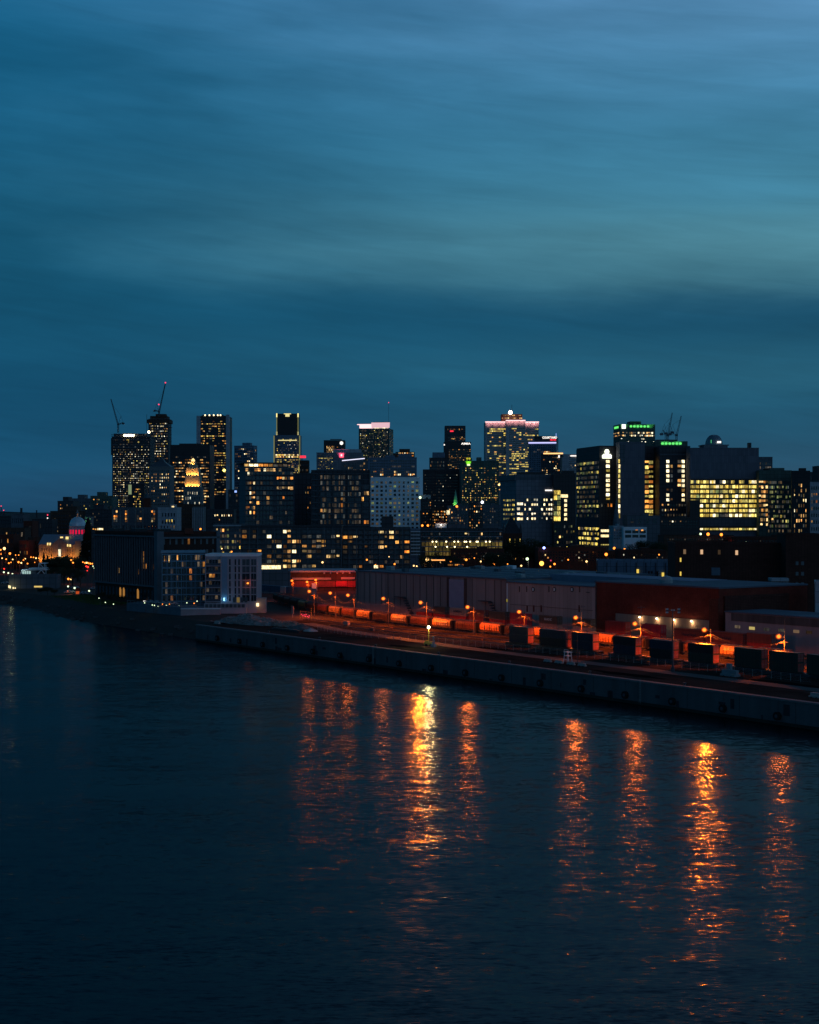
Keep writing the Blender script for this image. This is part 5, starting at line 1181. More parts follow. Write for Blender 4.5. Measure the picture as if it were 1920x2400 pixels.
# covered hopper wagons
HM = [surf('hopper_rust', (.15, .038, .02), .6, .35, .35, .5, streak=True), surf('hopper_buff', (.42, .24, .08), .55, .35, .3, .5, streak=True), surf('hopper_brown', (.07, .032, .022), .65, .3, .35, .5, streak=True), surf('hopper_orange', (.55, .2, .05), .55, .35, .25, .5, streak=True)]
HPROTO = {}
def hopper_proto(mi, letter):
    Lh = 12.4
    o = thing('covered_hopper', 'x', 'hopper wagon', (0, 0, 0), 0, 'covered hopper wagons on the curving track')
    m = MB(); n = 12; ring = []
    for k in range(n+1):
        a = pi*(-.10+1.2*k/n); ring.append((-1.5*cos(a), 2.75+1.55*sin(a)*(.92 if sin(a) > 0 else 1)))
    ring = [(-1.0, 1.15)]+[(-1.42, 1.7)]+ring+[(1.42, 1.7)]+[(1.0, 1.15)]
    x0, x1 = -Lh+.9, -.9
    for (ya, za), (yb, zb) in zip(ring, ring[1:]): m.quad((x0, ya, za), (x1, ya, za), (x1, yb, zb), (x0, yb, zb))
    m.poly([(x0, y, z) for y, z in ring]); m.poly([(x1, y, z) for y, z in reversed(ring)]); m.quad((x0, -1, 1.15), (x0, 1, 1.15), (x1, 1, 1.15), (x1, -1, 1.15))
    m.build('tank', HM[mi], o)
    m = MB()
    for k in range(4):
        c = x0+1.6+(x1-x0-3.2)*k/3; i = len(m.v); m.v += [(c-1.2, -.9, 1.15), (c+1.2, -.9, 1.15), (c+1.2, .9, 1.15), (c-1.2, .9, 1.15), (c-.3, -.4, .45), (c+.3, -.4, .45), (c+.3, .4, .45), (c-.3, .4, .45)]
        for f in ((4, 5, 6, 7), (0, 1, 5, 4), (1, 2, 6, 5), (2, 3, 7, 6), (3, 0, 4, 7)): m.f.append(tuple(i+q for q in f)); m.mi.append(0)
    m.build('discharge_chute', METAL, o)
    m = MB(); m.box(-Lh+.2, -.2, -1.45, -1.3, 1.0, 1.2); m.box(-Lh+.2, -.2, 1.3, 1.45, 1.0, 1.2); m.box(-Lh-.4, -Lh+1, -.3, .3, .8, 1.05); m.box(-1, .4, -.3, .3, .8, 1.05); m.box(-Lh+.2, -Lh+1.3, -1.3, 1.3, 1.02, 1.16); m.box(-1.3, -.2, -1.3, 1.3, 1.02, 1.16)
    for x in (-Lh+.3, -Lh+1.2, -1.2, -.3):
        for y in (-1.35, 1.35): m.cyl((x, y, 1.1), (x, y, 3.9), .04, .04, 4)
    m.build('underframe', METAL, o)
    for xe, xf in ((-Lh+.15, x0-.02), (x1+.02, -.15)):
        m = MB(); m.box(xe, xf, -1.25, 1.25, 1.17, 3.7); m.build('gap_shade', W['black'], o)  # black box added at each end so the gaps between wagons look dark
    m = MB()
    for k in range(9):
        xr = x0+(x1-x0)*k/8; m.box(xr-.06, xr+.06, -1.56, -1.40, 1.7, 3.4); m.box(xr-.06, xr+.06, 1.40, 1.56, 1.7, 3.4)
    m.box(x0, x1, -1.5, -1.38, 1.45, 1.72); m.box(x0, x1, 1.38, 1.5, 1.45, 1.72); m.build('side_rib', HM[2], o)
    m = MB(); m.box(x0-.2, x1+.2, -.45, .45, 4.28, 4.36)
    for k in range(4): c = x0+1.5+(x1-x0-3)*k/3; m.cyl((c, 0, 4.36), (c, 0, 4.5), .38, .38, 10)
    m.box(x0-.3, x1+.3, -.95, -.9, 4.12, 4.3); m.box(x0-.3, x1+.3, .9, .95, 4.12, 4.3); m.build('roof_walk', METAL, o)
    for x in (-Lh+1.5, -1.5):
        m = MB(); m.box(x-1, x+1, -.95, -.85, .3, .6); m.box(x-1, x+1, .85, .95, .3, .6); g = m.build('bogie', METAL, o)
        for dx in (-.65, .65): m = MB(); m.cyl((x+dx, -.8, .4), (x+dx, -.68, .4), .4, .4, 12); m.cyl((x+dx, .68, .4), (x+dx, .8, .4), .4, .4, 12); m.build('wheelset', METAL, g)
    if letter:
        text('lettering', 'Saskatchewan!', 1.35, surf('lettering_yellow', (.9, .75, .3), .5, .3, .1), o, (-Lh/2, -1.56, 3.15), (radians(82), 0, 0), extr=.02, shear=.3, off=.02)
        text('lettering', 'Government of Canada', .55, WL, o, (-Lh/2+1, -1.52, 2.2), (radians(92), 0, 0), extr=.02)
    return o
HL = {0: ('glowing red hopper wagon', 0, False)}
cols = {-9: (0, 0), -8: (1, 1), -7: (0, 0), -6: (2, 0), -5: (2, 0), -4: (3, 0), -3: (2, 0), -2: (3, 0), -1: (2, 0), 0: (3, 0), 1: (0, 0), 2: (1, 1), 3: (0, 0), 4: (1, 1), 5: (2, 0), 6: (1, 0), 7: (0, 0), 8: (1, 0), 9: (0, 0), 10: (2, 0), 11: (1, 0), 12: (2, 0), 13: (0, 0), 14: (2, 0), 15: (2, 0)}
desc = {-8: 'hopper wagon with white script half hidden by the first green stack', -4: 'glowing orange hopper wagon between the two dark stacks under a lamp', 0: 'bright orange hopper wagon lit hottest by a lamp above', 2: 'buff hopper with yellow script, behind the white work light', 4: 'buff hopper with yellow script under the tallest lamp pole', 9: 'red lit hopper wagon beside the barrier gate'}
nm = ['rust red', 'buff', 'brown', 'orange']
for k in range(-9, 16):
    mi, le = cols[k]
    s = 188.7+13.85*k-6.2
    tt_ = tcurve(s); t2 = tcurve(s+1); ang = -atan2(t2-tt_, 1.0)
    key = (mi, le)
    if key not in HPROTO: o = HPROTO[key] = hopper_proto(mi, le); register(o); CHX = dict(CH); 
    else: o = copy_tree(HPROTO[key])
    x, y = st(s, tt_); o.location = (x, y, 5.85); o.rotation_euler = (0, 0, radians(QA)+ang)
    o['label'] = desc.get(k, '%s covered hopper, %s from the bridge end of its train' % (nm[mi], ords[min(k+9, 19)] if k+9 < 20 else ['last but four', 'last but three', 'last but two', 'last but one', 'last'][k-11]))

# ---- yard lamps
GM = {684: .06, 720: .05, 740: .06, 725: .22, 774: .14, 815: .25, 898: .2, 986: 4.6, 1096: .55, 1217: .04, 1349: .45, 1488: .3, 1651: 1.7, 1825: .15}  # strength of each lamp's added beam for the water streaks
def yard_lamp(label, px, py, t, pole_px, power, arm=True, zb=5.7, wires=True):
    x, y = at(px, t); D = y; z = PZ(py, D)
    xp = PX(pole_px, D+.5)
    o = thing('yard_lamp', label, 'street lamp', (xp, D+.5, zb), 0, 'sodium lamps along the rail yard')
    h = z-zb; m = MB(); m.cyl((0, 0, 0), (0, 0, h+.2), .16, .1, 8); m.box(-.9, .9, -.05, .05, h-1.6, h-1.5); m.box(-.25, .25, -.3, -.1, 1.2, 2.0); m.build('pole', surf('pole_wood', (.13, .1, .08), .9, .15), o)
    dx = x-xp
    m = MB(); m.cyl((0, 0, h-.7), (dx*.6, -.3, h+.1), .06, .05, 6); m.cyl((dx*.6, -.3, h+.1), (dx, -.5, h+.28), .05, .05, 6); m.build('arm', METAL, o)
    m = MB(); m.lathe([(.12, .85), (.35, .75), (.5, .55)], 12, dx, -.5); mm = MB()
    for v in m.v: mm.v.append((v[0], v[1], v[2]+h))
    mm.f = m.f; mm.mi = m.mi; hd = mm.build('lamp_head', METAL, o)
    m = MB(); m.ball((dx, -.5, h), .5, 12, sz=.9); gb = m.build('globe', SODG, hd); m = MB(); m.ball((dx, -.5, h), .85, 14, sz=.9); m.build('halo_shell', halo_mat(), hd, smooth=True)  # the larger glowing ball is added as the lamp's halo
    lamp('lamp_light', (dx, -.5, h-.8), power*3.4, SOD, .45, spot=168, rot=(0, 0, 0), blend=.3, parent=o)
    if t < 100 and int(px) != 1217: lamp('lamp_spill', (dx, -1.2, h+.2), min(power, 4500)*(.6 if px > 850 else .22), (1, .24, .06), .5, parent=o); lamp('streak_beam', (dx, -1.1, h-.2), power*4.0*GM.get(int(px), 1), (1, .17, .008), .6, spot=70, rot=(radians(97), 0, radians(178)), blend=.5, parent=o)  # the second one is an added spot over the river for the water streaks
    return (xp, D+.5, z)
LAMPS = [(684.5, 1361, 108, 687, 1300, 'lamp in front of the canopy, nearest the white apartments'), (720, 1364, 106, 722, 900, 'small lamp under the canopy'), (740, 1359, 108, 742, 1300, 'lamp at the lit white canopy pillar'),
 (725, 1386, 58, 737, 3200, 'lamp over the barrier gate'), (774, 1390, 57, 787, 3000, 'lamp over the second hopper from the gate'), (815.5, 1395, 56, 830, 3400, 'lamp just past the fence corner'),
 (898.5, 1403, 54, 911, 3000, 'lamp on the pole with the junction box'), (986, 1412.4, 52.5, 1000.5, 5200, 'biggest glowing lamp on the tall pole behind the white work light'), (1096, 1423, 51, 1111, 3600, 'lamp before the rust container pair'),
 (1217, 1434, 50, 1229.5, 4200, 'lamp before the crimson container'),
 (1349.6, 1447.7, 49.5, 1363, 6000, 'lamp over the third dark stack'), (1488.5, 1462, 49.3, 1502, 6500, 'lamp before the brick shed corner'), (1651, 1476.5, 49, 1666, 7500, 'lamp over the long lettered containers'), (1825.5, 1492, 48.7, 1839, 7500, 'lamp nearest the bridge')]
tips = []
for (px, py, t, pp, pw, lb) in LAMPS: tips.append(yard_lamp('orange sodium '+lb, px, py, t, pp, pw*1.0))
for i in range(3, len(tips)-1):
    a, b_ = tips[i], tips[i+1]
    m = MB()
    for off in (-.8, .8):
        prev = None
        for k in range(9):
            f = k/8; p = (a[0]+(b_[0]-a[0])*f+off*.8-a[0], a[1]+(b_[1]-a[1])*f-a[1], a[2]+(b_[2]-a[2])*f-1.5-2.0*4*f*(1-f)-a[2])
            if prev: m.cyl(prev, p, .035, .035, 4, cap=False)
            prev = p
    o = m.build('overhead_wire', STEEL, None, a); o.data.materials[0] = METAL; tag(o, 'pair of sagging wires between the %s and %s yard poles from the gate' % (ords[i-3], ords[i-2]), 'wire', 'wires between the yard poles')

# ---- sheds
s1 = Bld('port_shed', 'long grey panelled port shed with dark vertical joints', 835, 1188, 1339, 653.4, 'grey', ang=QA, dep=75, base=5.6, cat='shed', parapet=False)
s1.wall.data.materials[0] = surf('shed_panel', (.34, .25, .23), .8, .2, .36, .1, streak=True, panel=(3.6, 40, .05))
m = MB()
for px in (839, 854, 867, 881.5, 895, 909.7, 924, 938.5, 953, 969, 984.6, 1000.5, 1016.5, 1032.5, 1107, 1139, 1160, 1175): u = s1.fx(px); m.box(u-.14, u+.14, -.08, .02, s1.h*.24, s1.h-.3)
m.build('panel_joint', W['black'], s1.root)
for px in (1051, 1091): u = s1.fx(px); s1.part('door_gap', u-.9, u+.9, -.12, .02, 0, s1.h-.3, W['black'])
s1.part('sliding_door', s1.fx(1053.5), s1.fx(1088), -.18, .02, 1, s1.h-1, surf('door_lilac', (.30, .28, .36), .7, .3, .15))
RF = surf('shed_roof', (.09, .11, .14), .85, .25, .35, .06, fine=(.6, .3))
s1.part('roof', -.3, s1.w+.3, -.5, s1.d, s1.h+.01, s1.h+.5, RF)
rr = random.Random(21)
for k in range(14):
    u, v = rr.uniform(3, s1.w-6), rr.uniform(6, 66); q = MB(); ww = rr.uniform(1, 5); q.box(u, u+ww, v, v+2, s1.h+.5, s1.h+.5+rr.uniform(.7, 1.6)); q.build('roof_vent', rr.choice([W['slate'], STEEL, W['white']]), s1.root)
for k in range(4): q = MB(); q.box(2, s1.w-2, 14+k*15, 14.5+k*15, s1.h+.5, s1.h+.8); q.build('roof_pipe', STEEL, s1.root)
for (px, yy) in ((945, 1400), (1145, 1410)):   # curved conveyor stairs
    u = s1.fx(px); zt = s1.fz(yy, u); q = MB(); q.box(u-4, u+2, -2, -.2, zt, zt+.35)
    for k in range(9): q.box(u+2+k*.75, u+2.9+k*.75, -1.8, -.3, zt-k*.95-.6, zt-k*.95)
    q.box(u+8, u+8.4, -1.8, -.3, 0, zt-7.5); q.build('outside_stair', METAL, s1.root)
s1.done()
s2 = Bld('port_shed', 'pale panelled shed with small windows and round vents next to the brick shed', 1188.5, 1395, 1365, at(1188.5, 91.6)[1], 'white', ang=QA, dep=20, base=5.6, cat='shed', parapet=False)
s2.wall.data.materials[0] = surf('shed_pale', (.42, .32, .29), .8, .2, .34, .12, streak=True, panel=(2.1, 30, .05))
s2.part('roof', -.2, s2.w+.2, -.4, s2.d, s2.h+.01, s2.h+.4, RF); s2.part('lit_pillar', 0, .5, -.2, .05, 2, s2.h-.3, WL); s2.part('yellow_sign', 0, .6, -.3, -.21, s2.fz(1410.5), s2.fz(1404), glow('sign_pale_yellow', (.9, .75, .1), .25))
s2.part('raised_roof', -1, s2.w+24, 22, 40, s2.h-.2, s2.h+2.6, surf('fascia_lilac', (.22, .22, .29), .8, .2, .15))
for px in (1218, 1235, 1287, 1359): u = s2.fx(px); z = s2.fz(1380.5, u); s2.part('window', u-.28, u+.28, -.08, .02, z-1.1, z+1, W['black'])
for px in (1250, 1300, 1341): u = s2.fx(px); z = s2.fz(1381.5, u); q = MB(); q.cyl((u, -.15, z), (u, 0, z), .9, .9, 14); o = q.build('round_vent', W['black'], s2.root); q = MB(); q.box(u-.1, u+.5, -.45, -.15, z-.5, z+.5); q.build('vent_hood', WL, o)
for px in (1236, 1251.5, 1269, 1358): u = s2.fx(px); z = s2.fz(1426.5, u); s2.part('window', u-.38, u+.38, -.08, .02, z-1.2, z+1.2, surf('rust_shutter', (.12, .03, .02), .8, .2))
s2.part('pipe_run', 2, s2.w-1, -.2, -.1, s2.fz(1416), s2.fz(1416)+.15, METAL); s2.part('duct', s2.fx(1375), s2.fx(1382), -.3, 0, s2.fz(1389, s2.w*.9), s2.fz(1387, s2.w*.9), METAL); s2.done()
s3 = Bld('port_shed', 'huge red brick shed wall with a bare concrete base', 1396, 1686, 1364.5, at(1396, 91)[1], 'brick', ang=QA, dep=42, base=5.6, cat='shed', parapet=False)
s3.wall.data.materials[0] = surf('brick_shed', (.22, .045, .03), .92, .12, .40, .15, panel=(.8, .3, .03))
s3.part('roof', -.2, s3.w+.2, -.3, s3.d, s3.h+.01, s3.h+.5, RF); s3.part('concrete_base', s3.w*.18, s3.w+.05, -.25, .02, 0, s3.fz(1440, s3.w*.3), surf('base_concrete', (.25, .2, .16), .9, .2, .35, .25, streak=True))
s3.part('downpipe', .2, .5, -.3, 0, 0, s3.h-.3, METAL); s3.part('end_bay', s3.w-4, s3.w+.1, -.35, .02, 0, s3.fz(1404, s3.w), W['brick'])
q = MB(); q.lathe([(2.2, s3.h+.5), (2.2, s3.h+1.6), (1.6, s3.h+2.6), (.3, s3.h+3)], 12, s3.fx(1527), 7); q.build('roof_ventilator', STEEL, s3.root)
for px, py in ((1504, 1446.5), (1544, 1449.5), (1584, 1452.5), (1625.5, 1456)): u = s3.fx(px); z = s3.fz(py, u); q = MB(); q.ball((u, -.9, z), .38, 8, sz=.6); q.build('wall_lamp', glow('wall_lamp', (1, .78, .5), 8), s3.root); lamp('wall_light', (u, -1.0, z-.5), 220, (1, .55, .25), .3, parent=s3.root)
s3.done()
s4 = Bld('port_shed', 'dark end bay stepping down from the brick shed', 1686.5, 1700, 1404, at(1686.5, 93)[1], 'brickdark', ang=QA, dep=30, base=5.6, cat='shed'); s4.done()
s5 = Bld('warehouse', 'low white building with one row of small windows', 1700.5, 1935, 1435, at(1700.5, 90)[1], 'white', ang=QA, dep=18, base=5.6, cat='building', parapet=False)
s5.wall.data.materials[0] = surf('low_white', (.33, .26, .26), .85, .2, .28, .2, streak=True)
s5.part('roof', -.2, s5.w, -.3, s5.d, s5.h+.01, s5.h+.4, RF); s5.part('upper_band', 2.5, s5.w, -.15, .02, s5.fz(1455, 3), s5.fz(1437, 3), surf('rusty_band', (.10, .085, .08), .9, .2, .5, .4, streak=True))
for px, py, c in ((1729, 1469, 'd'), (1763, 1472.5, 'w'), (1797, 1475, 'd'), (1832, 1477.5, 'd'), (1867, 1480, 'a'), (1897, 1482, 'd')):
    u = s5.fx(px); z = s5.fz(py, u); s5.part('window', u-1.1, u+1.1, -.1, .02, z-.45, z+.45, {'d': LIT['d'], 'w': glow('window_pale', (.8, .62, .2), .6), 'a': glow('window_pale_dim', (.8, .5, .3), .18)}[c])
s5.done()
b = Bld('office_block', 'blue grey panelled building with dark pilasters behind the brick shed', 1400, 1583, 1318, 700, 'bluish', dep=20, ang=-6); b.fins('pilaster', W['black'], 8, .07, .5)
for px, py in ((1495, 1339), (1554, 1346.5)): u = b.fx(px); z = b.fz(py); b.part('window', u-.5, u+.5, -.6, .02, z-1.0, z+1.0, glow('window_yellow', (1, .7, .12), .9))
for px in (1521, 1528, 1541, 1567, 1574): u = b.fx(px); z = b.fz(1344); b.part('window', u-.4, u+.4, -.1, .02, z-1.2, z+1.2, GL)
b.done()
b = Bld('brewery_block', 'big dark brick industrial block with a few tall lit windows', 1583, 1930, 1278, 610, 'brickdark', dep=30, ang=-4)
for px, py, c in ((1605, 1293, .25), (1645, 1293.5, 1), (1686, 1294, .06), (1727, 1295, 1)): u = b.fx(px); z = b.fz(py); b.part('window', u-.5, u+.5, -.12, .02, z-.9, z+.9, glow('window_cream%d' % int(c*100), (1, .62, .35), .75*c))
for py in (1312, 1344.5): u = b.fx(1595.5); z = b.fz(py); b.part('window', u-.28, u+.28, -.12, .02, z-.8, z+.8, glow('window_yellow', (1, .7, .12), .9))
b.part('metal_door', b.fx(1668), b.fx(1688), -.15, .02, b.fz(1348), b.fz(1330), surf('door_bluegrey', (.10, .13, .17), .6, .4)); b.done()
b = Bld('brewery_block', 'taller dark brick tower with columns of faint windows', 1842, 1932, 1257, 596, 'brickdark', dep=20, ang=-4)
b.grid('F', (1862, 1888), 2, (1308, 1430), 5, .5, .35, 0, 'd', dark=surf('window_dull', (.12, .13, .14), .4, .5)); b.grid('F', (1790, 1830), 1, (1300, 1340), 1, .1, .1, 0, 'd') if False else None; b.done()
b = Bld('brewery_block', 'black low block in front of the brick tower with one lit window', 1704, 1850, 1372, 560, 'brickdark', dep=14, ang=-6)
u = b.fx(1778); z = b.fz(1393); b.part('window', u-.6, u+.6, -.12, .02, z-.5, z+.5, glow('window_pale', (.8, .62, .2), .6)); b.done()
t = Bld('storage_silo', 'pale square silo bin beside the lit single window', 1808, 1849, 1362, 545, 'pale', dep=6, ang=-4, cat='silo'); t.wall.data.materials[0] = surf('silo_skin', (.22, .17, .16), .85, .2, .25, .4, streak=True, panel=(1.0, 9, .05)); t.fins('rib', METAL, 6, .03, .12); t.done()
b = Bld('warehouse', 'tall pale wall cut by the picture edge', 1911, 1950, 1370, 490, 'pale', dep=12, ang=-14, base=5.6); b.done()

# ---- canopy building with red load behind the yard
b = Bld('loading_shed', 'low loading shed with a bright red lit bay under its canopy', 680, 835, 1341, 800, 'brown', dep=30, ang=4, base=6, parapet=False)
b.part('roof', -1, b.w+1, -1.5, b.d, b.h, b.h+.8, W['pale']); b.part('roof_edge', -18, b.w, -.9, 0, b.h-1.2, b.h-.1, W['brown'])
b.part('fascia', 1, b.w*.62, -.7, .02, b.fz(1359), b.fz(1354), surf('fascia_buff', (.5, .35, .28), .7, .3)); b.part('fascia', b.w*.77, b.w*.98, -.7, .02, b.fz(1358), b.fz(1353), surf('fascia_buff', (.5, .35, .28), .7, .3))
b.part('red_panel', b.w*.69, b.w*.86, -1.2, .02, b.fz(1375), b.fz(1362), CM['crimson']); b.part('red_panel', b.w*.02, b.w*.68, -.8, .02, b.fz(1376), b.fz(1362.5), CM['rust']); b.part('red_panel', b.w*.87, b.w*.99, -.8, .02, b.fz(1376), b.fz(1362), CM['red'])
b.part('white_pillar', b.fx(731), b.fx(743), -1.4, -.1, 0, b.fz(1367), WL)
for px in (760, 775, 790, 804, 820): u = b.fx(px); q = MB(); q.ball((u, -1.6, b.fz(1343)), .5, 6); q.build('eave_lamp', surf('lamp_shade_pale', (.5, .45, .4), .6), b.root)
lamp('bay_light', (b.w*.78, -9, b.fz(1352)), 3000, (1, .07, .01), .5, parent=b.root); lamp('bay_light', (b.w*.3, -8, b.fz(1352)), 2200, SOD, .5, parent=b.root); b.done()
b = Bld('warehouse', 'dark blank wall left of the loading shed', 603, 681, 1342, 790, 'slate', dep=20, ang=4, base=6); b.done()

# ---- white condominium at the waterside
D = 645
b = Bld('apartment_block', 'white waterside apartment block with glass balconies and slit windows', 482, 602.5, 1304, D, 'white', dep=20, base=5.6)
b.wall.data.materials[0] = surf('condo_white', (.34, .32, .35), .8, .25, .12, .3)
rows = [(1310+16.8*k, 1325+16.8*k) for k in range(6)]
for k, (pa, pb) in enumerate(rows):
    za, zb = b.fz(pb), b.fz(pa)
    # balconies
    b.part('balcony_slab', .2, b.fx(519), -1.5, .02, za-.35, za-.05, b.wall.data.materials[0])
    b.part('balcony_glass', .3, b.fx(518), -1.45, -1.4, za, za+1.0, surf('rail_glass', (.06, .07, .09), .1, .8, .1))
    for i in range(5):
        u0 = b.fx(483+7*i)+.1; c = LIT['d'] if (i+k) % 4 == 0 else GLB if (i*k) % 3 else GL
        if k == 2 and i in (1, 2): c = LIT['o']
        b.part('window', u0, u0+1.05, -.1, .02, za+.05, zb-.3, c)
    for px in (539, 552, 560.5): u = b.fx(px); b.part('window', u-.3, u+.3, -.1, .02, za+.1, zb-.1, GL)
    for (pa_, pb_) in ((568, 576), (577, 585), (589, 594.5), (595.5, 600.5)): b.part('window', b.fx(pa_), b.fx(pb_), -.1, .02, za, zb-.1, GLB if (k+int(pa_)) % 3 else GL)
for px in (482.8, 518.7): u = b.fx(px); b.part('fin', u-.15, u+.15, -1.6, .05, 2, b.h+.3, b.wall.data.materials[0])
b.part('recess_wall', b.fx(519.3), b.fx(533), -.3, .02, b.fz(1412), b.h-.3, surf('condo_blue_shade', (.16, .28, .38), .8, .25, .1))  # white wall; the recess's blue light and shade are put into its colour
b.part('fin', b.fx(586), b.fx(588), -.4, .05, b.fz(1412), b.h, b.wall.data.materials[0])
b.part('lamp_reflection', b.fx(581)-.35, b.fx(581)+.35, -.5, -.1, b.fz(1368.5), b.fz(1365.5), SODF); lamp('reflection_light', (b.fx(581), -1.2, b.fz(1367)), 60, SOD, .3, parent=b.root)  # glowing box and light stand in for a lamp reflected in the facade
b.part('podium', -.1, b.fx(580), -4, -.02, 0, b.fz(1413), b.wall.data.materials[0])
for k in range(10): u0 = b.fx(484+9.4*k); b.part('window', u0, u0+1.35, -4.1, -3.98, b.fz(1424, 0, -4), b.fz(1416, 0, -4), GLB)
b.part('lit_window', b.fx(601.5), b.fx(607), -.6, .1, b.fz(1421), b.fz(1413.5), glow('window_peach', (1, .72, .38), 2.2)); b.part('blue_lamp', b.fx(524.5), b.fx(527), -.9, -.5, b.fz(1408), b.fz(1401), glow('lamp_cyan', (.35, .75, 1), 2.5)); b.part('annex', b.fx(602.5), b.fx(622), 1, 6, 0, b.fz(1402), surf('annex_wall', (.4, .3, .27), .9, .2))
lamp('blue_light', (b.fx(528), -1.6, b.fz(1404)), 50, (.25, .6, 1), .3, parent=b.root)
for k in range(4): b.part('window', b.fx(546+9*k), b.fx(553+9*k), -.12, .02, b.fz(1412), b.fz(1400), glow('lobby_dim', (.9, .6, .2), .16) if k in (1,) else GLB)
b.done()
b = Bld('apartment_block', 'teal tinted glass wing of the waterside apartments with pale fins', 380, 481.5, 1297, 662, 'bluish', dep=16, ang=10, base=5.6)
b.grid('F', (381, 481), 16, (1299, 1410), 7, .78, .72, .04, 'wo', dim=.14, dark=GL, hot=.1); b.fins('fin', surf('fin_teal', (.22, .34, .42), .6, .3), 9, .1, .6); b.slabs('floor_slab', surf('fin_teal', (.22, .34, .42), .6, .3), 1300, 1410, 7, .3, .5, 'F'); b.part('roof_edge', -.5, b.w, -.9, .5, b.h+.2, b.h+1.3, surf('fin_teal', (.22, .34, .42), .6, .3))
b.grid('F', (384, 398), 4, (1302, 1318), 1, .5, .9, .99, 'a'); b.done()
t = thing('terrace_wall', 'pale stepped concrete terrace wall before the waterside apartments', 'retaining wall', (PX(424, 634), 634, 5.0)); w_ = PX(516, 634)-PX(424, 634)
m = MB(); m.box(0, w_, 0, 3, -1, PZ(1428, 634)-5); m.build('wall', surf('terrace_conc', (.33, .28, .29), .9, .2, .2, .3), t); m = MB(); m.box(-.1, w_+.1, -.2, 3, PZ(1428, 634)-5.0, PZ(1428, 634)-4.7); m.build('coping', WL, t)
t = thing('terrace_wall', 'long dark concrete retaining wall beside the river bank', 'retaining wall', (PX(297, 668), 668, 4.0), atan2(-34, PX(424, 634)-PX(297, 668))); 
w_ = sqrt(34**2+(PX(424, 634)-PX(297, 668))**2); m = MB(); m.box(0, w_-.1, 0, 12, -2, PZ(1413, 660)-4.4); m.build('wall', surf('terrace_dark', (.11, .14, .17), .9, .2, .25, .3), t)
m = MB()
for k in range(16): m.cyl((w_*k/15, .3, PZ(1413, 660)-4.4), (w_*k/15, .3, PZ(1413, 660)-3.4), .05, .05, 5)
m.cyl((0, .3, PZ(1413, 660)-3.4), (w_, .3, PZ(1413, 660)-3.4), .05, .05, 5); m.build('railing', STEEL, t)

# ---- old cold storage building
b = Bld('cold_storage_building', 'massive dark old warehouse with close tall pilasters and an arcaded base', 371, 512, 1252, 690, 'brickdark', ang=35.6, x0=224, base=5.6, parapet=True)
b.wall.data.materials[0] = surf('storage_brick', (.05, .028, .024), .9, .15, .25, .2)
ST = surf('storage_stone', (.13, .145, .165), .9, .15, .2, .3)
b.fins('pilaster', ST, 26, .13, .7, 'L', z0=b.h*.27, z1=b.h*.96); b.fins('pilaster', ST, 4, .12, .6, 'F', z0=b.h*.3, z1=b.h*.78)
b.grid('L', None, 52, None, 9, .35, .62, .0, 'a', dark=GL) if False else None
zz = b.h
for j in range(7):
    for k in range(26):
        u = b.d*(k+.5)/26; z = zz*.32+(zz*.6)*j/7
        c = LIT['a'] if (j, k) in ((1, 7), (2, 4), (2, 5), (3, 5), (1, 15), (2, 1), (4, 5)) else GL
        b.put('L', u-.55, u-.1, z+.6, z+2.9, c); b.put('L', u+.1, u+.55, z+.6, z+2.9, c)
for k in range(18):
    u = b.d*(k+.5)/18; z = zz*.08
    c = LIT['a'] if k in (2, 5, 9, 10) else GL
    q = MB(); q.box(-.15, .05, u-.9, u+.9, z, z+3.6)
    for i in range(6):
        a0, a1 = pi*i/6, pi*(i+1)/6; q.poly([(-.15, u, z+3.6), (-.15, u+.9*cos(a0), z+3.6+.9*sin(a0)), (-.15, u+.9*cos(a1), z+3.6+.9*sin(a1))])
    q.build('arched_window', glow('arch_amber', (1, .45, .1), .35) if k in (5, 9, 10) else GL, b.root)
b.part('base_cornice', -.9, .02, -.5, b.d, zz*.26, zz*.28, ST)
b.part('cornice', -1.0, .02, -.9, b.d, zz*.955, zz*.975, ST); b.part('cornice', -1.0, b.w+.5, -1.0, -.02, zz*.935, zz*.96, ST); b.part('corner_tower', -1.1, 2.2, -1.1, 2.2, 0, zz+1.2, ST); b.part('corner_tower', b.w-1.4, b.w+.4, -1.0, 2, 0, zz+1.6, ST)
b.part('gable', b.w*.42, b.w*.56, -.9, 1, zz, zz+2.6, W['brick'])
b.grid('F', None, 9, None, 6, .3, .5, .06, 'wo', dark=surf('window_dull', (.12, .13, .14), .4, .5))
for k in range(5): b.part('roof_plant', 3+(k%2)*5, 9+(k%2)*6, b.d*(.08+.18*k), b.d*(.14+.18*k), zz+.2, zz+2.2, W['black'])
text('sign_lettering', 'SOLANO', 1.0, SWARM, b.root, (-1.1, b.d*.16, zz*.05), (pi/2, 0, -pi/2), sx=1.0, off=.03); b.done()

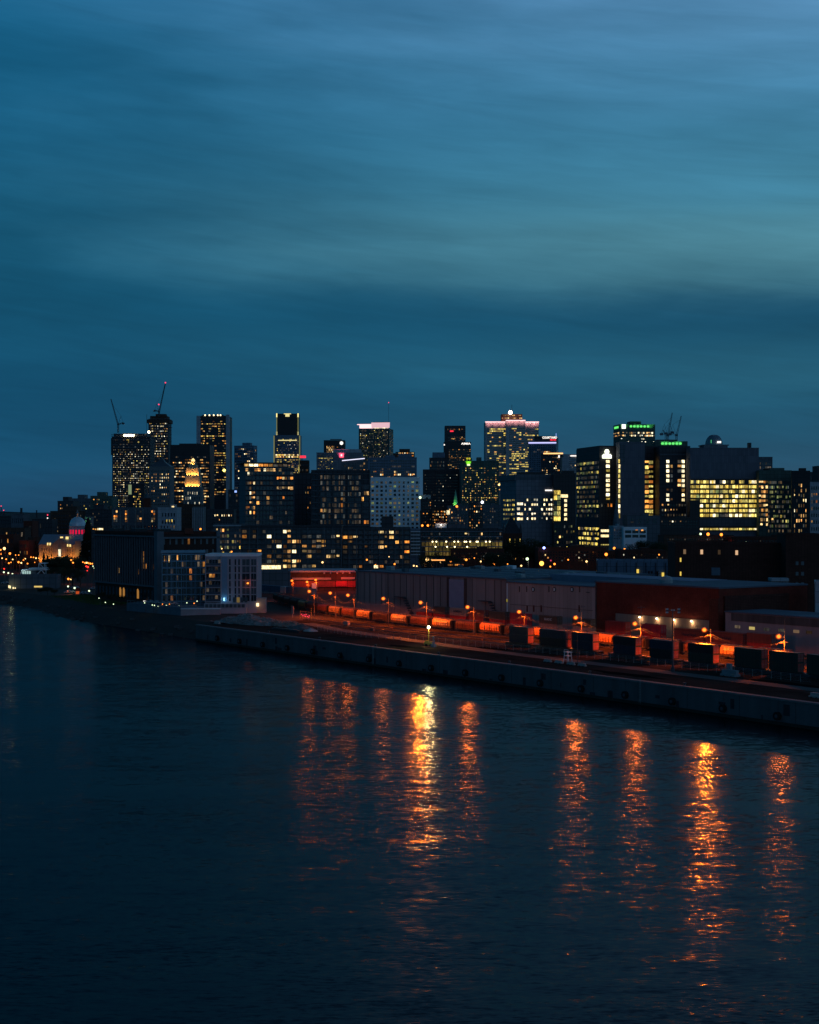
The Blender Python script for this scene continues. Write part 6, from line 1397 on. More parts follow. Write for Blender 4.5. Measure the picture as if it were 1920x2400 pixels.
# ---- rubble heap, mounds, beams, fence
def heap(name, label, s, t, L_, W_, H_, n, col, seed, big=.9):
    o = port(name, label, 'rubble heap', s, t, 5.6); rr = random.Random(seed); m = MB(); G = 18
    hf = lambda u, v: H_*max(0, 1-u*u-v*v)**.6*(.7+.3*sin(u*5+seed)*cos(v*4))
    idx = {}
    for i in range(G+1):
        for j in range(G+1): u, v = i/G*2-1, j/G*2-1; idx[i, j] = len(m.v); m.v.append((u*L_, v*W_, hf(u, v)+rr.uniform(-.12, .12)*H_*.3-.05))
    for i in range(G):
        for j in range(G): m.f.append((idx[i, j], idx[i+1, j], idx[i+1, j+1], idx[i, j+1])); m.mi.append(0)
    for k in range(n):
        u, v = rr.uniform(-1, 1), rr.uniform(-1, 1)
        if u*u+v*v > 1.02: continue
        r = rr.uniform(.12, big)*.6; x, y, z = u*L_, v*W_, hf(u, v); a = rr.uniform(0, 3)
        pts = [(x+r*cos(a+q*pi/2+rr.uniform(-.3, .3))*rr.uniform(.6, 1.3), y+r*sin(a+q*pi/2)) for q in range(4)]
        m.prism(pts, z-r*.4, z+r*rr.uniform(.3, .9))
    m.build('stones', surf('rubble_'+name+str(seed), col, .95, .15, .5, .8), o); return o
s_, t_ = s_of(600, 24), 24
heap('rubble_heap', 'long heap of broken concrete below the white apartments', s_of(585, 22), 22, 19, 7, 3.4, 900, (.26, .22, .21), 2)
heap('rubble_heap', 'reddish rubble tail of the heap near the barrier gate', s_of(668, 26), 26, 11, 5, 2.0, 300, (.28, .2, .17), 5)
heap('gravel_mound', 'low dark gravel mound beside the fence start', s_of(705, 22), 22, 7, 4, 2.0, 60, (.13, .11, .11), 7, .4)
heap('gravel_mound', 'small pale gravel mound beside the darker one', s_of(728, 19), 19, 3, 2.4, 1.2, 30, (.45, .38, .36), 8, .3)
for (pa, pb, t, c, lb) in ((634, 700, 12, W['black'], 'stack of long dark beams lying on the quay'),): 
    o = port('beam_stack', lb, 'beams', s_of(700, t), t, 5.66); m = MB()
    Lb = s_of(634, t)-s_of(700, t)
    for k in range(4): m.box(-Lb+k*.4, -k*.3, k*.5, k*.5+.4, 0, .4+.3*(k % 2))
    m.build('beam', c, o)
def block(label, px, t, L_, w_, h_, mat, cat='barrier', name='concrete_barrier', grp=None):
    o = port(name, label, cat, s_of(px, t), t, 5.68, grp); m = MB(); i = len(m.v)
    m.prism([(-L_, 0), (0, 0), (0, w_), (-L_, w_)], 0, h_*.35); m.prism([(-L_+.05, w_*.25), (-.05, w_*.25), (-.05, w_*.75), (-L_+.05, w_*.75)], h_*.35-.01, h_)
    m.build('body', mat, o); m = MB()
    for k in range(2): m.box(-L_*(.25+.5*k)-.2, -L_*(.25+.5*k)+.2, -.01, w_+.01, 0, .12)
    m.build('lifting_slot', W['black'], o); return o
CB = surf('barrier_concrete', (.4, .35, .33), .9, .2)
block('white concrete block lying near the heap on the quay', 512, 9, 3.6, 1, .9, CB)
for k, px in enumerate((1290, 1316, 1345, 1371)): block('low concrete barrier on the quay, %s of the four by the steel frame' % ords[k], px, 14, 3.0, .7, .8, CB, grp='barriers by the steel frame')
block('pale grey concrete unit near the green stacks', 1722, 27, 5.0, 2.2, 1.6, surf('unit_grey', (.2, .24, .26), .9, .2)); block('square pale block standing on the grey unit', 1710, 28.5, 1.6, 1.6, 3.0, surf('unit_grey', (.2, .24, .26), .9, .2))
block('pale block at the quay end near the picture edge', 1920, 9, 3, 2, 1.0, CB)
# steel frame seat on the quay
o = port('steel_frame', 'small white steel frame platform standing on the quay', 'frame', s_of(1328, 15), 15.5, 6.3); m = MB()
for x in (-.9, .9):
    for y in (-.6, .6): m.cyl((x*1.1, y*1.1, -.6), (x*.8, y*.8, 2.6), .09, .09, 5)
m.build('leg', STEEL, o) if False else None
for x in (-.9, .9):
    for y in (-.6, .6): q = MB(); q.cyl((x*1.2, y*1.2, -.6), (x*.8, y*.8, 2.6), .1, .1, 5); q.build('leg', WL, o)
q = MB(); q.box(-.9, .9, -.7, .7, 1.5, 1.65); q.box(-1, 1, -.8, .8, 2.55, 2.7); q.cyl((-1, -.7, .6), (1, -.7, .6), .06, .06, 5); q.cyl((-.8, -.6, 2.7), (-.8, -.6, 3.3), .06, .06, 5); q.cyl((.8, -.6, 2.7), (.8, -.6, 3.3), .06, .06, 5); q.cyl((-.8, -.6, 3.3), (.8, -.6, 3.3), .06, .06, 5); q.build('platform', WL, o)
# mobile light tower
x, y = at(1005, 17); D = y; z = PZ(1470, D)
o = thing('light_tower', 'mobile work light with a single bright white lamp on the quay', 'light tower', (x, y, 5.68))
YEL = surf('paint_yellow', (.5, .42, .08), .6, .3)
h = z-5.68; m = MB(); m.cyl((0, 0, .5), (0, 0, h), .12, .08, 8); m.build('mast', YEL, o)
m = MB(); m.box(-1.5, 1.4, -.6, .6, .45, 1.3); m.box(-1.2, -.2, -.55, .55, 1.3, 1.9); m.cyl((1.4, 0, .55), (2.6, 0, .5), .06, .06, 5); m.build('trailer', YEL, o)
for dx in (-.8, .6): m = MB(); m.cyl((dx, -.7, .4), (dx, -.5, .4), .4, .4, 12); m.cyl((dx, .5, .4), (dx, .7, .4), .4, .4, 12); m.build('wheel', RUBBER, o)
m = MB(); m.box(-.5, .5, -.15, .15, h-.1, h+.25); hd = m.build('lamp_head', METAL, o); m = MB(); m.ball((0, -.35, h), .42, 8); m.build('globe', WHG, hd); lamp('work_lamp_light', (0, -.4, h-.3), 1500, (1, .85, .4), .4, parent=o); lamp('work_streak_beam', (0, -1.0, h), 3600, (1, .8, .35), .4, spot=120, rot=(radians(88), 0, radians(150)), blend=.5, parent=o)  # the last spot is added, aimed over the river for the water streak
o = port('pump_unit', 'small pump with pipes standing beside the work light', 'pump', s_of(1013, 16), 16.5, 5.68); m = MB(); m.box(-.8, .8, -.5, .5, 0, .9); m.cyl((0, 0, .9), (0, 0, 2.9), .25, .2, 8); m.ball((0, 0, 3.0), .4, 6); m.build('body', STEEL, o); m = MB(); m.cyl((.6, 0, .9), (.6, 0, 2.2), .12, .12, 6); m.cyl((-.6, 0, .9), (-.6, 0, 1.8), .12, .12, 6); m.build('pipe', STEEL, o)
o = port('pallet', 'reddish pallet lying by the work light', 'pallet', s_of(998, 14), 14, 5.68); m = MB()
for k in range(5): m.box(-1.2+k*.5, -.85+k*.5, -.6, .6, .12, .2)
for k in range(3): m.box(-1.2, 1.2, -.6+k*.5, -.45+k*.5, 0, .12)
m.build('slat', CM['orange'], o)
# fence
pts = [(745, 24), (800, 20), (870, 20), (940, 22), (1010, 25), (1080, 27), (1150, 28.5), (1240, 30), (1340, 31), (1450, 31.5), (1560, 32), (1700, 32), (1900, 32)]
P_ = [at(px, t) for px, t in pts]; o = thing('chain_link_fence', 'long low chain link fence curving along the yard', 'fence', (P_[0][0], P_[0][1], 5.66))
mp, mw = MB(), MB()
for a, b_ in zip(P_, P_[1:]):
    l = sqrt((b_[0]-a[0])**2+(b_[1]-a[1])**2); n = max(2, int(l/3))
    for k in range(n):
        f = k/n; x, y = a[0]+(b_[0]-a[0])*f-P_[0][0], a[1]+(b_[1]-a[1])*f-P_[0][1]; mp.cyl((x, y, 0), (x, y, 1.9), .05, .05, 5)
    for z_ in (.3, .7, 1.1, 1.5, 1.85): mw.cyl((a[0]-P_[0][0], a[1]-P_[0][1], z_), (b_[0]-P_[0][0], b_[1]-P_[0][1], z_), .018, .018, 3, cap=False)
mp.build('post', STEEL, o)['kind'] = 'stuff'; mw.build('mesh_wire', STEEL, o)
# barrier gate with red lamps
o = port('barrier_gate', 'steel barrier gate with a row of red lamps under the first yard lamp', 'gate', s_of(716, 50), 50, 5.7); 
for x in (-4, 4.5): m = MB(); m.cyl((x, 0, 0), (x, 0, 4.6 if x > 0 else 3.0), .12, .12, 6); m.build('post', surf('paint_orange', (.5, .3, .08), .6), o)
m = MB(); m.cyl((-4, 0, 2.8), (4.5, 0, 3.0), .08, .08, 6); m.cyl((-4, 0, 1), (4.5, 0, 1), .06, .06, 6)
for k in range(7): m.cyl((-3.5+k*1.2, 0, 0), (-3.5+k*1.2, 0, 2.8), .04, .04, 4)
m.build('frame', surf('paint_orange', (.5, .3, .08), .6), o)
for x, z_ in ((-2.6, 1.7), (-1.6, 1.2), (-.6, 1.6), (.2, 1.1), (.9, 1.8), (1.8, 1.1), (2.8, .9), (3.2, 1.5)): m = MB(); m.ball((x, -.2, z_), .17, 6); m.build('red_lamp', REDL, o)
lamp('red_light', (0, -1, 1.6), 200, (1, .02, .02), .3, parent=o)
o = port('sign_board', 'pale board standing left of the barrier gate', 'sign', s_of(686, 50), 50, 5.7); m = MB(); m.box(-.7, .7, -.1, .1, 1.5, 4.6); m.build('board', surf('board_pale', (.35, .25, .22), .8), o); m = MB(); m.cyl((0, .02, 0), (0, .02, 1.5), .1, .1, 5); m.build('post', STEEL, o)
# cones / small posts
for k, (px, t, lb) in enumerate(((865, 46, 'small orange post by the rails, nearest the fence corner'), (919, 47, 'orange post by the rails below the second script hopper'), (1130, 40, 'orange marker lying near the dark stack'), (755, 52, 'thin post near the barrier gate'))):
    o = port('marker_post', lb, 'post', s_of(px, t), t, 5.7, 'marker posts in the yard'); m = MB(); m.cyl((0, 0, 0), (0, 0, 1.3), .16, .1, 8); m.build('post', CM['orange'], o); m = MB(); m.cyl((0, 0, 0), (0, 0, .1), .3, .3, 8); m.build('base', RUBBER, o)
o = port('equipment_box', 'small white electrical box beside the rails', 'box', s_of(812, 44), 44, 5.7); m = MB(); m.box(-1.6, 1.6, -.5, .5, .2, 1.6); m.build('cabinet', surf('board_pale', (.35, .25, .22), .8), o)
for x in (-1.2, 0, 1.2): m = MB(); m.box(x-.05, x+.05, -.5, .5, 0, .2); m.build('foot', METAL, o)
o = port('equipment_box', 'small dark box lying beside the rails', 'box', s_of(873, 38), 38, 5.7); m = MB(); m.box(-1, 1, -.5, .5, 0, .9); m.build('cabinet', METAL, o); m = MB(); m.box(-1.05, 1.05, -.55, .55, .9, 1.0); m.build('lid', METAL, o)
# high mast and thin poles
x, y = at(1577, 24); o = thing('flood_mast', 'tall floodlight mast with unlit lamp clusters on a crossbar', 'mast', (x, y, 5.68)); h = PZ(1430, y)-5.68
m = MB(); m.cyl((0, 0, 0), (0, 0, h), .28, .16, 8); m.cyl((0, 0, 0), (0, 0, 1.2), .55, .5, 8); m.build('pole', METAL, o); m = MB(); m.box(-1.9, 1.9, -.08, .08, h-.2, h); m.build('crossbar', METAL, o)
for dx in (-1.75, -1.4, -.3, .3, 1.4, 1.75):
    for dz in ((-.6, .25) if abs(dx) > 1 else (.0,)): m = MB(); m.box(dx-.2, dx+.2, -.45, -.05, h+dz-.2, h+dz+.25); hd = m.build('floodlight', METAL, o); m = MB(); m.box(dx-.16, dx+.16, -.5, -.46, h+dz-.15, h+dz+.2); m.build('lens', surf('lens_glass', (.4, .45, .5), .2, .8), hd)
for px, pt, t, lb in ((1135, 1420, 33, 'thin bare pole before the glowing hopper'), (1353.5, 1473, 20, 'thin bare pole on the quay left of the steel frame'), (925, 1375+26, 90, 'thin pole beside the shed wall near the first conveyor'), (911.5, 1375, 54.3, 'slim extension pole above the junction box lamp'), (1363.5, 1418, 49.8, 'slim crossbar pole above the third stack lamp'), (1503, 1420, 49.6, 'slim dark pole at the brick shed corner'), (1840, 1440, 49, 'slim crossbar pole nearest the bridge')):
    x, y = at(px, t); o = thing('utility_pole', lb, 'pole', (x, y, 5.68)); h = PZ(pt, y)-5.68; m = MB(); m.cyl((0, 0, 0), (0, 0, h), .11, .07, 6); m.build('pole', METAL, o)
    if 'crossbar' in lb or 'corner' in lb or 'shed wall' in lb: m = MB(); m.box(-1.1, 1.1, -.06, .06, h-.5, h-.4); m.build('crossbar', METAL, o)

# ================================================================= street lamps over the city
def far_lamp(label, px, py, D, mat, r=2.0, power=0, col=SOD, grp=None, name='street_lamp', cat='street lamp'):
    x, z = PX(px, D), PZ(py, D); g = gz(x, D)
    zb = min(g, z-2.5)
    o = thing(name, label, cat, (x, D, zb), 0, grp); h = z-zb
    m = MB(); m.cyl((.5, .3, 0), (.5, .3, h+.3), .12, .08, 6); m.cyl((.5, .3, h+.3), (0, 0, h+.25), .06, .06, 5); m.build('pole', METAL, o)
    m = MB(); m.ball((0, 0, h), r*D/FPX, 8); m.build('globe', mat, o)
    if power: lamp('lamp_light', (0, -.8, h-.6), power, col, .5, spot=150, rot=(0, 0, 0), blend=.6, parent=o)
T = lambda cx, cy: (cx/4.107, 1150+cy/4.107)
FL = []
sod = [(42, 557, 3.2, 2600), (95, 605, 2.6, 900), (5, 570, 2, 1500), (178, 688, 2.2, 500), (205, 695, 1.8, 0), (265, 702, 1.6, 0), (298, 640, 1.5, 300), (322, 642, 1.5, 0), (347, 650, 1.7, 0), (375, 650, 1.5, 400), (60, 660, 1.6, 400), (85, 698, 1.8, 0), (122, 662, 1.5, 0), (150, 620, 1.3, 600), (180, 620, 1.3, 0), (225, 668, 1.3, 0), (20, 650, 1.4, 0), (685, 668, 1.8, 0), (703, 693, 1.9, 300), (820, 695, 1.9, 0), (835, 694, 1.9, 600), (852, 698, 1.8, 0), (870, 702, 2.0, 0), (888, 703, 1.6, 0), (914, 703, 1.6, 300), (798, 688, 1.4, 0), (480, 815, 2.2, 200), (658, 850, 2.5, 300), (684, 853, 1.7, 0), (105, 690, 1.3, 0), (10, 610, 1.2, 0), (335, 690, 1.1, 0), (245, 655, 1.1, 0)]
place = ['by the market end', 'on the bank road', 'before the orange house', 'near the tree row', 'at the bank path', 'below the market', 'beside the hedge']
for i, (cx, cy, r, pw) in enumerate(sod):
    px, py = T(cx, cy); FL.append((px, py, 1050 if cx < 420 else 900, SODF if i % 4 else WARMF, r, pw, SOD, 'orange'))
for (cx, cy) in ((37, 785), (80, 793), (120, 802), (163, 812)): px, py = T(cx, cy); FL.append((px, py, 890, WHF, 1.9, 60, (.8, 1, .6), 'pale green'))
for (cx, cy, r) in ((655, 922, 2.0), (718, 937, 2.3), (858, 965, 2.0), (895, 727, 1.3), (908, 745, 1.4)): px, py = T(cx, cy); FL.append((px, py, 800, WHF, r, 60, (.8, 1, .6), 'pale green'))
for (cx, cy, r) in ((845, 735, 2.2), (830, 728, 1.6), (570, 832, 1.6), (40, 752, 1.6), (840, 770, 1.2)): px, py = T(cx, cy); FL.append((px, py, 880, REDF, r, 300 if r > 2 else 0, (1, .04, .02), 'red'))
for i, (px, py, D, mt, r, pw, c, cn) in enumerate(FL):
    nx_ = 'column %d' % 0
    far_lamp('%s light in the riverside streets, %s from the picture edge in its cluster' % (cn, ords[i % 20]) if False else '%s street light %s' % (cn, ''), px, py, D, mt, r, pw, c, 'street lights in the riverside quarter')
RL = [(1236, 1310, 800, WHF, 3.4, 900, (1, 1, .6), 'white street lamp on a pale post behind the shed roof'), (1269.6, 1320.6, 790, glow('sodium_big', (1, .34, .05), 5), 5.2, 4200, SOD, 'brightest orange lamp behind the shed roofs'), (1421, 1299.4, 830, SODF, 3.6, 1500, SOD, 'orange lamp above the blue grey building corner'), (1440, 1285, 1020, SODF, 3.0, 900, SOD, 'orange lamp below the church spire'), (1464, 1287, 1010, SODF, 2.3, 500, SOD, 'smaller orange lamp below the white framed block'),
 (1660, 1252, 990, SODF, 3.6, 1500, SOD, 'orange roof lamp, first of the two under the yellow windows'), (1691, 1253, 990, SODF, 3.4, 1500, SOD, 'orange roof lamp, second of the two under the yellow windows'), (1642.5, 1251.5, 990, WHF, 2.6, 0, SOD, 'pale lamp beside the two orange roof lamps'), (1750, 1271, 960, WHF, 2.3, 0, SOD, 'pale lamp on the mill roof'), (1002, 1311.6, 860, WARMF, 4.2, 1300, (1, .5, .15), 'bright warm lamp behind the shed, beside the long lit canopy'), (1013, 1312, 860, WARMF, 2.2, 0, SOD, 'small warm lamp beside the brightest warm one'), (756, 1318, 850, WARMF, 2.2, 200, (1, .6, .3), 'warm lamp before the dark apartment row'), (990, 1231.7, 980, SODF, 2.5, 300, SOD, 'orange lamp beside the white grid hotel, nearer the hotel'), (1003, 1231.7, 980, SODF, 2.5, 0, SOD, 'orange lamp beside the white grid hotel, nearer the pavilion'), (1071, 1187, 1100, SODF, 2.6, 300, SOD, 'orange lamp at the foot of the green spire'),
 (970, 1326, 800, WARMF, 1.8, 0, SOD, 'small warm light on the far shed roof edge'), (977, 1327, 800, WARMF, 1.6, 0, SOD, 'smaller warm light on the far shed roof edge'), (1290, 1328, 780, SODF, 1.8, 0, SOD, 'small orange light before the red warehouse'), (1276, 1336, 770, WARMF, 1.6, 0, SOD, 'twin headlight like lamp below the brightest orange lamp'), (1347, 1281, 950, WHF, 2.0, 0, SOD, 'pale lamp under the glass hospital wing'), (1382, 1284, 940, WARMF, 1.6, 0, SOD, 'warm lamp under the glass hospital wing'), (1545, 1300, 830, SODF, 1.6, 0, SOD, 'tiny orange lamp at the brewery corner'), (985, 1166, 1260, WHF, 3.0, 200, (1, 1, .6), 'white lamp at the end of the pale roof plate'), (525.5, 1102.3, 2150, glow('yellow_flood', (1, .8, .15), 4), 3.4, 0, SOD, 'bright yellow floodlight against the tall black tower'), (1170, 1136, 1700, WARMF, 2.4, 0, SOD, 'warm light at the foot of the green lit hotel'), (543, 1293, 850, SODF, 1.8, 100, SOD, 'red orange lamp above the white apartment roof'), (1112, 1288+20, 850, SODF, 1.3, 0, SOD, 'tiny orange light on the dark brick block'), (912, 1305, 850, WARMF, 1.1, 0, SOD, 'tiny warm light on the condominium roof')]
ex = [(1032, 1318, 'over the dark brick block'), (1056, 1316, 'beside the lit parking decks'), (1093, 1312, 'at the middle of the parking structure street'), (1127, 1316, 'before the parking structure end'), (1158, 1322, 'near the chapel street'), (1190, 1322, 'left of the white street lamp'), (1222, 1326, 'just left of the white street lamp'), (1300, 1322, 'right of the brightest orange lamp'), (1332, 1312, 'before the red brick warehouse'), (1375, 1316, 'at the red warehouse corner'), (880, 1324, 'at the foot of the dark apartments'), (925, 1322, 'at the foot of the apartment row end'), (1490, 1306, 'before the long brick terrace'), (548, 1318, 'behind the white apartments'), (470, 1240, 'among the roofs behind the old warehouse'), (520, 1286, 'above the old warehouse corner'), (860, 1312, 'under the low condominium')]
for i, (px, py, w_) in enumerate(ex): RL.append((px, py, 850, SODF if i % 3 else WARMF, 1.5+(i*7 % 5)*.25, 250 if i % 2 else 0, SOD, 'small orange street lamp '+w_))
for (px, py, D, mt, r, pw, c, lb) in RL: far_lamp(lb, px, py, D, mt, r, pw, c, 'lamps in the city behind the sheds')
# long lit canopy behind sheds
o = thing('lit_canopy', 'long low canopy edged with warm light behind the port shed', 'canopy', (PX(1012, 830), 830, gz(PX(1012, 830), 830))); g0 = o.location[2]
w_ = PX(1043, 830)-PX(1012, 830); m = MB(); m.box(0, w_, 0, 6, PZ(1313, 830)-g0, PZ(1312, 830)-g0+.3); m.build('roof', METAL, o); m = MB(); m.box(0, w_, -.2, -.02, PZ(1314, 830)-g0, PZ(1311.5, 830)-g0); m.build('light_strip', glow('canopy_strip', (1, .4, .1), 1.6), o)
for k in range(4): m = MB(); m.cyl((w_*(k+.5)/4, 2, 0), (w_*(k+.5)/4, 2, PZ(1313, 830)-g0), .2, .2, 6); m.build('post', METAL, o)
o = thing('lit_canopy', 'row of orange lit bays low behind the port shed roof', 'canopy', (PX(1050, 810), 810, gz(PX(1050, 810), 810))); g0 = o.location[2]
for k in range(9):
    if k % 4 == 3: continue
    m = MB(); u = (PX(1087, 810)-PX(1050, 810))*k/9; m.box(u, u+.8, -.1, .1, PZ(1325.5, 810)-g0, PZ(1322.5, 810)-g0); m.build('lit_bay', LIT['o'], o)
m = MB(); m.box(0, PX(1087, 810)-PX(1050, 810), .12, 6, 0, PZ(1320, 810)-g0); m.build('wall', W['brickdark'], o)
o = thing('roof_plate', 'pale floodlit roof plate beside the white grid hotel', 'roof', (PX(984, 1265), 1265, 24)); m = MB(); m.box(0, 9, 0, 8, PZ(1169, 1265)-24, PZ(1160, 1265)-24); m.build('fascia', W['pale'], o); m = MB(); m.box(1, 8, 1, 7, 0, PZ(1169, 1265)-24.01); m.build('stem', W['black'], o)

# ---- riverside: pavilion, clubhouse
D = 915
o = thing('pavilion', 'white angular open pavilion with glazed lower hall', 'pavilion', (PX(50, D), D, gz(PX(50, D), D))); g0 = o.location[2]; w_ = PX(108, D)-PX(50, D)
zt, zm, zb = PZ(1320, D)-g0, PZ(1333, D)-g0, PZ(1347, D)-g0
m = MB(); m.box(w_*.3, w_*.95, 0, 9, zm, zm+.4); m.box(w_*.7, w_*.95, -.3, 9, zt-.3, zt); m.box(0, w_, -.5, 9.5, zb+2.7, zb+3.1); m.build('roof', W['white'], o)
m = MB()
for x0, z0, x1, z1 in ((0, zb, .02, zb+2.8), (.62, zb, .82, zb+2.8), (.82, zb+2.8, .98, zb), (1, zb, 1, zt-1), (.7, zm, .72, zt), (.95, zm, .95, zt), (.72, zt, .95, zm)): m.cyl((w_*x0, -.4, z0), (w_*x1, -.4, z1), .18, .18, 5)
m.build('strut', W['white'], o)
for k in range(4): m = MB(); m.box(w_*(.04+.09*k), w_*(.04+.09*k)+1.0, -.1, .1, zb+.3, zb+2.2); m.build('window', glow('pavilion_glass', (.6, .9, .85), .55), o)
m = MB(); m.box(0, w_*.6, .12, 8, max(-.2, zb-.4), zb+2.7); m.build('hall', W['slate'], o); m = MB(); m.box(-1, w_+1, -1, 9, 0, zb-.01); m.build('podium', W['slate'], o)
lamp('pavilion_light', (w_*.12, -2, zb+2.3), 120, (.7, 1, .9), .3, parent=o)
D = 850
b = Bld('clubhouse', 'low pale riverside clubhouse with lit doors and an arched entrance', 20, 135, 1352, D, 'slate', dep=14, ang=6)
for px, pa, pb, c in ((21, 1372, 1378, 'h'), (24, 1373, 1379, 'h'), (31, 1376, 1383, 'h'), (35.5, 1377, 1384, 'h'), (56, 1382, 1388, 'h')): u = b.fx(px); b.part('door_light', u-.3, u+.3, -.1, .02, b.fz(pb), b.fz(pa), glow('door_warm', (1, .8, .4), 1.6))
b.part('long_window', b.fx(80), b.fx(99), -.12, .02, b.fz(1377), b.fz(1373.5), glow('long_window', (1, .7, .2), .8)); q = MB(); u = b.fx(71.5); z = b.fz(1394); 
q.poly([(u-1.2, -.15, z)]+[(u+1.2*cos(pi*k/8), -.15, z+1.4*sin(pi*k/8)+.2) for k in range(9)]); q.build('arched_entrance', glow('door_warm', (1, .8, .4), 1.6), b.root)
b.part('step_wing', b.fx(110), b.fx(152), -3, 4, 0, b.fz(1382), W['stone'])
lamp('door_lamp', (b.fx(28), -3, b.fz(1374)), 160, (1, .9, .4), .3, parent=b.root); lamp('door_lamp', (b.fx(71), -3, b.fz(1388)), 120, (1, .9, .4), .3, parent=b.root); b.done()
# breakwater
o = thing('breakwater', 'dark low stone breakwater across the inlet', 'breakwater', (-232, 806, 0)); m = MB(); m.prism([(-30, -2), (22, -5), (22, 0), (-30, 3)], -1, .9); m.build('stones', surf('bank_stone', (.08, .08, .08), .95, .1, .4, .6), o); m = MB()
for k in range(4): m.cyl((10-9*k, 0, .9), (10-9*k, 0, 2.2), .12, .12, 5)
m.build('stake', METAL, o)
# grass verge
m = MB(); rr = random.Random(5)
for i in range(2600):
    a = rr.uniform(0, 1); x0_, y0_ = -150+a*-40, 690+a*75; t_ = rr.uniform(13, 34); x, y = x0_+NX*t_+rr.uniform(-4, 4), y0_+NY*t_
    m.poly([(x-.25, y, 5.6), (x+.25, y, 5.6), (x+rr.uniform(-.3, .3), y+rr.uniform(-.3, .3), 6.1)])
o = m.build('grass', surf('grass', (.05, .09, .03), .9, .1, .4, .2)); tag(o, 'patch of mown grass on the river bank', kind='stuff')

# ---- trees
LEAF = surf('leaves_dark', (.035, .045, .025), .9, .15, .5, .4); BARK = surf('bark', (.05, .035, .028), .95, .1)
def tree_mesh(seed, H, R, bare, conifer=False):
    rr = random.Random(seed); tr = MB(); cr = MB()
    tr.cyl((0, 0, 0), (0, 0, H*.45), H*.028, H*.018, 6)
    tips = []
    def limb(p, d, l, r, lev):
        e = tuple(p[i]+d[i]*l for i in range(3)); tr.cyl(p, e, r, r*.6, 4, cap=False)
        if lev == 0: tips.append(e); return
        for k in range(3 if lev > 1 else 4):
            nd = (d[0]+rr.uniform(-.7, .7), d[1]+rr.uniform(-.7, .7), d[2]+rr.uniform(-.25, .5)); q = sqrt(sum(c*c for c in nd)); limb(e, tuple(c/q for c in nd), l*rr.uniform(.6, .8), r*.55, lev-1)
        tips.append(e)
    if conifer:
        tr.cyl((0, 0, H*.4), (0, 0, H*.98), H*.018, .02, 5)
        for k in range(1500):
            z = rr.uniform(.08, 1); rad = R*(1-z)**.9*rr.uniform(.2, 1)**.5; a = rr.uniform(0, 2*pi); x, y, zz_ = rad*cos(a), rad*sin(a), z*H-rad*.15; s_ = rr.uniform(.15, .45)
            cr.poly([(x-s_, y+rr.uniform(-s_, s_), zz_), (x+s_, y, zz_-s_*.5), (x, y+s_, zz_+s_*.5)])
    else:
        for k in range(5):
            a = 2*pi*k/5+rr.random(); limb((0, 0, H*rr.uniform(.28, .45)), (cos(a)*.6, sin(a)*.6, .8), H*.2, H*.014, 2 if not bare else 3)
        for tp in tips:
            for k in range(7 if bare else 22):
                s_ = rr.uniform(.12, .4) if not bare else rr.uniform(.08, .2); x, y, z = (tp[i]+rr.gauss(0, H*.05) for i in range(3)); a = rr.uniform(0, pi)
                cr.poly([(x-s_*cos(a), y-s_*sin(a), z-s_*.4), (x+s_*cos(a), y+s_*sin(a), z), (x, y, z+s_)])
    return tr.mesh('trunk', BARK), cr.mesh('crown', LEAF)
TM = [tree_mesh(1, 9, 4, False), tree_mesh(2, 9, 4, False), tree_mesh(3, 10, 3, False, True), tree_mesh(4, 9, 4, True), tree_mesh(5, 9, 4, True)]
def tree(label, px, top, D, kind, wide=1.0, name='tree', base=None):
    x = PX(px, D); g = gz(x, D) if base is None else base; h = PZ(top, D)-g; o = thing(name, label, 'tree', (x, D, g), random.random()*6, 'trees and bushes by the river and streets'); ref = 10 if kind == 2 else 9*1.02
    sc = h/ref; o.scale = (sc*wide, sc*wide, sc)
    link('trunk', TM[kind][0], o); link('crown', TM[kind][1], o)
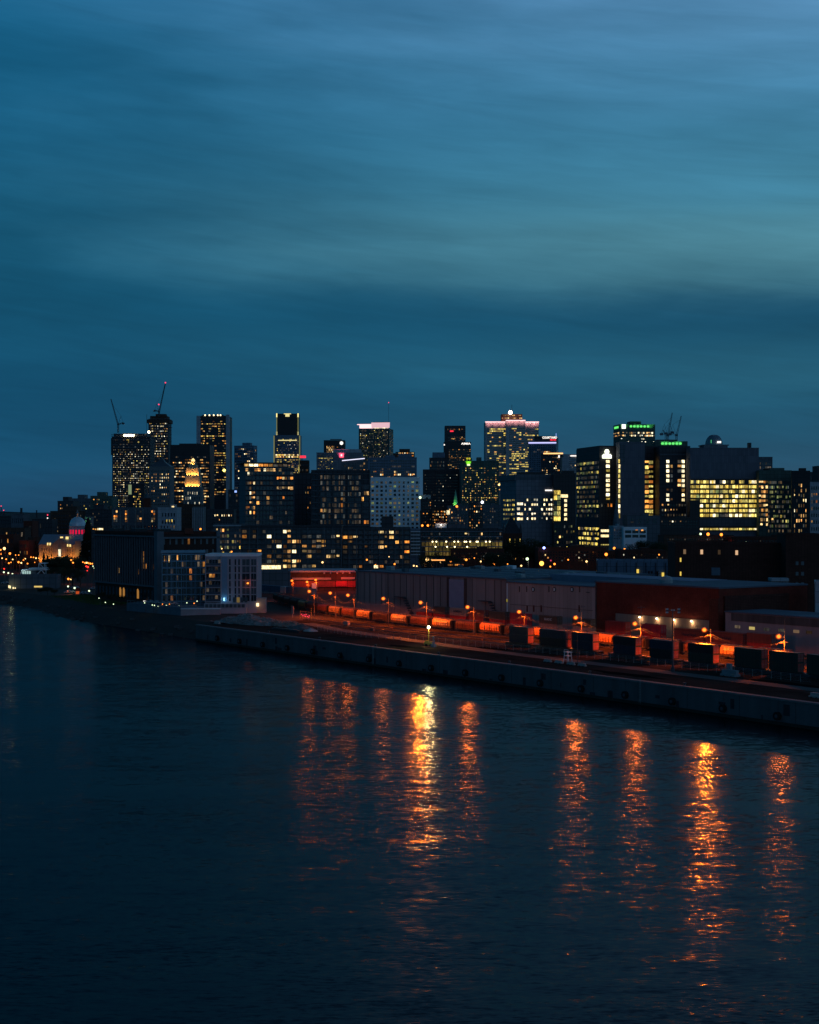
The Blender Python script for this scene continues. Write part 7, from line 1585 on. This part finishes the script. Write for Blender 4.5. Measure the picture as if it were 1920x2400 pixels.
TR = [(103, 1296, 960, 2, .6, 'pointed dark tree at the end of the market facade'), (112, 1302, 955, 2, .7, 'second pointed tree before the market'), (122, 1304, 950, 0, 1.1, 'round dark tree below the market doorway'), (136, 1300, 945, 1, 1.2, 'broad dark tree before the market portico'), (150, 1298, 940, 0, 1.3, 'broadest dark tree before the market'), (163, 1312, 930, 1, 1.0, 'low dark tree right of the broadest one'), (182, 1300, 930, 0, 1.0, 'dark tree between the market and the old warehouse'), (130, 1325, 900, 3, 1.2, 'bare tree behind the clubhouse roof'), (150, 1330, 890, 4, 1.2, 'bare tree by the lit car park'), (170, 1328, 880, 3, 1.2, 'bare tree left of the parked cars'), (188, 1335, 870, 4, 1.1, 'bare tree near the old warehouse arcade'), (96, 1378, 790, 0, 1.6, 'round dark bush beside the clubhouse'), (112, 1374, 785, 1, 1.6, 'largest dark bush beside the clubhouse'), (127, 1380, 780, 0, 1.5, 'low dark bush right of the largest one'),
 (22, 1300, 1080, 3, 1.0, 'bare street tree by the orange house'), (42, 1306, 1070, 4, 1.0, 'bare street tree by the narrow brick house'), (62, 1304, 1060, 3, 1.0, 'bare street tree before the plain brown house'), (80, 1310, 1050, 4, 1.0, 'bare street tree at the market corner'), (206, 1216, 1090, 2, .8, 'tall dark tree right of the silver dome'), (240, 1385, 720, 3, 1.3, 'bare shrub before the old warehouse arcade'), (262, 1390, 710, 4, 1.3, 'second bare shrub before the old warehouse arcade'), (284, 1392, 700, 3, 1.2, 'third bare shrub before the old warehouse arcade'),
 (1196, 1262, 930, 3, 1.3, 'bare tree before the chapel'), (1232, 1256, 930, 4, 1.4, 'wide bare tree between chapel and bank'), (1252, 1262, 920, 0, 1.3, 'dark tree before the bank base'), (1275, 1268, 915, 1, 1.2, 'dark tree under the blue lamp'), (1500, 1262, 1000, 3, 1.4, 'bare tree before the white framed block'), (1525, 1264, 995, 4, 1.4, 'bare tree before the pale slabbed block'), (1545, 1268, 990, 3, 1.3, 'bare tree at the mill corner'), (1150, 1290, 850, 4, 1.2, 'bare tree at the end of the parking structure'), (1170, 1288, 850, 3, 1.2, 'bare tree by the chapel street'), (1060, 1300, 840, 4, 1.1, 'bare tree before the lit parking decks'), (1008, 1290, 860, 3, 1.0, 'bare tree by the bright warm lamp')]
for (px, tp, D, k, w_, lb) in TR: tree(lb, px, tp, D, k, w_, 'bush' if 'bush' in lb or 'shrub' in lb else 'tree')

# ---- cars
def car_proto():
    o = thing('parked_car', 'x', 'car', (0, 0, 0), 0, 'parked cars')
    m = MB(); prof = [(-2.2, .35), (-2.25, .8), (-1.3, .95), (-.6, 1.42), (.9, 1.45), (1.7, 1.0), (2.2, .9), (2.25, .4)]
    for sgn, rev in ((-.88, False), (.88, True)):
        p = [(x, sgn*(.86 if z > 1.1 else 1), z) for x, z in prof]; m.poly(list(reversed(p)) if rev else p)
    for (a, za), (b_, zb) in zip(prof, prof[1:]+prof[:1]):
        wa, wb = (.76 if za > 1.1 else .88), (.76 if zb > 1.1 else .88); m.quad((a, -wa, za), (a, wa, za), (b_, wb, zb), (b_, -wb, zb))
    m.build('body', surf('car_paint', (.25, .27, .3), .3, .6, .2), o)
    m = MB(); m.box(-.55, .85, -.885, -.80, 1.02, 1.36); m.box(-.55, .85, .80, .885, 1.02, 1.36); m.build('side_window', GL, o)
    for x in (-1.4, 1.35):
        for y in (-.86, .86): m = MB(); m.cyl((x, y-.1, .33), (x, y+.1, .33), .33, .33, 12); m.build('wheel', RUBBER, o)
    for y in (-.6, .6): m = MB(); m.box(-2.29, -2.2, y-.18, y+.18, .6, .78); m.build('headlight', surf('lens_glass', (.4, .45, .5), .2, .8), o)
    return o
c0 = None
for i, (px, D, rz, lb) in enumerate(((160, 800, .3, 'pale car parked beside the red lit kiosk'), (166, 802, .3, 'second car parked beside the red lit kiosk'), (196, 790, .4, 'pale car standing at the foot of the grass bank'), (204, 789, .4, 'car behind the pale one at the grass bank'), (176, 850, .1, 'car in the row on the riverside road'), (219, 840, .1, 'car on the riverside road near the old warehouse'), (350, 655, -.5, 'car on the terrace, first from the lettered sign'), (364, 652, -.5, 'car on the terrace, second from the lettered sign'), (378, 649, -.5, 'car on the terrace, third from the lettered sign'), (392, 646, -.5, 'car on the terrace, fourth from the lettered sign'), (406, 643, -.5, 'car on the terrace, fifth from the lettered sign'), (12, 905, .2, 'van like car beside the clubhouse end'))):
    x = PX(px, D); z = gz(x, D)+.05
    if 330 < px < 420: z = PZ(1413, 660)-.4+.05; D += 8; x = PX(px, D)
    if c0 is None: c0 = car_proto(); register(c0); o = c0
    else: o = copy_tree(c0)
    o.location = (x, D, z); o.rotation_euler = (0, 0, rz); o['label'] = lb
# small terrace lamps
tl = [(339, 1413, 'w'), (357, 1418, 'w'), (362, 1419, 'w'), (371, 1421, 'w'), (381, 1416, 'o'), (397, 1416, 'o'), (390, 1419, 'w'), (414, 1421, 'o'), (424, 1422, 'o'), (420, 1420, 'w'), (438, 1413, 'w'), (455, 1414, 'o'), (462, 1409, 'w'), (232, 1402, 'w'), (247, 1412, 'w'), (266, 1416, 'w')]
for i, (px, py, c) in enumerate(tl):
    far_lamp(('white' if c == 'w' else 'orange')+' garden light', px, py, 648 if px > 330 else 690, WHF if c == 'w' else SODF, 1.2, 25 if i % 4 == 0 else 0, (1, .6, .3), 'small lights on the terrace and bank', 'garden_light', 'garden light')
# kiosk lit red orange
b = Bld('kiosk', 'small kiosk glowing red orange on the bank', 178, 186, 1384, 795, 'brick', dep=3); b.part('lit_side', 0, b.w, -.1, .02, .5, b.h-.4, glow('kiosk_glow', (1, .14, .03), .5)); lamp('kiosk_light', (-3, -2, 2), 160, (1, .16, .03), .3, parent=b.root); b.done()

# labels for the many small lights: say which one each is by colour and neighbours
spots = [('street lights in the riverside quarter', 'riverside'), ('small lights on the terrace and bank', 'terrace')]
for gname, wd_ in spots:
    obs = [o for o in bpy.data.objects if o.get('group') == gname]
    obs.sort(key=lambda o: (o.location.x/o.location.y, o.location.z))
    cnt = {}
    for o in obs:
        c = o['label'].split(' ')[0]
        if c == 'pale': c = 'pale green'
        cnt[c] = cnt.get(c, 0)+1
        k = cnt[c]-1; tens = ords[k % 20]
        rowd = 'on the western bank' if k < 20 else 'by the old warehouse'
        o['label'] = '%s %s light %s, %s counted from the west' % (c, 'street' if wd_ == 'riverside' else 'garden', rowd if wd_ == 'riverside' else 'before the dark waterside building', tens)
